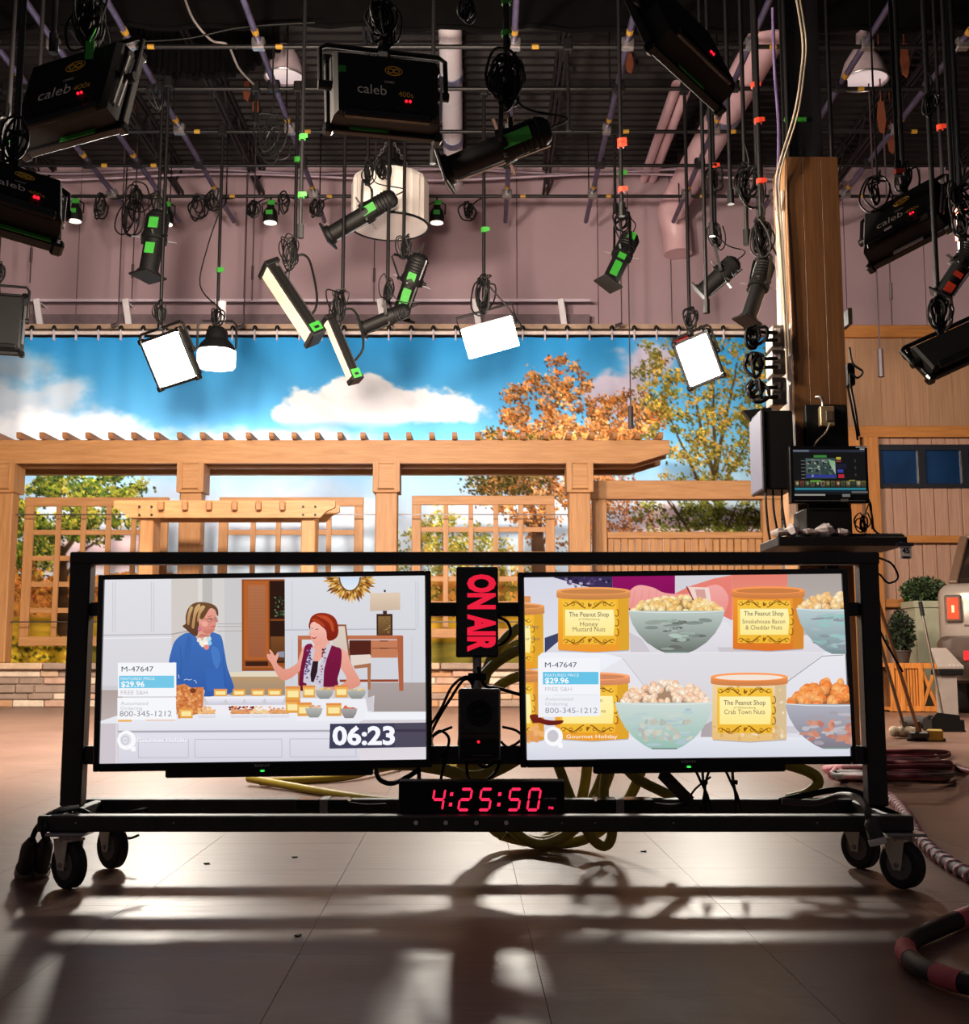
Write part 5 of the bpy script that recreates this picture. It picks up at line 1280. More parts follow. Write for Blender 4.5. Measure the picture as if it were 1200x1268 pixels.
cable('single thin black lead drooping left of the tied leads', [P(880, 962, 3.35), P(862, 976, 3.34), P(846, 994, 3.36), P(815, 998, 3.38)], .003)
# grey cable with a big plug hanging over the right end of the rail
hose('dark grey cable running over the right end of the base to the plug', [P(968, 992, 3.3), P(1010, 994, 3.28), P(1040, 985, 3.22), P(1062, 988, 3.12), P(1072, 1000, 3.04), P(1076, 1015, 3.03)], .009, mat('dark_grey_cable', (70, 64, 62), .45))
hose('black cable arching over the rear of the base at the right end', [P(965, 992, 3.4), P(1000, 984, 3.38), P(1040, 978, 3.36), P(1072, 985, 3.34), P(1092, 996, 3.3)], .009, RUBBER)
def plug(label, a, b, r, ring_):
    a, b = Vector(a), Vector(b); d = (b - a); L = d.length; t = thing('power_plug', label, 'plug', tuple(a))
    mb = MB(); mb.lathe([(0, r * .5), (L * .12, r * .8), (L * .2, r), (L * .74, r), (L * .76, r * 1.08)], a, d, 14); mb.build('body', mat('charcoal_plug_body', (54, 52, 52), .5), t, 40)
    mb = MB(); mb.lathe([(L * .76, r * 1.15), (L * .9, r * 1.2), (L, r * 1.1)], a, d, 14); mb.build('collar', ring_, t, 40); return t
plug('black twist-lock plug with a pale collar hanging before the right front caster', P(1077, 1012, 3.03), P(1088, 1046, 3.02), .019, WHITET)
CLEARP = mat('clear_grey_plug_collar', (170, 150, 130), .25, 0, .1, 20)
plug('black plug with a clear collar standing on the floor left of the stand, outer one', P(39, 1041, 3.11), G(30, 1084, .004), .023, CLEARP)
plug('black plug with a clear collar standing on the floor left of the stand, inner one', P(57, 1039, 3.10), G(50, 1083, .004), .021, CLEARP)
cable('black cable from the two floor plugs up over the left end of the base', [P(39, 1042, 3.11), P(46, 1025, 3.12), P(62, 1010, 3.14), P(82, 1000, 3.2), P(102, 1004, 3.22), P(118, 1010, 3.2), P(150, 1008, 3.22), P(182, 1002, 3.3)], .007)
cable('second black cable from the floor plugs to the left front rail', [P(57, 1041, 3.10), P(54, 1028, 3.06), P(58, 1012, 3.10), P(74, 1004, 3.14), P(96, 1000, 3.2)], .008)
cable('thin black cable hanging in a loop below the left end of the rear rail', [P(150, 1033, 3.42), P(160, 1038, 3.42), P(172, 1034, 3.42)], .004)
cable('black cable loop hanging at the outer side of the right post', [P(1086, 690, 3.3), P(1104, 698, 3.3), P(1112, 715, 3.3), P(1100, 722, 3.3), P(1086, 712, 3.3), P(1084, 760, 3.3), P(1094, 790, 3.3), P(1118, 832, 3.3)], .003)
# ---------------------------------------------------------------- what the left television shows
def crop(x0, y0, s): return lambda *p: [(x0 + x / s, y0 + y / s) for x, y in p]
pl = Picture(map_l, NL)
A1 = crop(200, 705, 7.246); A2 = crop(325, 705, 5.714); A4 = crop(320, 830, 5.4545); A3 = crop(110, 810, 5.4545)
rp = random.Random(5)
pl.rect(110, 700, 540, 960, (206, 204, 210))
pl.rect(110, 712, 211, 850, (226, 225, 230), (216, 214, 220)); pl.rect(211, 712, 250, 850, (210, 203, 198)); pl.rect(250, 712, 262, 850, (190, 186, 182)); pl.rect(262, 712, 277, 850, (214, 210, 208)); pl.rect(277, 712, 299, 835, (204, 201, 202))
pl.rect(244, 712, 249, 785, (222, 217, 212))
for x in (138, 141, 186, 189): pl.line([(x, 720), (x, 783)], .8, (200, 198, 204))
pl.line([(122, 787), (211, 786)], 1.5, (190, 188, 192)); pl.line([(122, 791), (211, 790)], 1, (240, 238, 242)); pl.line([(211, 786), (232, 782)], 1.5, (170, 162, 158))
for y in (773, 776.5, 782): pl.line([(268, y), (299, y)], 1, (176, 172, 172))
pl.rect(122, 855, 150, 900, (176, 160, 156), (190, 178, 176))
pl.rect(277, 833, 352, 840, (226, 214, 190)); pl.rect(283, 839, 352, 862, (186, 152, 112), (160, 138, 118))
# cabinet
pl.rect(298.5, 717, 352.5, 832, (150, 78, 34)); pl.rect(301, 719, 331.5, 818, (178, 96, 44)); pl.rect(306.5, 724, 328, 815, (176, 112, 74), (160, 92, 60))
for k in range(22): pl.line([(307, 726 + 4 * k), (327.5, 726 + 4 * k)], .5, (150, 88, 56), True)
pl.rect(333, 719, 352.5, 822, (44, 24, 16)); pl.rect(334, 767, 352, 769.5, (128, 66, 30)); pl.rect(334, 789, 352, 820, (120, 74, 38), (88, 50, 26)); pl.rect(303, 820, 331, 826, (60, 30, 20)); pl.rect(301, 826, 352, 828, (170, 96, 52))
for k in range(26): pl.ell(346 + rp.uniform(-6, 5), 752 + rp.uniform(-13, 12), 1.6, 1.0, [(60, 84, 52), (92, 120, 84), (40, 58, 36)][k % 3], n=7, th=rp.random() * 3, hold=True)
# right wall
pl.k += 1; pl.rect(352, 712, 530, 852, (220, 221, 227), (210, 210, 218))
for x in (361, 515, 518): pl.line([(x, 720), (x, 780)], .8, (198, 198, 206))
pl.line([(352, 781), (470, 780)], 1.3, (184, 184, 192)); pl.line([(484, 780.5), (515, 780.5)], 1.3, (184, 184, 192)); pl.line([(361, 790), (361, 846)], .8, (198, 198, 206)); pl.line([(510, 790), (510, 846)], .8, (198, 198, 206))
pl.rect(455, 847, 530, 905, (172, 160, 158), (150, 138, 136))
# sunburst mirror, cut by the top of the picture
for ring_, (r0, r1, wd) in enumerate(((13, 33, 3.0), (12, 28, 2.6), (12, 22, 2.2))):
    for k in range(24):
        a = math.pi * (k + .5 * (ring_ % 2)) / 23 - .02; ca_, sa_ = math.cos(a), math.sin(a)
        if sa_ < -.02: continue
        c = [(176, 120, 44), (206, 152, 66), (122, 74, 24), (232, 196, 128), (150, 92, 34)][(k * 3 + ring_) % 5]
        cx0, cy0 = 433, 714.5; rr = r1 * rp.uniform(.9, 1.05)
        pl.poly([(cx0 + r0 * ca_, cy0 + r0 * sa_), (cx0 + (r0 * .3 + rr * .7) * ca_ - wd * sa_ * .6, cy0 + (r0 * .3 + rr * .7) * sa_ + wd * ca_ * .6), (cx0 + rr * ca_, cy0 + rr * sa_), (cx0 + (r0 * .3 + rr * .7) * ca_ + wd * sa_ * .6, cy0 + (r0 * .3 + rr * .7) * sa_ - wd * ca_ * .6)], c, None, k > 0)
pl.ell(433, 714.5, 14, 18, (120, 84, 40), a0=0, a1=math.pi); pl.ell(433, 714.5, 12, 16.4, (206, 222, 240), (226, 234, 246), a0=0, a1=math.pi)
# lamp and desk
pl.ell(476.5, 732, 1.4, 1.6, (60, 56, 60)); pl.poly(A2((760, 170), (975, 165), (975, 290), (760, 300)), (226, 204, 182), (206, 182, 160)); pl.rect(474, 757, 479, 762, (60, 44, 36)); pl.rect(466, 761, 486, 788, (66, 42, 28)); pl.rect(468, 764, 483.5, 787, (136, 104, 62), (96, 66, 40))
for k in range(20): pl.ell(rp.uniform(469, 483), rp.uniform(765, 786), 1.2, .8, [(176, 140, 88), (90, 60, 36)][k % 2], n=6, hold=True)
pl.k += 1
pl.rect(368, 788, 498.5, 793, (190, 112, 76)); pl.rect(368, 793, 373, 850, (176, 100, 66)); pl.poly(A2((950, 480), (995, 480), (995, 870), (965, 870)), (176, 98, 64)); pl.rect(432, 794, 459, 813, (84, 36, 26)); pl.rect(459, 794, 492, 816, (196, 124, 88)); pl.line([(460, 804), (492, 804)], 1, (128, 70, 48)); pl.rect(470, 794.5, 480, 795.7, (96, 50, 36)); pl.rect(470, 803.5, 480, 804.8, (96, 50, 36)); pl.rect(420, 843, 493, 846, (150, 70, 44))
pl.poly(A2((530, 395), (590, 395), (625, 680), (540, 690)), (150, 96, 70)); pl.poly(A2((535, 408), (580, 408), (610, 670), (500, 690), (490, 510)), (222, 206, 194), (206, 188, 176)); pl.poly(A2((620, 615), (760, 610), (765, 670), (640, 690)), (226, 212, 200)); pl.poly(A2((640, 690), (765, 672), (765, 700), (650, 712)), (170, 112, 78)); pl.poly(A2((740, 700), (765, 700), (760, 860), (742, 860)), (170, 112, 78))
# the woman in blue
BLUE, BLUE2 = (66, 112, 186), (50, 92, 168)
pl.blob(A1((230, 572), (170, 595), (110, 650), (80, 730), (58, 845), (120, 850), (125, 1050), (250, 1075), (372, 1085), (375, 1150), (470, 1142), (590, 1130), (642, 1075), (612, 970), (582, 885), (562, 770), (532, 615), (485, 580), (430, 572), (400, 640), (340, 660), (290, 600)), BLUE, BLUE2)
pl.poly(A1((300, 580), (340, 540), (430, 540), (430, 590), (424, 640), (400, 722), (352, 690), (318, 640)), (226, 160, 140))
pl.line(A1((160, 700), (170, 860), (150, 1000)), .5, (44, 82, 152)); pl.line(A1((545, 760), (552, 920), (570, 1060)), .5, (44, 82, 152)); pl.poly(A1((375, 900), (540, 880), (560, 1080), (400, 1100)), (58, 104, 180))
for x, y, r_, c in ((330, 640, 22, (236, 226, 214)), (356, 668, 26, (246, 238, 226)), (390, 640, 28, (240, 232, 220)), (418, 628, 22, (190, 224, 226)), (422, 668, 22, (150, 204, 232)), (392, 672, 20, (250, 246, 240)), (396, 704, 24, (232, 140, 132)), (360, 690, 14, (244, 230, 200))): pl.ell(*A1((x, y))[0], r_ / 7.2, r_ / 7.2, c, n=10)
pl.blob(A1((365, 385), (420, 350), (465, 365), (484, 410), (486, 440), (502, 470), (484, 482), (480, 505), (474, 520), (466, 556), (430, 580), (378, 580), (335, 530), (330, 450)), (232, 160, 142), (212, 132, 116))
pl.blob(A1((330, 295), (400, 300), (465, 322), (498, 362), (502, 420), (488, 412), (470, 366), (430, 352), (396, 400), (372, 440), (344, 455), (330, 500), (322, 560), (306, 605), (258, 585), (215, 545), (180, 512), (208, 490), (208, 430), (228, 360), (270, 312)), (112, 78, 50), (92, 60, 42))
for pts in (((330, 310), (290, 350), (275, 430), (262, 520), (285, 530), (300, 420), (340, 345)), ((250, 340), (225, 420), (222, 490), (240, 500), (250, 420), (275, 345)), ((350, 330), (320, 400), (312, 470), (330, 460), (345, 400), (385, 340))): pl.blob(A1(*pts), (206, 168, 116), (176, 132, 84))
pl.blob(A1((330, 445), (345, 455), (345, 490), (330, 500)), (232, 162, 142)); pl.line(A1((352, 448), (410, 452), (440, 440)), .5, (90, 70, 70)); pl.ring(*A1((430, 458))[0], 3.2, 2.6, .45, (80, 60, 62)); pl.ring(*A1((478, 450))[0], 2.2, 2.6, .45, (80, 60, 62)); pl.ell(*A1((436, 455))[0], 1.3, .7, (60, 40, 40), n=8); pl.ell(*A1((478, 448))[0], 1.0, .7, (60, 40, 40), n=8)
pl.line(A1((410, 428), (445, 420)), .6, (130, 88, 66)); pl.line(A1((440, 522), (462, 516), (478, 514)), 1.1, (196, 70, 72)); pl.line(A1((484, 455), (500, 470), (484, 480)), .5, (190, 110, 98)); pl.ell(*A1((334, 540))[0], 2.2, 3.4, (206, 120, 140), n=10)
pl.line(A1((192, 1000), (215, 990), (240, 1000), (262, 992)), .7, (206, 214, 236)); pl.line(A1((280, 1000), (300, 1010), (304, 1030)), .7, (206, 214, 236)); pl.line(A1((142, 950), (150, 985)), .8, (206, 214, 236))
# soft modelling of the first figure
pl.blob(A1((420, 545), (450, 540), (466, 556), (432, 580), (392, 580), (360, 560)), (206, 126, 112)); pl.blob(A1((352, 478), (385, 470), (410, 490), (396, 515), (362, 512)), (238, 170, 152))
pl.poly(A1((318, 610), (345, 585), (420, 590), (424, 606), (350, 612)), (196, 126, 112)); pl.blob(A1((230, 590), (262, 640), (250, 760), (226, 900), (200, 980), (190, 860), (205, 700)), (58, 102, 176)); pl.blob(A1((440, 700), (500, 720), (520, 820), (490, 900), (450, 820)), (74, 122, 196))
# the woman in maroon
SK = (238, 172, 154); SK2 = (222, 146, 126)
pl.blob(A2((292, 548), (262, 610), (238, 672), (170, 712), (128, 700), (96, 664), (110, 622), (104, 592), (84, 618), (64, 588), (44, 572), (50, 605), (28, 606), (34, 640), (62, 680), (82, 724), (122, 782), (168, 790), (232, 752), (280, 690)), SK, SK2)
for y in (590, 608, 626): pl.line(A2((40, y), (66, y + 12)), .5, (206, 132, 116))
pl.poly(A2((105, 590), (150, 585), (150, 630), (115, 628)), (140, 146, 164))
pl.blob(A2((545, 575), (596, 596), (632, 690), (686, 792), (680, 834), (600, 862), (520, 864), (440, 850), (450, 822), (530, 832), (592, 790), (560, 720), (535, 680)), SK, SK2)
pl.poly(A2((375, 520), (450, 480), (476, 530), (446, 600), (392, 662), (350, 650), (352, 560)), (236, 168, 150))
MR = (126, 24, 66)
pl.blob(A2((300, 545), (350, 540), (345, 640), (320, 760), (300, 850), (265, 865), (255, 800), (268, 690), (282, 620)), MR, (104, 18, 54)); pl.blob(A2((470, 545), (520, 556), (556, 580), (552, 690), (528, 780), (526, 832), (420, 838), (405, 800), (430, 680), (470, 590)), MR, (110, 20, 58))
pl.poly(A2((345, 655), (392, 658), (384, 740), (362, 810), (335, 800), (335, 720)), (46, 28, 34))
SC = (206, 198, 214)
sa1 = A2((345, 556), (368, 572), (352, 660), (335, 750), (342, 832), (284, 806), (292, 720), (312, 640)); sa2 = A2((458, 528), (486, 548), (452, 640), (432, 720), (426, 838), (356, 812), (386, 730), (418, 640))
pl.poly(sa1, SC); pl.poly(sa2, SC)
for k in range(46):
    band = k % 2; t = rp.random(); xx = (330 - 20 * t if band == 0 else 440 - 45 * t) + rp.uniform(-18, 18); yy = (580 if band == 0 else 560) + t * 250
    pl.ell(*A2((xx, yy))[0], rp.uniform(1.0, 2.0), rp.uniform(.8, 1.5), [(70, 62, 110), (40, 34, 50), (120, 100, 150), (150, 60, 96)][k % 4], n=8, hold=True)
pl.k += 1
pl.blob(A2((338, 392), (362, 378), (410, 402), (440, 430), (452, 490), (432, 520), (400, 540), (368, 536), (346, 508), (338, 482), (328, 466), (340, 432)), (246, 190, 176), (232, 162, 146))
pl.blob(A2((330, 375), (348, 335), (400, 312), (470, 320), (518, 358), (536, 430), (524, 486), (480, 512), (455, 500), (446, 440), (410, 404), (366, 376), (338, 392), (336, 430), (324, 410)), (150, 46, 24), (126, 32, 18))
pl.blob(A2((380, 330), (450, 335), (495, 380), (505, 440), (488, 440), (470, 385), (420, 352)), (190, 76, 40)); pl.blob(A2((345, 360), (375, 352), (420, 380), (440, 410), (400, 395), (362, 374)), (176, 64, 34))
pl.line(A2((372, 430), (394, 428)), .8, (70, 40, 36)); pl.line(A2((344, 424), (354, 422)), .7, (70, 40, 36)); pl.blob(A2((344, 482), (362, 486), (384, 480), (370, 496), (350, 496)), (190, 60, 66)); pl.line(A2((350, 486), (376, 484)), .5, (250, 236, 232)); pl.line(A2((334, 440), (328, 466), (340, 470)), .5, (210, 140, 126))
# the counter and what stands on it
pl.poly([(110, 893), (145, 886), (360, 884), (470, 890), (535, 890), (535, 960), (110, 960)], (236, 236, 243), (214, 212, 224))
pl.rect(450, 883, 535, 893, (240, 242, 248)); pl.rect(110, 905, 470, 907.5, (176, 172, 182)); pl.rect(110, 907.5, 470, 911, (226, 224, 234))
pl.rect(122, 896, 145, 946, (206, 198, 204)); pl.rect(142, 896, 144, 946, (224, 220, 226)); pl.rect(445, 893, 527, 943, (214, 208, 214), (226, 220, 226))
for a, b in ((170, 232), (240, 348), (358, 440)):
    for q in (((a, 916), (b, 916)), ((a, 916), (a, 938)), ((b, 916), (b, 938)), ((a, 938), (b, 938))): pl.line(q, .9, (190, 188, 200), True)
    pl.k += 1
pl.poly(A4((250, 215), (285, 195), (720, 200), (780, 180), (775, 285), (720, 290), (700, 350), (250, 350)), (238, 238, 244)); pl.poly(A4((720, 200), (775, 182), (778, 282), (735, 285)), (206, 202, 208))
pl.rect(252, 874, 366, 886, (240, 238, 244))
def ptin(x0, x1, y0, y1):
    pl.rect(x0, y0, x1, y1, (240, 186, 96), (226, 160, 70)); pl.rect(x0 - .3, y0, x1 + .3, y0 + (y1 - y0) * .18, (226, 144, 72)); pl.rect(x0 + (x1 - x0) * .12, y0 + (y1 - y0) * .34, x1 - (x1 - x0) * .12, y0 + (y1 - y0) * .8, (252, 232, 164))
def pbowl(cx, y0, w, h, c, nut):
    for k in range(9): pl.ell(cx + rp.uniform(-.36, .36) * w, y0 - rp.uniform(-.02, .16) * h * 1.3, w * .11, h * .12, nut if k % 2 else tuple(int(v * .86) for v in nut), n=7, hold=k > 0)
    pl.poly([(cx - w / 2, y0), (cx + w / 2, y0), (cx + w * .42, y0 + h * .5), (cx + w * .25, y0 + h * .9), (cx - w * .25, y0 + h * .9), (cx - w * .42, y0 + h * .5)], c, tuple(int(v * .78) for v in c))
for x0, x1 in ((264, 280), (287.5, 302.5), (310.5, 326.5), (331, 347.5)): ptin(x0, x1, 854, 863)
for cx, w in ((266, 28), (290, 26), (314, 28), (339, 27)): pl.poly([(cx - w / 2, 863.5), (cx + w / 2, 863.5), (cx + w * .3, 873), (cx - w * .3, 873)], (244, 242, 248), (206, 204, 220))
pl.poly(A3((585, 215), (640, 205), (690, 232), (770, 228), (768, 300), (760, 400), (600, 440), (575, 330)), (214, 132, 74), (200, 116, 62))
for k in range(90): pl.ell(rp.uniform(218, 248), rp.uniform(852, 886) if k % 3 else rp.uniform(862, 886), 2.0, 1.6, [(222, 142, 84), (196, 106, 56), (236, 170, 110)][k % 3], n=7, hold=k > 0)
pl.ell(238, 856, 4, 3, (120, 62, 34)); ptin(221.5, 237.5, 877, 890)
for cx, w, c in ((255, 26, (238, 190, 128)), (297, 30, (232, 158, 100)), (321, 26, (240, 204, 160)), (345, 30, (232, 168, 104))):
    if c == (232, 158, 100):
        for k in range(30): pl.ell(cx + rp.uniform(-.55, .55) * w, 879 + rp.uniform(-3, 3), 2, 1.3, [(130, 36, 36), (160, 52, 44), (96, 26, 28)][k % 3], n=6, hold=k > 0)
    pl.ell(cx, 886, w * .42, 5, tuple(int(v * .86) for v in c), n=14, a0=math.pi, a1=2 * math.pi)
    for k in range(44): pl.ell(cx + rp.uniform(-.4, .4) * w, 884 - abs(rp.gauss(0, 3)), 1.8, 1.3, tuple(int(v * rp.uniform(.88, 1.08)) if v * 1.08 < 255 else v for v in c), n=6, hold=k > 0)
    pl.poly([(cx - w / 2, 885), (cx + w / 2, 885), (cx + w * .38, 889.5), (cx - w * .38, 889.5)], (238, 236, 242), (214, 212, 224))
ptin(353, 371, 851, 868); ptin(353, 371, 868, 884); ptin(374.5, 389.5, 850, 865); ptin(414.5, 430, 850, 865)
pbowl(401, 856, 23, 12, (176, 178, 172), (236, 196, 136)); pbowl(441, 857, 24, 11, (176, 180, 174), (238, 206, 150))
ptin(367.5, 385, 871, 888); ptin(403.5, 422, 872, 888); pbowl(388, 878, 22, 13, (184, 184, 180), (240, 190, 150)); pbowl(431.5, 879, 21, 13, (172, 166, 166), (232, 120, 76))
pl.rect(145, 890.5, 162, 894, (238, 180, 96)); pl.rect(180, 890.5, 216, 893, (236, 200, 180))
# price card
WH = (246, 247, 250)
pl.rect(144.8, 821.3, 217.3, 863, WH); pl.rect(144.2, 864.4, 217, 891.5, WH)
pl.rect(146.3, 837.4, 214.6, 852.6, (118, 200, 232)); pl.text('M-47647', 149.4, 832.2, (70, 72, 92), 6.2, 39.6); pl.text('FEATURED PRICE', 148.4, 842.6, (232, 246, 252), 3.2, 42); pl.text('$29.96', 148.8, 851, (255, 255, 255), 6.4, 29); pl.text('FREE S&H', 148.4, 860.6, (196, 186, 196), 5, 33); pl.text('Automated', 148.2, 873.6, (190, 190, 200), 4.4, 34); pl.text('Ordering', 148.2, 879.6, (190, 190, 200), 4.4, 27); pl.text('800-345-1212', 147, 887.4, (140, 136, 152), 6.6, 64.5)
def qmark(p, cx, cy, r_, inner=(226, 226, 234)):
    p.ell(cx, cy, r_ * 1.02, r_ * 1.05, (250, 250, 252), n=28); p.ell(cx - r_ * .08, cy - r_ * .05, r_ * .62, r_ * .66, inner, n=24); p.poly([(cx + r_ * .42, cy + r_ * .72), (cx + r_ * .98, cy + r_ * .72), (cx + r_ * 1.0, cy + r_ * 1.22), (cx + r_ * .55, cy + r_ * 1.22)], (250, 250, 252)); p.ring(cx - r_ * .15, cy, r_ * .40, r_ * .44, r_ * .10, (196, 196, 206)); p.line([(cx - r_ * .4, cy + r_ * .02), (cx + r_ * .1, cy + r_ * .02)], r_ * .09, (196, 196, 206))
qmark(pl, 155.5, 916.5, 11.2); pl.text('Gourmet Holiday', 168.6, 918.6, (250, 250, 255), 4.8, 63); pl.line([(168, 919.6), (232, 919.4)], .5, (200, 198, 210))
pl.poly([(408, 897.5), (527.5, 896.5), (527.5, 926.5), (407, 928)], (62, 62, 86)); pl.poly([(488, 897), (527.5, 896.5), (527.5, 926.5), (488, 927)], (78, 74, 92)); pl.rect(488, 904.5, 527.5, 908, (62, 56, 74)); pl.text('06:23', 411, 922.8, (248, 249, 255), 21, 77.5)
pl.build('screen_picture', SCREENM, TVL)

# ---------------------------------------------------------------- what the right television shows (laid out at 2.667 units per step)
pr = Picture(lambda x, y: map_r(630 + x / 2.6667, 690 + y / 2.6667), NR)
rq = random.Random(8)
pr.rect(40, 50, 1140, 690, (222, 221, 228)); pr.poly([(40, 50), (170, 50), (330, 130), (330, 270), (40, 340)], (214, 214, 226), (226, 226, 236))
pr.poly([(150, 50), (345, 50), (345, 110), (250, 95)], (58, 46, 84))
for k in range(26): pr.ell(rq.uniform(190, 340), rq.uniform(58, 98), rq.uniform(4, 9), rq.uniform(3, 6), [(120, 110, 150), (36, 30, 52), (84, 64, 110), (180, 172, 190)][k % 4], n=8, hold=k > 0)
pr.rect(345, 50, 552, 190, (146, 18, 98), (120, 12, 76)); pr.poly([(552, 50), (740, 50), (640, 100), (552, 130)], (212, 208, 216))
pr.poly([(552, 120), (600, 96), (680, 70), (740, 56), (740, 210), (700, 190), (552, 170)], (232, 130, 116), (226, 120, 104))
pr.poly([(740, 50), (925, 50), (925, 110), (740, 210)], (226, 128, 112), (236, 150, 132)); pr.rect(925, 50, 1140, 320, (170, 160, 156), (196, 186, 182))
pr.blob([(398, 120), (430, 92), (480, 100), (520, 118), (600, 120), (690, 90), (730, 140), (690, 200), (560, 180), (470, 190), (405, 176)], (242, 168, 164), (232, 140, 132))
for k in range(4): pr.line([(420 + 24 * k, 108), (410 + 26 * k, 160)], 2, (222, 140, 138))
pr.poly([(596, 98), (664, 100), (672, 146), (620, 150)], (238, 214, 206)); pr.poly([(618, 106), (650, 106), (656, 136), (626, 140)], (214, 160, 152)); pr.line([(590, 96), (616, 150)], 4, (120, 52, 52))
# cloth
pr.poly([(40, 330), (120, 300), (420, 255), (720, 215), (760, 262), (960, 262), (1140, 250), (1140, 340), (40, 340)], (230, 228, 234), (216, 212, 220))
pr.rect(40, 316, 1140, 600, (232, 231, 237), (222, 221, 230)); pr.poly([(300, 320), (1050, 318), (918, 420), (900, 560), (470, 560), (452, 430), (375, 330)], (226, 223, 228), (208, 206, 214))
pr.line([(300, 322), (375, 332), (452, 432)], 2, (190, 186, 194)); pr.line([(1110, 326), (1040, 330), (916, 420)], 2.5, (150, 146, 158)); pr.poly([(690, 300), (860, 300), (820, 316), (700, 316)], (204, 198, 204)); pr.poly([(400, 250), (440, 270), (470, 316), (404, 316)], (206, 200, 206))
pr.poly([(120, 268), (165, 252), (165, 280), (120, 318)], (62, 66, 100)); pr.rect(40, 596, 1140, 690, (230, 232, 240), (214, 216, 228))
pr.poly([(640, 560), (680, 540), (680, 596), (636, 596)], (176, 166, 170)); pr.rect(900, 560, 960, 584, (206, 202, 210))
def scroll(cx, cy, w, h, flip, c):
    for s in (-1, 1):
        pr.line([(cx + s * w * (.06 + .36 * t), cy + flip * h * (.5 * math.cos(t * 5.2) * (1 - .35 * t))) for t in [i / 12 for i in range(13)]], w * .020, c, True)
        pr.line([(cx + s * w * (.12 + .30 * t), cy + flip * h * (.5 * math.cos(t * 5.2 + .7) * (1 - .3 * t) - .2)) for t in [i / 12 for i in range(13)]], w * .012, c, True)
        for q, rr in ((.44, .34), (.30, .26), (.13, .30)): pr.line([(cx + s * (w * q + rr * h * math.cos(a) * (1 - a / 14)), cy + flip * (-.1 * h + rr * h * math.sin(a) * (1 - a / 14))) for a in [i * .5 for i in range(12)]], w * .014, c, True)
    pr.ell(cx, cy, w * .02, h * .35, c, n=8, hold=True); pr.ell(cx + w * .03, cy + flip * h * .1, w * .014, h * .3, c, n=8, th=.6, hold=True)
def tin(x0, x1, yt, yb, body, body2, lid, lines, clear=False, lab=(255, 240, 168), txt=True, part=None):
    w = x1 - x0; cx = (x0 + x1) / 2; lh = (yb - yt) * .16; e = w * .055
    n = 14; bot = [(cx + w / 2 * .985 * math.cos(a), yb - e * .6 + e * .7 * math.sin(a)) for a in [math.pi * i / n for i in range(n + 1)]]
    pr.poly([(x0 + w * .012, yt + lh), (x1 - w * .012, yt + lh)] + bot, body, body2)
    pr.poly([(x1 - w * .16, yt + lh), (x1 - w * .012, yt + lh), (x1 - w * .012, yb - e * .4), (x1 - w * .16, yb - e * .05)], tuple(int(v * .9) for v in body))
    if clear:
        for k in range(60): pr.ell(rq.uniform(x0 + 8, x1 - 8), rq.uniform(yb - 50, yb - 8) if k % 2 else rq.uniform(yt + lh, yb - 10), rq.uniform(4, 9), rq.uniform(3, 6), [(232, 200, 150), (222, 176, 112), (240, 220, 190)][k % 3], n=8, th=rq.random() * 3, hold=k > 0)
    pr.line([(x0 + 4, yb - e * .3), (cx, yb + e * .25), (x1 - 4, yb - e * .3)], 3, (176, 172, 180))
    # label field with scrolled borders
    lx0, lx1, ly0, ly1 = x0 + w * .075, x0 + w * .80, yt + lh * 1.35, yb - (yb - yt) * .11
    G0 = (232, 172, 44) if not clear else (238, 196, 86)
    pr.poly([(lx0, ly0), (lx1, ly0 + 2), (lx1 + w * .05, (ly0 + ly1) / 2), (lx1, ly1), (lx0, ly1 - 2)], (246, 196, 66), (240, 184, 54))
    pr.poly([(lx0 + 8, ly0 + (ly1 - ly0) * .2), (lx1 - 6, ly0 + (ly1 - ly0) * .2), (lx1 - 2, (ly0 + ly1) / 2), (lx1 - 6, ly1 - (ly1 - ly0) * .2), (lx0 + 8, ly1 - (ly1 - ly0) * .2)], (255, 244, 178), (255, 234, 146))
    BR = (142, 88, 22); cxl = (lx0 + lx1) / 2; pr.k += 1
    scroll(cxl, ly0 + (ly1 - ly0) * .09, lx1 - lx0, (ly1 - ly0) * .15, 1, BR); scroll(cxl, ly1 - (ly1 - ly0) * .09, lx1 - lx0, (ly1 - ly0) * .15, -1, BR)
    for s in (-.5, 0, .5): pr.line([(lx1 + w * .02 + w * .025 * math.cos(a), (ly0 + ly1) / 2 + s * (ly1 - ly0) * .45 + w * .05 * math.sin(a)) for a in [i * .5 - 1.6 for i in range(9)]], w * .014, BR, True)
    # lid
    pr.poly([(x0 - w * .006, yt + e)] + [(cx + w * .51 * math.cos(a), yt + lh - e * .1 + e * .7 * math.sin(a)) for a in [math.pi - math.pi * i / n for i in range(n + 1)]] + [(x1 + w * .006, yt + e)], tuple(min(255, int(v * 1.03)) for v in lid), tuple(int(v * .88) for v in lid))
    pr.ell(cx, yt + e, w * .51, e, tuple(min(255, int(v * 1.12)) for v in lid), n=26); pr.ell(cx, yt + e * 1.15, w * .45, e * .66, tuple(int(v * .9) for v in lid) if not clear else (244, 228, 214), n=26)
    TC = (128, 104, 84)
    for st, f, hh, wf in lines: pr.text(st, cxl - (lx1 - lx0) * wf / 2, ly0 + (ly1 - ly0) * f, TC, hh, (lx1 - lx0) * wf)
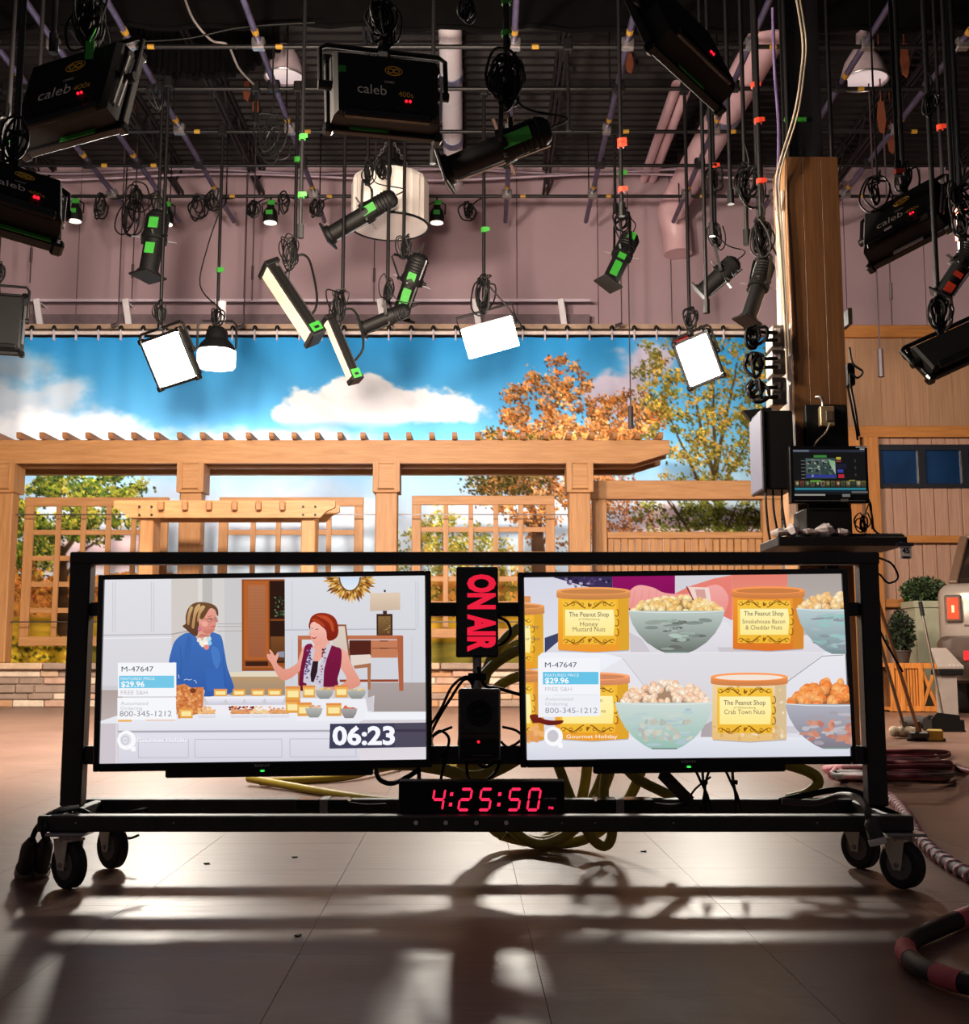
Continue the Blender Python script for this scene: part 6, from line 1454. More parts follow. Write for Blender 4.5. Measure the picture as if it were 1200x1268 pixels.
def nuts(cx, w, y, h, cols, n, el=1.6, sz=13):
    pts = []
    pr.ell(cx, y, w * .47, h * .75, tuple(int(q * .72) for q in cols[1]), tuple(int(q * .66) for q in cols[1]), n=20, a0=math.pi, a1=2 * math.pi)
    for k in range(int(n * 1.7)):
        u = rq.uniform(-1, 1); v = rq.random() ** .8 * (1 - u * u) ** .6
        pts.append((v, cx + u * w * .45, y - v * h))
    pts.sort(reverse=True)
    for v, x, yy in pts:
        a = sz * rq.uniform(.8, 1.2); th = rq.random() * 3.14; c = cols[rq.randrange(len(cols))]
        pr.ell(x, yy + 2, a * 1.04, a / el * 1.1, tuple(int(q * .66) for q in c), n=12, th=th); pr.ell(x, yy, a, a / el, c, tuple(int(q * .88) for q in c), n=12, th=th); pr.ell(x - 1.5, yy - 2, a * .5, a / el * .4, tuple(min(255, int(q * 1.1)) for q in c), n=8, th=th)
def bowl(cx, w, yt, yb, cols, nutc, n, rise, el=1.6, sz=13, mott=None):
    nuts(cx, w, yt + 4, rise, nutc, n, el, sz)
    prof = [(-.5, 0), (-.49, .12), (-.46, .32), (-.40, .55), (-.31, .77), (-.20, .94), (-.14, 1.0), (.14, 1.0), (.20, .94), (.31, .77), (.40, .55), (.46, .32), (.49, .12), (.5, 0)]
    rim = [(cx + w * .5 * math.cos(a), yt + 7 * math.sin(a)) for a in [math.pi * i / 14 for i in range(1, 14)]]
    pr.poly([(cx + w * p[0], yt + (yb - yt) * p[1]) for p in prof] + rim[:0], cols[0], cols[1])
    for k in range(26):
        t = rq.uniform(.14, .92); hw = .5 * math.sqrt(max(0, 1 - (t * .93) ** 2.4)); u = rq.uniform(-hw, hw) * .72
        pr.ell(cx + w * u, yt + (yb - yt) * t, rq.uniform(12, 34), rq.uniform(3, 8), cols[2 + k % (len(cols) - 2)], n=12, th=rq.uniform(-.15, .1), hold=k > 0)
    if mott:
        for k in range(26):
            t = rq.uniform(.4, .82); u = rq.uniform(-.26, .26); pr.ell(cx + w * u, yt + (yb - yt) * t, rq.uniform(8, 15), rq.uniform(5, 9), mott[k % len(mott)], n=9, th=rq.random() * 3, hold=k > 0)
    pr.line([(cx - w * .5, yt), (cx - w * .3, yt + 5), (cx, yt + 7), (cx + w * .3, yt + 5), (cx + w * .5, yt)], 3, (222, 230, 226)); pr.line([(cx - w * .13, yb), (cx + w * .13, yb)], 5, (120, 140, 132))
YB_, YB2_ = (248, 184, 52), (236, 156, 40); LID = (220, 146, 84)
# stacked tins at the left edge
tin(-90, 118, 150, 372, YB_, YB2_, LID, (), part=1); pr.rect(40, 128, 74, 150, LID); pr.text('ut Shop', 56, 236, (128, 104, 84), 12, 44); pr.text('ar Nuts', 58, 276, (128, 104, 84), 11, 46)
tin(-90, 118, 372, 610, (244, 168, 58), (230, 148, 50), LID, ()); 
tin(162, 402, 98, 314, YB_, (238, 152, 44), LID, (('The Peanut Shop', .36, 15, .76), ('of Williamsburg', .44, 6, .4), ('Honey', .58, 15, .34), ('Mustard Nuts', .70, 15, .62)))
bowl(556, 318, 178, 316, ((190, 202, 196), (104, 112, 104), (176, 196, 186), (130, 142, 134), (106, 108, 104), (150, 160, 150)), ((246, 208, 140), (238, 190, 116), (250, 222, 166)), 46, 50, 1.5, 14)
tin(740, 978, 97, 311, (242, 152, 52), (222, 116, 40), (224, 138, 76), (('The Peanut Shop', .36, 15, .76), ('Smokehouse Bacon', .54, 14, .82), ('& Cheddar Nuts', .68, 14, .70)))
bowl(1106, 310, 172, 320, ((186, 204, 208), (120, 142, 146), (150, 196, 190), (168, 184, 188), (140, 150, 158)), ((246, 206, 150), (240, 188, 124), (250, 220, 176)), 40, 52, 1.5, 15)
# lower row
tin(150, 398, 382, 606, YB_, YB2_, (232, 150, 104), ()); pr.text('n', 302, 480, (128, 104, 84), 12); pr.text('es', 306, 515, (128, 104, 84), 12)
bowl(512, 322, 482, 632, ((206, 218, 214), (150, 190, 176), (186, 206, 204), (176, 196, 204), (200, 212, 206)), ((248, 214, 184), (244, 196, 162), (252, 226, 204)), 60, 70, 1.5, 14, ((196, 190, 176), (180, 184, 176), (206, 206, 192)))
tin(668, 918, 384, 608, (240, 212, 166), (232, 190, 120), (230, 142, 82), (('The Peanut Shop', .38, 15, .76), ('of Williamsburg', .46, 6, .4), ('Crab Town Nuts', .58, 15, .74)), True)
bowl(1076, 332, 486, 630, ((176, 178, 190), (128, 120, 132), (168, 160, 168), (190, 184, 190), (196, 140, 124)), ((246, 150, 78), (236, 132, 66), (250, 172, 104)), 52, 76, 1.35, 17, ((206, 136, 110), (190, 120, 104), (214, 150, 124)))
for k in range(14): pr.ell(rq.uniform(60, 112), rq.uniform(555, 606), 13, 9, [(240, 178, 112), (228, 156, 92)][k % 2], n=9, th=rq.random() * 3)
pr.blob([(68, 524), (90, 520), (110, 534), (140, 540), (178, 540), (168, 552), (130, 556), (100, 548), (78, 546)], (128, 40, 28), (96, 26, 22))
# price card
pr.poly([(96, 330), (110, 318), (300, 318), (376, 334), (300, 380), (300, 525), (96, 530)], (238, 240, 247)); pr.rect(97, 336, 300, 456, (244, 245, 250)); pr.rect(97, 458, 300, 524, (240, 241, 247))
pr.rect(112, 381, 295, 422, (104, 196, 230)); pr.text('M-47647', 119, 366, (66, 70, 92), 16.5, 105); pr.text('FEATURED PRICE', 119, 396, (226, 244, 252), 8.6, 112); pr.text('$29.96', 119, 418, (255, 255, 255), 17, 78); pr.text('FREE S&H', 119, 444, (200, 190, 200), 13, 88); pr.line([(150, 456), (292, 456)], 1, (206, 206, 214)); pr.text('Automated', 119, 475, (196, 196, 206), 11, 92); pr.text('Ordering', 119, 491, (196, 196, 206), 11, 74); pr.text('800-345-1212', 119, 516, (150, 148, 164), 17, 172)
qmark(pr, 146, 592, 30, (206, 200, 206)); pr.text('Gourmet Holiday', 188, 598, (255, 250, 236), 12, 168)
pr.build('screen_picture', SCREENM, TVR)
# ---------------------------------------------------------------- wooden column with its equipment
YO = 8.0
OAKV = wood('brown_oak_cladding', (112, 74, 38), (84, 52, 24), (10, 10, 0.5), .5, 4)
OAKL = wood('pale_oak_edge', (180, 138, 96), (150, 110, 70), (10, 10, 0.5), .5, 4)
xl, xr = P(978.5, 350, YO).x, P(1043.5, 350, YO).x; zt = P(1000, 194, YO).z; xc = (xl + xr) / 2; cw = xr - xl; dp = .36
colm = thing('clad_column', 'tall square column clad in brown wood, standing behind the right end of the stand', 'column', (xc, YO, 0))
for k, (a, b) in enumerate(((0, .30), (.30, .66), (.66, 1))):
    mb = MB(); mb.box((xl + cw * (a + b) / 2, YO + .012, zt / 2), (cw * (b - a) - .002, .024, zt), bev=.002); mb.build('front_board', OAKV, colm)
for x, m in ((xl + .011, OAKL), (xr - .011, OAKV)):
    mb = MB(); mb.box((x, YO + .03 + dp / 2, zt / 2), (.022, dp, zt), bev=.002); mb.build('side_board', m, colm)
mb = MB(); mb.box((xc, YO + .03 + dp, zt / 2), (cw - .05, .02, zt)); mb.build('back_board', OAKV, colm)
mb = MB(); mb.box((xc, YO + .2, zt - .02), (cw - .05, dp - .02, .02)); mb.build('top_board', OAKV, colm)
STC = mat('black_steel_column', (30, 28, 30), .45, .3, .2, 6)
sx0, sx1 = P(974, 100, YO).x, P(1021, 100, YO).x; sx = (sx0 + sx1) / 2 + .02
stc = thing('steel_column', 'black steel column rising from the top of the wooden column', 'column', (sx, YO + .2, zt - .01))
mb = MB(); mb.box((sx, YO + .11, (zt + ZC) / 2), (sx1 - sx0 - .04, .02, ZC - zt - .02)); mb.box((sx, YO + .30, (zt + ZC) / 2), (sx1 - sx0 - .04, .02, ZC - zt - .02)); mb.box((sx, YO + .2, (zt + ZC) / 2), (.02, .18, ZC - zt - .02)); mb.build('i_beam', STC, stc)
mb = MB(); mb.tube([(sx0 + .02, YO + .08, zt), (sx0 + .02, YO + .08, ZC - .02)], .018, 8); mb.tube([(sx1 + .06, YO + .09, zt), (sx1 + .06, YO + .09, ZC - .02)], .016, 8); mb.build('conduit', DARKPIPE, stc, 50)
q = P(985, 148, YO + .09); mb = MB(); mb.box((q.x, YO + .092, q.z), (.16, .015, .028)); mb.build('tape', GREEN, stc)
PALE = mat('pale_putty_cable', (196, 182, 160), .5, 0, .06, 10)
cable('pale cable down the steel column and the wooden column edge, outside', [P(985, -10, 7.95), P(994, 50, 7.95), P(992, 90, 7.95), P(984, 140, 7.95), P(966, 200, 7.95), P(961, 232, 7.97), P(966, 300, 7.97), P(972, 400, 7.97), P(975, 470, 7.97)], .009, PALE)
cable('pale cable down the steel column and the wooden column edge, inside', [P(989, -10, 7.95), P(998, 50, 7.95), P(995, 95, 7.95), P(987, 145, 7.95), P(970, 200, 7.95), P(965, 232, 7.97), P(969, 300, 7.97), P(975, 400, 7.97), P(977, 440, 7.97)], .008, PALE)
cable('lilac cable down the left side of the steel column', [P(957, 10, 7.98), P(959, 80, 7.98), P(964, 150, 7.98), P(964, 200, 8.0), P(962, 260, 8.05)], .012, mat('lilac_cable', (120, 100, 150), .5))
CONW = mat('cream_conduit_strip', (222, 208, 190), .5, 0, .04, 10)
for k, (pa, pb, lab) in enumerate(((959, 966, 'outer'), (969, 975, 'inner'))):
    a, b = P(pa, 235, 8.06 + .06 * k), P(pb, 400, 8.06 + .06 * k); x = xl - .012 - .0 * k
    mb = MB(); mb.box((x, 8.10 + .12 * k, (a.z + b.z) / 2), (.024, .07, a.z - b.z), bev=.004); tag(mb.build('conduit_strip', CONW), 'cream cable conduit strip on the left face of the wooden column, %s one' % lab, 'conduit')
# outlet boxes with a mass of plugs
GREYB = mat('grey_outlet_box', (120, 110, 100), .5, .2, .12, 12)
for k, (py0, py1, lab) in enumerate(((401, 428, 'top'), (432, 462, 'middle'), (466, 500, 'bottom'))):
    a, b = P(956, py0, 8.0), P(975, py1, 8.0); t = thing('outlet_box', 'grey metal outlet box on the left side of the wooden column, %s of three' % lab, 'outlet box', ((a.x + b.x) / 2, 8.12, b.z))
    mb = MB(); mb.box(((a.x + b.x) / 2 + .005, 8.12, (a.z + b.z) / 2), (b.x - a.x, .2, a.z - b.z), None, .008); mb.build('box', GREYB, t)
    for u in (.3, .7):
        mb = MB(); mb.box(((a.x + b.x) / 2 - .01, 8.015, b.z + (a.z - b.z) * u), (.04, .012, .04), None, .004); mb.build('socket', mat('pale_socket', (206, 196, 196), .5), t)
    mb = MB()
    for u in (.25, .6): mb.cyl((a.x + .03, 8.0, b.z + (a.z - b.z) * u), (a.x - .08, 7.93, b.z + (a.z - b.z) * u - .02), .014, .012, 8)
    mb.build('plug', BLACKM, t)
    q = P(950, (py0 + py1) / 2, 7.95)
    coil('black cable loops plugged into the %s outlet box on the column' % lab, q + Vector((-.09, 0, -.01)), .085, 5, .013, 90 + k, .9, [[q + Vector((.0, .02, .02))]])
# black bracket and side-on monitor
q0 = P(920, 508, 8.05)
mb = MB(); mb.prism([(0, 0), (.20, .02), (.20, -.17), (.13, -.17)], q0, X_, Z_, .06); br = tag(mb.build('wall_bracket', BLACKM), 'black triangular bracket above the side-on monitor at the column', 'bracket')
YM = 7.8
a, b = P(946, 508, YM), P(985, 606, YM); t = thing('side_monitor', 'boxy black monitor left of the wooden column, its pale screen turned left', 'monitor', ((a.x + b.x) / 2, YM, b.z))
mb = MB(); mb.box(((a.x + b.x) / 2, YM + .16, (a.z + b.z) / 2), (b.x - a.x, .32, a.z - b.z), None, .01); mb.build('housing', BLACKM, t)
mb = MB(); mb.box((a.x - .012, YM + .16, (a.z + b.z) / 2), (.026, .34, a.z - b.z + .01), None, .006); mb.build('screen_frame', mat('grey_lilac_screen_edge', (30, 29, 34), .5), t)
mb = MB(); mb.box((a.x - .026, YM + .16, (a.z + b.z) / 2), (.004, .325, a.z - b.z - .02)); mb.build('screen', glow('pale_lilac_screen', (176, 168, 200), .42, .03), t)
for px in (948, 957, 968): cable('black lead hanging below the side-on monitor, %s' % {948: 'nearest its screen', 957: 'middle one', 968: 'nearest the column'}[px], [P(px, 604, 7.85), P(px + 1, 630, 7.83), P(px + (6 if px > 950 else 4), 660, 7.84), P(px + 8, 676, 7.86)], .008, RUBBER)
# mount plate, outlet, monitor
a, b = P(994, 503, YO), P(1050, 640, YO); mb = MB(); mb.box(((a.x + b.x) / 2, YO - .03, (a.z + b.z) / 2), (b.x - a.x, .06, a.z - b.z), None, .006); tag(mb.build('mount_plate', BLACKM), 'black mounting plate on the front of the wooden column behind the desktop monitor', 'mount')
a, b = P(1015, 503, 7.9), P(1034, 528, 7.9); t = thing('outlet_box', 'tan outlet box with a grey elbow on the black mounting plate', 'outlet box', ((a.x + b.x) / 2, 7.9, b.z))
mb = MB(); mb.box(((a.x + b.x) / 2, 7.925, (a.z + b.z) / 2), (b.x - a.x, .07, a.z - b.z), None, .006); mb.build('box', mat('tan_metal_box', (150, 128, 96), .4, .4), t)
mb = MB(); mb.box(((a.x + b.x) / 2 + .012, 7.886, (a.z + b.z) / 2), (.05, .008, .07), None, .003); mb.build('socket', mat('brown_socket', (86, 70, 56), .5), t)
mb = MB(); mb.tube(smooth_path([(a.x + .03, 7.93, a.z), (a.x + .03, 7.93, a.z + .04), (a.x + .015, 7.93, a.z + .07), (a.x - .01, 7.95, a.z + .075)], 5), .012, 8); mb.build('elbow', GALV, t, 50)
cable('tan lead from the outlet box down behind the desktop monitor', [P(1028, 524, 7.88), P(1022, 536, 7.87), P(1012, 546, 7.87), P(1006, 556, 7.9)], .006, PALE)
YQ = 7.62
m0, m1 = P(977, 552, YQ), P(1077, 623, YQ); t = thing('desktop_monitor', 'black desktop monitor showing a control screen, mounted on the wooden column', 'monitor', ((m0.x + m1.x) / 2, YQ, m1.z))
mw, mh = m1.x - m0.x, m0.z - m1.z; mcx, mcz = (m0.x + m1.x) / 2, (m0.z + m1.z) / 2
mb = MB(); mb.box((mcx, YQ + .03, mcz), (mw, .06, mh), None, .006); mb.build('bezel', BLACKG, t)
mb = MB(); mb.box((mcx, YQ + .16, mcz), (.14, .22, .14), None, .01); mb.build('arm', BLACKM, t)
mb = MB(); mb.box((mcx - .0, YQ - .002, m1.z + .016), (mw * .9, .004, .004)); mb.box((mcx + mw * .18, YQ - .003, m1.z + .018), (.05, .004, .018)); mb.build('badge', mat('grey_print', (110, 106, 104), .5), t)
pm = Picture(lambda x, y: Vector((m0.x + mw * (x / 400.), YQ - .002, m0.z - mh * (y / 280.))), Vector((0, -1, 0)))
rm = random.Random(2)
pm.rect(18, 18, 385, 240, (16, 18, 22)); pm.rect(20, 20, 384, 32, (52, 60, 80)); pm.rect(20, 20, 100, 30, (120, 130, 150)); pm.rect(110, 24, 300, 30, (40, 46, 62)); pm.rect(340, 4, 396, 10, (150, 150, 150)); pm.rect(360, 14, 384, 20, (190, 190, 190))
pm.rect(80, 60, 235, 160, (62, 84, 84)); pm.rect(124, 46, 190, 58, (76, 160, 70))
for x, y in ((84, 66), (122, 66), (160, 66), (84, 106), (122, 106)): pm.rect(x, y, x + 34, y + 34, (120, 140, 130), (70, 90, 86)); pm.rect(x + 8, y + 8, x + 26, y + 24, (40, 54, 60))
for k in range(30): pm.rect(*(lambda a, b: (a, b, a + rm.uniform(4, 16), b + rm.uniform(3, 9)))(rm.uniform(84, 215), rm.uniform(64, 150)), [(180, 196, 180), (90, 130, 110), (40, 60, 60), (200, 200, 170)][k % 4], None, k > 0)
pm.poly([(196, 66), (232, 76), (232, 140), (210, 100)], (150, 210, 150), (220, 230, 210)); pm.rect(84, 142, 236, 156, (60, 70, 180)); pm.rect(110, 146, 120, 152, (210, 220, 250))
pm.rect(238, 56, 262, 68, (230, 210, 70)); pm.rect(238, 72, 262, 80, (170, 60, 70)); pm.rect(242, 116, 272, 132, (70, 80, 190)); pm.rect(246, 140, 276, 158, (226, 50, 64)); pm.rect(238, 90, 290, 110, (30, 34, 60))
for k in range(6): pm.rect(58, 72 + 17 * k, 78, 76 + 17 * k, (120, 124, 130), None, k > 0)
for k in range(4): pm.ell(334, 74 + 34 * k, 5, 8, (70, 66, 50), n=10, hold=k > 0)
for k in range(14):
    x = 24 + 26 * k; pm.rect(x, 172, x + 22, 204, [(120, 110, 60), (150, 80, 60), (90, 120, 80), (160, 140, 90), (60, 80, 60), (180, 170, 130), (130, 130, 60)][k % 7], (40, 44, 40), k > 0)
for k in range(14): pm.ell(36 + 26 * k, 184, 6, 8, [(206, 190, 150), (90, 60, 50), (150, 160, 120), (60, 70, 60)][k % 4], n=8, hold=k > 0)
pm.rect(102, 168, 156, 178, (110, 180, 70)); pm.rect(300, 168, 330, 172, (200, 180, 70)); pm.rect(22, 206, 384, 216, (50, 160, 180)); pm.rect(22, 216, 384, 228, (24, 44, 60)); pm.rect(20, 236, 176, 244, (190, 186, 176)); pm.rect(310, 222, 392, 232, (120, 120, 120)); pm.rect(262, 236, 302, 250, (140, 140, 138))
pm.build('screen_picture', vmat('lit_monitor_screen', .55, .3), t)
# black equipment box and cluttered shelf under it
YH = 7.5
a, b = P(999, 629, YH), P(1058, 664, YH); mb = MB(); mb.box(((a.x + b.x) / 2, YH + .18, (a.z + b.z) / 2 + .003), (b.x - a.x, .3, a.z - b.z), None, .006); mb.bar((a.x + .02, YH + .028, a.z - .004), (b.x - .02, YH + .028, a.z - .004), .006, .006); tag(mb.build('equipment_box', BLACKM), 'black equipment box on the shelf under the desktop monitor', 'box')
a, b = P(962, 664, YH), P(1122, 676, YH); zs_ = b.z + .05
t = thing('equipment_shelf', 'black shelf board with tray edge fixed to the wooden column above the stand', 'shelf', ((a.x + b.x) / 2, YH, b.z))
zsh = P(600, 664.5, YH + .03).z
mb = MB(); mb.box(((a.x + b.x) / 2, YH + .22, zsh - .035), (b.x - a.x, .5, .06), None, .006); mb.build('board', BLACKM, t)
mb = MB(); mb.box((xc, YO - .06, zsh - .13), (.08, .16, .16)); mb.build('support', BLACKM, t)
GP = mat('grey_paper', (176, 166, 166), .7, 0, .1, 10); WP = mat('white_paper', (206, 198, 200), .7, 0, .06, 10)
for k, (px, lab, w, m_, rz) in enumerate(((966, 'folded grey paper wad at the left end of the shelf', .12, GP, .3), (981, 'white crumpled paper standing near the left end of the shelf', .11, WP, .9), (1004, 'grey paper strip lying on the shelf before the box', .16, GP, -.2), (1022, 'curled pale strip across the front of the equipment box', .14, WP, .4), (1044, 'grey paper strip on the shelf right of the curled one', .12, GP, .05))):
    q = P(px, 662, YH + .02); mb = MB(); rw = random.Random(k + 30)
    mb.sphere((q.x, YH + .03, zsh + .022 + .012 * (k in (1, 3))), 1.0, 9, 5, (w * .5, .06, .026 + .018 * (k in (1, 3))), Matrix.Rotation(-.25 * rz, 3, 'Y'))
    mb.v = [v + Vector((rw.uniform(-.012, .012), rw.uniform(-.012, .012), rw.uniform(-.006, .012))) for v in mb.v]
    tag(mb.build('paper', m_), lab, 'paper')
t = thing('keyboard', 'black keyboard lying askew at the right end of the shelf', 'keyboard', (P(1085, 660, YH + .1).x, YH + .12, zsh))
kx_ = P(1086, 660, YH + .1).x; mb = MB(); mb.box((kx_, YH + .14, zsh + .008), (.34, .14, .02), None, .004); mb.build('base', BLACKG, t)
mb = MB()
for i in range(14):
    for j in range(4): mb.box((kx_ - .15 + .023 * i, YH + .09 + .032 * j, zsh + .022), (.018, .026, .008))
mb.build('keys', mat('grey_black_keys', (44, 42, 44), .5), t, kind='stuff')
coil('tangle of thin black leads under the right side of the desktop monitor', P(1066, 646, YH + .1), .06, 6, .005, 77, .9, [[P(1078, 622, YH + .12), P(1080, 655, YH + .1)]])
cable('black lead from the right side of the desktop monitor to the shelf', [P(1076, 618, 7.7), P(1080, 640, 7.7), P(1082, 655, 7.68), P(1090, 662, 7.64)], .007)
for k, (pts) in enumerate(([P(1052, 430, 8.0), P(1056, 450, 8.0), P(1068, 460, 8.0), P(1062, 468, 8.0), P(1052, 464, 8.0), P(1058, 500, 8.0), P(1064, 540, 8.0)], [P(1050, 480, 8.0), P(1056, 510, 8.0), P(1060, 530, 8.0), P(1062, 545, 8.0)])):
    cable('black lead hanging at the right edge of the wooden column, %s' % ('with a hook-like bend' if k == 0 else 'straight one'), pts, .008)
mb = MB(); q = P(1049, 395, 8.1); mb.box(q, (.03, .16, .12), None, .006); tag(mb.build('junction_box', mat('brown_junction_box', (92, 76, 58), .5)), 'small brown junction box on the right edge of the wooden column', 'box')
mb = MB(); mb.box(P(1052, 465, 8.08), (.05, .10, .16), None, .006); tag(mb.build('power_brick', BLACKM), 'black power brick on the right edge of the wooden column', 'adapter')
# 45 tag
YT_ = 7.46; a, b = P(1112, 673, YT_), P(1131, 692, YT_); t = thing('number_tag', 'white tag with number 45 and navy bands hanging at the end of the shelf', 'tag', ((a.x + b.x) / 2, YT_, b.z))
tw, th_ = b.x - a.x, a.z - b.z; tx, tz = (a.x + b.x) / 2, (a.z + b.z) / 2
mb = MB(); mb.box((tx, YT_, tz), (tw * .82, .006, th_), None, .001); mb.build('plate', mat('white_tag_plate', (220, 214, 208), .5), t)
NV = mat('navy_band', (20, 24, 44), .5)
mb = MB(); mb.box((tx - .004, YT_ - .002, a.z - .006), (tw * 1.15, .012, .022)); mb.bar((tx, YT_, a.z), (P(1105, 672, YT_).x, YT_ + .04, zsh - .03), .012, .012); mb.build('holder', NV, t)
mb = MB(); mb.prism([(-tw * .28, .012), (-tw * .24, 0), (tw * .24, 0), (tw * .28, .012)], (tx, YT_ - .004, b.z + .004), X_, Z_, .001); mb.build('lower_band', NV, t)
mb = MB(); mb.text('45', (tx, YT_ - .004, tz - .014), X_, Z_, h=.034, align='c'); mb.build('number', NV, t)

# ---------------------------------------------------------------- in front of the cabin wall
x2 = xpx(1048, YB); m2 = MB(); m2.box(((x2 + xpx(1068, YB)) / 2, YB + .03, 1.7), (xpx(1068, YB) - x2, .09, 3.4), bev=.006); m2.build('jamb', HONEYZ, cab)
def shrub(parent, c, r, n, sd, sc_=(1, 1, 1), cols=((44, 66, 32), (62, 88, 42), (30, 46, 24))):
    q = random.Random(sd)
    for kk, cc in enumerate(cols):
        mb = MB()
        for i in range(n):
            u = q.uniform(-1, 1); ph = q.uniform(0, 6.283); rr = q.random() ** .35; s_ = math.sqrt(1 - u * u)
            d = Vector((s_ * math.cos(ph), s_ * math.sin(ph), u)); o = Vector(c) + Vector((d.x * r * sc_[0], d.y * r * sc_[1], d.z * r * sc_[2])) * rr
            e = Vector((q.gauss(0, 1), q.gauss(0, 1), q.gauss(0, 1))).normalized(); g = d.cross(e)
            if g.length < .01: continue
            g.normalize(); L = q.uniform(.03, .055); Wd = L * .4; dd = (d + e * .6).normalized()
            mb.add([o - g * Wd * .2, o + dd * L * .5 - g * Wd, o + dd * L, o + dd * L * .5 + g * Wd], [(0, 1, 2, 3)])
        mb.build('foliage', mat('box_leaf_%d' % (sum(cc)), cc, .6, 0, .15, 9), parent, kind='stuff')
    mb = MB(); mb.sphere(c, r * .72, 12, 8, sc_); mb.build('inner_twigs', mat('dark_twigs', (26, 30, 18), .9), parent)
YPL = 13.85
px0, px1 = xpx(1119, YPL), xpx(1160, YPL); ztp = zpx(745, YPL); t = thing('potted_shrub', 'clipped green shrub in a tall pale square planter beside the car', 'plant', ((px0 + px1) / 2, YPL, 0))
cxp = (px0 + px1) / 2; hw = (px1 - px0) / 2
sq = lambda h, z: [Vector((cxp - h, YPL - h, z)), Vector((cxp + h, YPL - h, z)), Vector((cxp + h, YPL + h, z)), Vector((cxp - h, YPL + h, z))]
PPL = mat('pale_green_planter', (150, 152, 132), .6, 0, .12, 4)
mb = MB(); mb.hull(sq(hw * .72, 0), sq(hw * .94, ztp - .06)); mb.build('planter', PPL, t)
mb = MB(); mb.hull(sq(hw * 1.04, ztp - .075), sq(hw * 1.06, ztp)); mb.build('planter_rim', PPL, t)
shrub(t, (cxp, YPL, ztp + .12), .25, 700, 3, (1.0, 1.0, .62))
# slatted crate with a small shrub on it
YCR = 12.95; a, b = xpx(1092, YCR), xpx(1154, YCR); hc = zpx(821, YCR)
cr = thing('slatted_crate', 'orange-brown slatted wooden crate with crossed braces on the floor by the cabin wall', 'crate', ((a + b) / 2, YCR, 0))
CRW = wood('orange_crate_wood', (206, 132, 56), (166, 98, 36), (6, 6, .8), .6, 5)
def cb(nm, p0, p1, w, d): mb = MB(); mb.bar(p0, p1, w, d, .003, (0, 1, 0)); mb.build(nm, CRW, cr)
for z in (.035, hc - .03):
    for y in (YCR, YCR + .45): cb('rail', (a, y, z), (b, y, z), .06, .03)
    for x in (a + .02, b - .02): cb('rail', (x, YCR, z), (x, YCR + .45, z), .03, .06)
for x in (a + .03, b - .03, a + (b - a) * .25, a + (b - a) * .62):
    cb('post', (x, YCR - .012, .01), (x, YCR - .012, hc), .05, .03)
for x in (a + .03, b - .03): cb('post', (x, YCR + .45, .01), (x, YCR + .45, hc), .05, .03)
for k in range(5):
    x = a + (b - a) * (.33 + .055 * k); cb('slat', (x, YCR + .01, .06), (x, YCR + .01, hc - .05), .022, .015)
    x = a + (b - a) * (.06 + .045 * k); cb('slat', (x, YCR + .01, .06), (x, YCR + .01, hc - .05), .022, .015)
xa_, xb_ = a + (b - a) * .65, b - .05
cb('brace', (xa_, YCR - .005, .07), (xb_, YCR - .005, hc - .06), .035, .012); cb('brace', (xb_, YCR + .008, .07), (xa_, YCR + .008, hc - .06), .035, .012)
mb = MB(); mb.box(((a + b) / 2, YCR + .22, hc - .01), (b - a - .04, .44, .02)); mb.box(((a + b) / 2, YCR + .22, .03), (b - a - .04, .44, .02)); mb.build('lid_board', CRW, cr)
mb = MB(); mb.box(((a + b) / 2, YCR + .42, hc / 2), (b - a - .08, .012, hc - .06)); mb.build('back_panel', wood('dark_crate_back', (120, 76, 40), (86, 52, 26), (6, 6, .8)), cr)
xs_ = xpx(1109, YCR + .2); t = thing('small_shrub', 'small dark green shrub standing on the slatted crate', 'plant', (xs_, YCR + .2, hc))
mb = MB(); mb.lathe([(0, .07), (.12, .10), (.125, .11), (.14, .11)], (xs_, YCR + .2, hc), (0, 0, 1), 14); mb.build('pot', mat('dark_pot', (60, 50, 46), .6), t, 40)
shrub(t, (xs_, YCR + .2, hc + .33), .19, 420, 4, (.72, .72, 1.25), ((30, 44, 24), (42, 60, 30), (22, 34, 18)))
# car, its rear left corner in view
YV = 12.2; cl = xpx(1154, YV); cwid = 1.72; ccx = cl + cwid / 2
car = thing('car', 'silver car cut by the right edge, its lit rear left tail lamp in view', 'car', (ccx, YV + 2, 0))
CARP = mat('silver_car_paint', (150, 140, 132), .28, .3, .05, 4, coat=.5); DKP = mat('dark_brown_bumper', (70, 54, 46), .5, 0, .15, 8); GLS = mat('dark_car_glass', (34, 28, 26), .08, 0, .1, 5, spec=.7)
class CB(MB):
    # the car stands turned to the right about its rear left corner
    def build(s, *a, **k):
        c_, s_ = math.cos(math.radians(-27)), math.sin(math.radians(-27)); ox, oy = ccx - cwid / 2, YV
        s.v = [Vector((ox + (v.x - ox) * c_ - (v.y - oy) * s_, oy + (v.x - ox) * s_ + (v.y - oy) * c_, v.z)) for v in s.v]
        return MB.build(s, *a, **k)
def section(y, hw, z0, z1, rr=.12, ins=0):
    pts = []; n = 5
    for (sx_, sz_, a0) in ((1, 1, 0), (-1, 1, math.pi / 2), (-1, -1, math.pi), (1, -1, 1.5 * math.pi)):
        for i in range(n + 1):
            an = a0 + math.pi / 2 * i / n; pts.append(Vector((ccx + sx_ * (hw - rr) + rr * math.cos(an), y, (z1 - rr if sz_ > 0 else z0 + rr) + rr * math.sin(an))))
    return pts
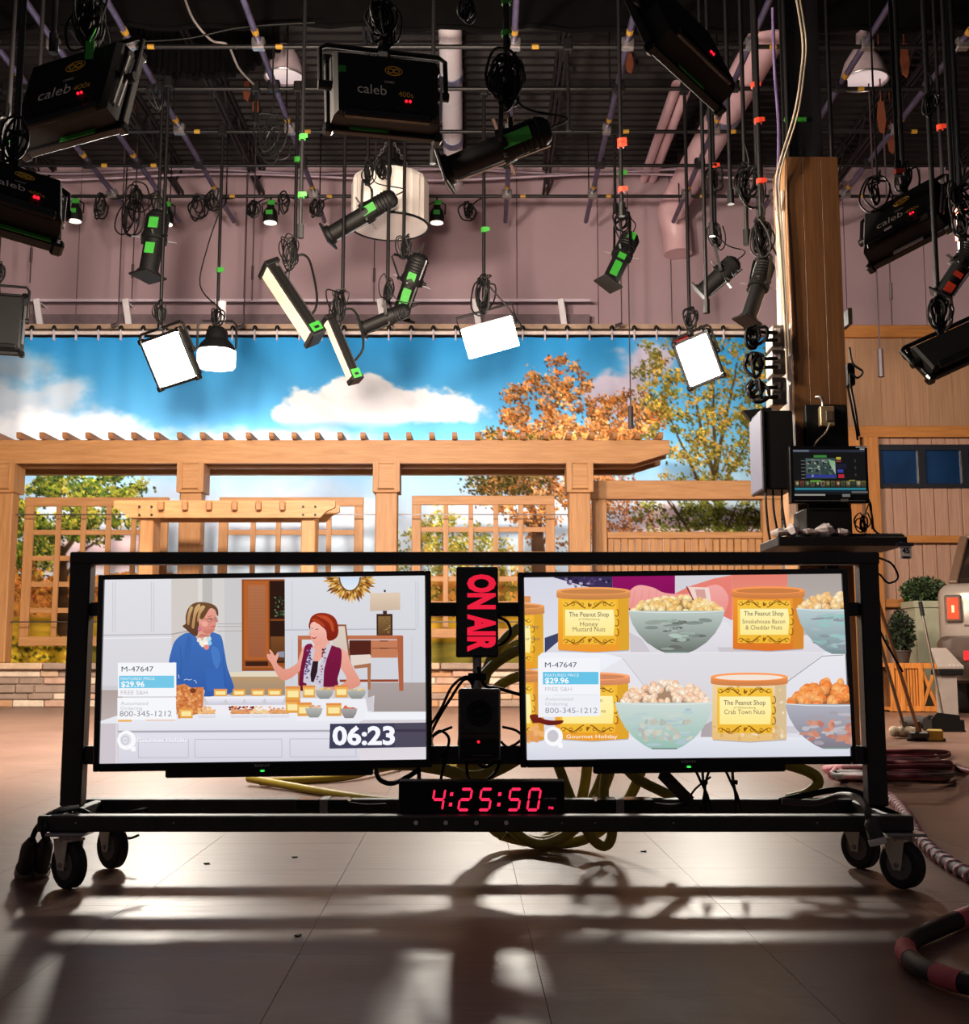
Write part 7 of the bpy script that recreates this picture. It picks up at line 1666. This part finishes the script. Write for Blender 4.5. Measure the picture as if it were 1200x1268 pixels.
def loft(mb, secs):
    n = len(secs[0]); vs = [v for s_ in secs for v in s_]; fs = []
    for i in range(len(secs) - 1):
        for k in range(n): fs.append((i * n + k, i * n + (k + 1) % n, (i + 1) * n + (k + 1) % n, (i + 1) * n + k))
    fs += [tuple(range(n - 1, -1, -1)), tuple(range((len(secs) - 1) * n, len(secs) * n))]; mb.add(vs, fs)
H1 = zpx(722, YV); HB = zpx(790, YV); HBB = zpx(832, YV)
mb = CB(); loft(mb, [section(YV, cwid / 2 - .10, HB - .05, H1 - .12, .16), section(YV + .05, cwid / 2 - .04, HB - .10, H1 - .04, .18), section(YV + .18, cwid / 2, .42, H1, .14), section(YV + 1.0, cwid / 2, .36, H1 + .02, .14), section(YV + 2.0, cwid / 2, .36, H1, .14)])
mb.build('body', CARP, car, 50)
mb = CB(); loft(mb, [section(YV + .22, cwid / 2 - .16, H1 - .03, H1 + .06, .03), section(YV + .75, cwid / 2 - .22, H1 - .03, H1 + .50, .12), section(YV + 1.9, cwid / 2 - .22, H1 - .03, H1 + .52, .12)])
mb.build('window_glass', GLS, car, 40)
mb = CB()
for s_ in (-1, 1): mb.bar((ccx + s_ * (cwid / 2 - .16), YV + .16, H1 + .0), (ccx + s_ * (cwid / 2 - .24), YV + .76, H1 + .53), .09, .06, .01); mb.bar((ccx + s_ * (cwid / 2 - .24), YV + .76, H1 + .51), (ccx + s_ * (cwid / 2 - .24), YV + 1.6, H1 + .53), .07, .06, .01)
mb.box((ccx, YV + 1.2, H1 + .54), (cwid - .5, .95, .05), None, .02); mb.build('roof_frame', mat('brown_car_roof', (92, 70, 56), .5), car)
mb = CB(); loft(mb, [section(YV - .10, cwid / 2 - .06, .36, HB - .0, .10), section(YV - .02, cwid / 2 + .01, .33, HB + .02, .10), section(YV + .35, cwid / 2 + .02, .33, HB + .01, .10)]); mb.build('bumper', DKP, car, 50)
for s_ in (-1, 1):
    q = Vector((ccx + s_ * (cwid / 2 - .165), YV - .012, (zpx(739, YV) + zpx(769, YV)) / 2)); hl = zpx(739, YV) - zpx(769, YV)
    mb = CB(); mb.box(q, (.17, .07, hl + .03), None, .02); mb.build('lamp_surround', mat('grey_chrome', (150, 136, 126), .2, .7), car)
    mb = CB(); mb.box(q + Vector((0, -.035, 0)), (.11, .02, hl - .03), None, .008); lm = mb.build('tail_lamp', mat('lit_red_tail_lamp', (230, 70, 40), .25, 0, .3, 30, emit=(255, 80, 50), estr=.55), car)
    mb = CB(); mb.box(q + Vector((0, -.047, -.005)), (.028, .006, hl * .3), None, .008); mb.build('bulb_glow', mat('lit_bulb', (255, 190, 160), .3, emit=(255, 150, 110), estr=.9), car)
    mb = CB(); mb.box((ccx + s_ * (cwid / 2 - .36), YV - .11, zpx(812, YV)), (.22, .03, .10), None, .01); mb.build('reflector', mat('red_reflector', (220, 40, 50), .2, emit=(230, 40, 50), estr=.4), car)
    mb = CB(); mb.lathe([(-.1, .22), (-.1, .32), (.1, .32), (.1, .22)], (ccx + s_ * (cwid / 2 - .12), YV + .75, .33), (1, 0, 0), 26); mb.build('wheel', TYRE, car, 40)
mb = CB(); mb.bar((ccx - cwid / 2 + .26, YV + .0, zpx(775, YV)), (ccx + .5, YV - .0, zpx(775, YV)), .012, .02); mb.build('trunk_seam', DKP, car)
mb = CB(); mb.box((ccx, YV - .02, zpx(765, YV)), (.52, .02, .12), None, .01); mb.build('plate', mat('pink_plate', (196, 90, 110), .5), car)
# white slotted plastic stool
YST = 11.7; t = thing('plastic_stool', 'white slotted plastic stool standing in front of the car bumper', 'stool', (xpx(1167, YST), YST, 0))
WPL = mat('white_plastic', (150, 140, 134), .45, 0, .06, 8)
a, b = xpx(1150, YST), xpx(1182, YST); zt_, zb_ = zpx(802, YST), zpx(828, YST)
mb = MB(); mb.hull([Vector((a + .02, YST + .18, zt_ - .02)), Vector((b - .08, YST + .18, zt_ - .02)), Vector((b - .08, YST + .18, zt_)), Vector((a + .02, YST + .18, zt_))], [Vector((a, YST - .04, zb_)), Vector((b, YST - .04, zb_)), Vector((b, YST - .04, zb_ + .02)), Vector((a, YST - .04, zb_ + .02))]); mb.build('seat', WPL, t)
mb = MB(); mb.box(((a + b) / 2, YST + .06, zb_ - .035), (b - a - .01, .2, .06), None, .01); mb.build('under_frame', BLACKM, t)
for k in range(4):
    x = a + (b - a) * (.42 + .15 * k); mb = MB(); mb.bar((x - .02, YST + .05, zb_ + .065), (x + .03, YST - .035, zb_ + .025), .012, .012); mb.build('rib', mat('pale_rib', (190, 180, 174), .4), t)
mb = MB(); mb.hull(*[[Vector((a + .05, YST, z)), Vector((b - .06, YST, z)), Vector((b - .06, YST + .16, z)), Vector((a + .05, YST + .16, z))] for z in (0.0, zb_ - .05)]); mb.build('base', WPL, t)

# ---------------------------------------------------------------- cleaning tools leaning at the shelf
WPOLE = wood('tan_broom_pole', (176, 132, 88), (140, 100, 60), (4, 4, .8), .5, 6); GPOLE = mat('grey_metal_pole', (120, 108, 98), .35, .6, .15, 10)
g = G(1144, 918); t = thing('floor_squeegee', 'floor broom with a tan wooden pole and a yellow end block, right of the stand', 'broom', (g.x, g.y, 0))
mb = MB(); mb.tube([(g.x - .03, g.y, .05), P(1089, 750, 7.9), P(1080, 706, 7.75)], .013, 8); mb.build('pole', WPOLE, t, 50)
mb = MB(); mb.box((g.x - .03, g.y, .045), (.13, .07, .05), Matrix.Rotation(-.3, 3, 'Z'), .012); mb.cyl((g.x - .03, g.y, .05), (g.x - .045, g.y - .01, .14), .02, n=10); mb.build('socket', mat('dark_pole_socket', (66, 58, 56), .5), t)
mb = MB(); mb.box((g.x + .075, g.y - .015, .045), (.11, .07, .08), Matrix.Rotation(-.35, 3, 'Z'), .01); mb.build('yellow_block', mat('yellow_block', (206, 166, 60), .6), t)
mb = MB(); mb.box((g.x + .02, g.y + .01, .012), (.26, .05, .022), Matrix.Rotation(-.3, 3, 'Z'), .004); mb.build('bristles', mat('dark_bristles', (60, 52, 50), .9), t)
g2 = G(1122, 914); t = thing('dust_mop', 'dust mop with grey pole and pale cloth head, nearest the right post', 'mop', (g2.x, g2.y, 0))
mb = MB(); mb.tube([(g2.x - .005, g2.y, .06), P(1091, 800, 8.2), P(1074, 735, 7.9)], .012, 8); mb.build('pole', GPOLE, t, 50)
mb = MB(); q = random.Random(6)
mb.sphere((g2.x, g2.y, .045), .10, 14, 8, (1.25, .7, .42)); mb.sphere((g2.x - .09, g2.y - .02, .05), .045, 10, 6, (1, 1, .9)); mb.build('cloth_head', mat('pale_mop_cloth', (190, 172, 150), .9, 0, .35, 14, .3), t, 60)
mb = MB(); mb.cyl((g2.x - .005, g2.y, .06), (g2.x - .012, g2.y, .12), .02, n=10); mb.build('socket', GPOLE, t)
g3 = G(1172, 906); t = thing('lobby_dustpan', 'black upright dustpan with a long thin handle, standing right of the brooms', 'dustpan', (g3.x, g3.y, 0))
mb = MB(); mb.tube([(g3.x, g3.y + .05, .10), P(1140, 748, g3.y + .25)], .011, 8); mb.build('handle', GPOLE, t, 50)
hq = P(1140, 748, g3.y + .25); hd_ = (hq - Vector((g3.x, g3.y + .05, .10))).normalized(); mb = MB(); mb.cyl(hq - hd_ * .10, hq + hd_ * .02, .017, n=10); mb.build('grip', RUBBER, t)
mb = MB(); mb.prism([(0, 0), (.26, 0), (.22, .13), (.05, .15), (0, .10)], (g3.x - .13, g3.y - .02, .003), X_, Z_, -.02); mb.box((g3.x, g3.y + .05, .008), (.27, .2, .012)); mb.box((g3.x - .125, g3.y + .05, .05), (.012, .19, .09)); mb.box((g3.x + .125, g3.y + .05, .05), (.012, .19, .09)); mb.box((g3.x, g3.y + .09, .10), (.25, .12, .02), Matrix.Rotation(-.3, 3, 'X')); mb.build('pan', BLACKM, t)
g4 = G(1166, 903); mb = MB(); mb.sphere((g4.x - .02 - .15, g4.y + .1, .055), .12, 14, 8, (1.2, .8, .45)); tag(mb.build('rag', mat('dark_grey_rag', (64, 58, 56), .9, 0, .2, 10, .3), smooth=60), 'dark grey rag heaped left of the black dustpan', 'rag')
# ---------------------------------------------------------------- dark red cable pile and taped ropes
REDC = mat('dark_red_cable', (112, 34, 46), .55, 0, .2, 14); PINKC = mat('dusty_pink_cable', (206, 130, 140), .6, 0, .12, 14); BLKC = mat('black_floor_cable', (28, 24, 26), .5)
qr = random.Random(12)
for k in range(7):
    y0 = 931 + 4.6 * k; m_ = (REDC, REDC, BLKC)[k % 3]; pts = []; r_ = .012
    xa_, xb_ = qr.uniform(1030, 1050), qr.uniform(1158, 1178)
    for j in range(4):                                  # folded back and forth
        row = [(xa_ + (xb_ - xa_) * i / 4) for i in range(5)]
        if j % 2: row.reverse()
        for i, px in enumerate(row):
            g = G(px, y0 + 3.2 * (j % 3) + qr.uniform(-.8, .8), .013 + .026 * ((j + k) % 4) * (1 if 0 < i < 4 else .6)); pts.append(g)
    cable('%s cable in the folded floor pile right of the stand, %s' % ('black' if k % 3 == 2 else 'dark red', ('rearmost', 'second from the rear', 'third from the rear', 'middle', 'third from the front', 'second from the front', 'frontmost')[k]), pts, r_, m_, 8, 'cable', 6, 'cable', 'cables in the folded floor pile')
for k in range(3):
    pts = [G(1022 + 4 * k, 952 + 4 * k, .02), G(1045, 950 - 3 * k, .05), G(1066, 944 - 8 * k, .09), G(1080, 940 - 8 * k, .12), G(1092, 946 + 5 * k, .05)]
    cable('dusty pink cable end beside the right post, %s' % ('lowest', 'middle', 'topmost')[k], pts, .019, PINKC, 8)
cable('dark red cable trailing from the pile to the right edge', [G(1165, 945, .02), G(1180, 950, .02), G(1200, 955, .02), G(1230, 958, .02)], .018, REDC, 8)
def taped_rope(label, pts, r, m0, m1, bands, helix=False):
    path = smooth_path(pts, 14); t = thing('taped_cable', label, 'cable', tuple(path[0]))
    mb = MB(); mb.tube(path, r, 10); mb.build('core', m0, t, 60)
    if helix:
        L = 0; hp_ = []
        for i, q in enumerate(path[:-1]):
            d = (path[i + 1] - q); u = d.normalized(); sx_ = u.cross(Vector((0, 0, 1))).normalized(); sy_ = sx_.cross(u)
            for j in range(4):
                s_ = L + d.length * j / 4; a_ = s_ / helix * 6.283; hp_.append(q + d * (j / 4) + sx_ * math.cos(a_) * r * .75 + sy_ * math.sin(a_) * r * .75)
            L += d.length
        mb = MB(); mb.tube(hp_, r * .62, 6); mb.build('pink_strand', m1, t, 60)
    for f0, f1 in bands:
        i0, i1 = int(f0 * (len(path) - 1)), max(int(f1 * (len(path) - 1)), int(f0 * (len(path) - 1)) + 1)
        mb = MB(); mb.tube(path[i0:i1 + 1], r * 1.06, 10); mb.build('pink_tape', m1, t, 60)
PK = mat('pink_rope_strand', (214, 160, 166), .7, 0, .1, 20); GK = mat('grey_rope_strand', (92, 78, 84), .7, 0, .2, 20)
taped_rope('twisted pink and grey cable on the floor along the right edge', [G(1096, 984, .02), G(1108, 992, .02), G(1124, 1012, .02), G(1138, 1036, .02), G(1158, 1056, .02), G(1184, 1074, .02), G(1230, 1098, .02)], .0165, GK, PK, (), .075)
taped_rope('black hose with pink tape bands curving in at the bottom right corner', [G(1240, 1112, .022), G(1200, 1133, .022), G(1165, 1148, .022), G(1132, 1163, .022), G(1121, 1178, .022), G(1138, 1196, .022), G(1170, 1210, .022), G(1215, 1222, .022), G(1260, 1230, .022)], .019, BLKC, mat('salmon_pink_tape', (214, 96, 106), .6, 0, .1, 20), ((.02, .07), (.14, .18), (.47, .58), (.72, .82)))
# flecks of dirt on the floor
qf = random.Random(4)
for px, py, lab in ((797, 1054, 'below the right television'), (365, 1061, 'below the left television, nearer the stand'), (369, 1158, 'below the left television, nearer the lens'), (256, 1069, 'right of the left rear caster'), (1062, 990, 'beside the right post')):
    g = G(px, py, .002); mb = MB(); mb.box(g, (.016, .010, .003), Matrix.Rotation(qf.random() * 3, 3, 'Z'), .001); tag(mb.build('floor_fleck', RUBBER), 'small dark fleck of dirt on the floor ' + lab, 'fleck', 'dirt flecks on the floor')
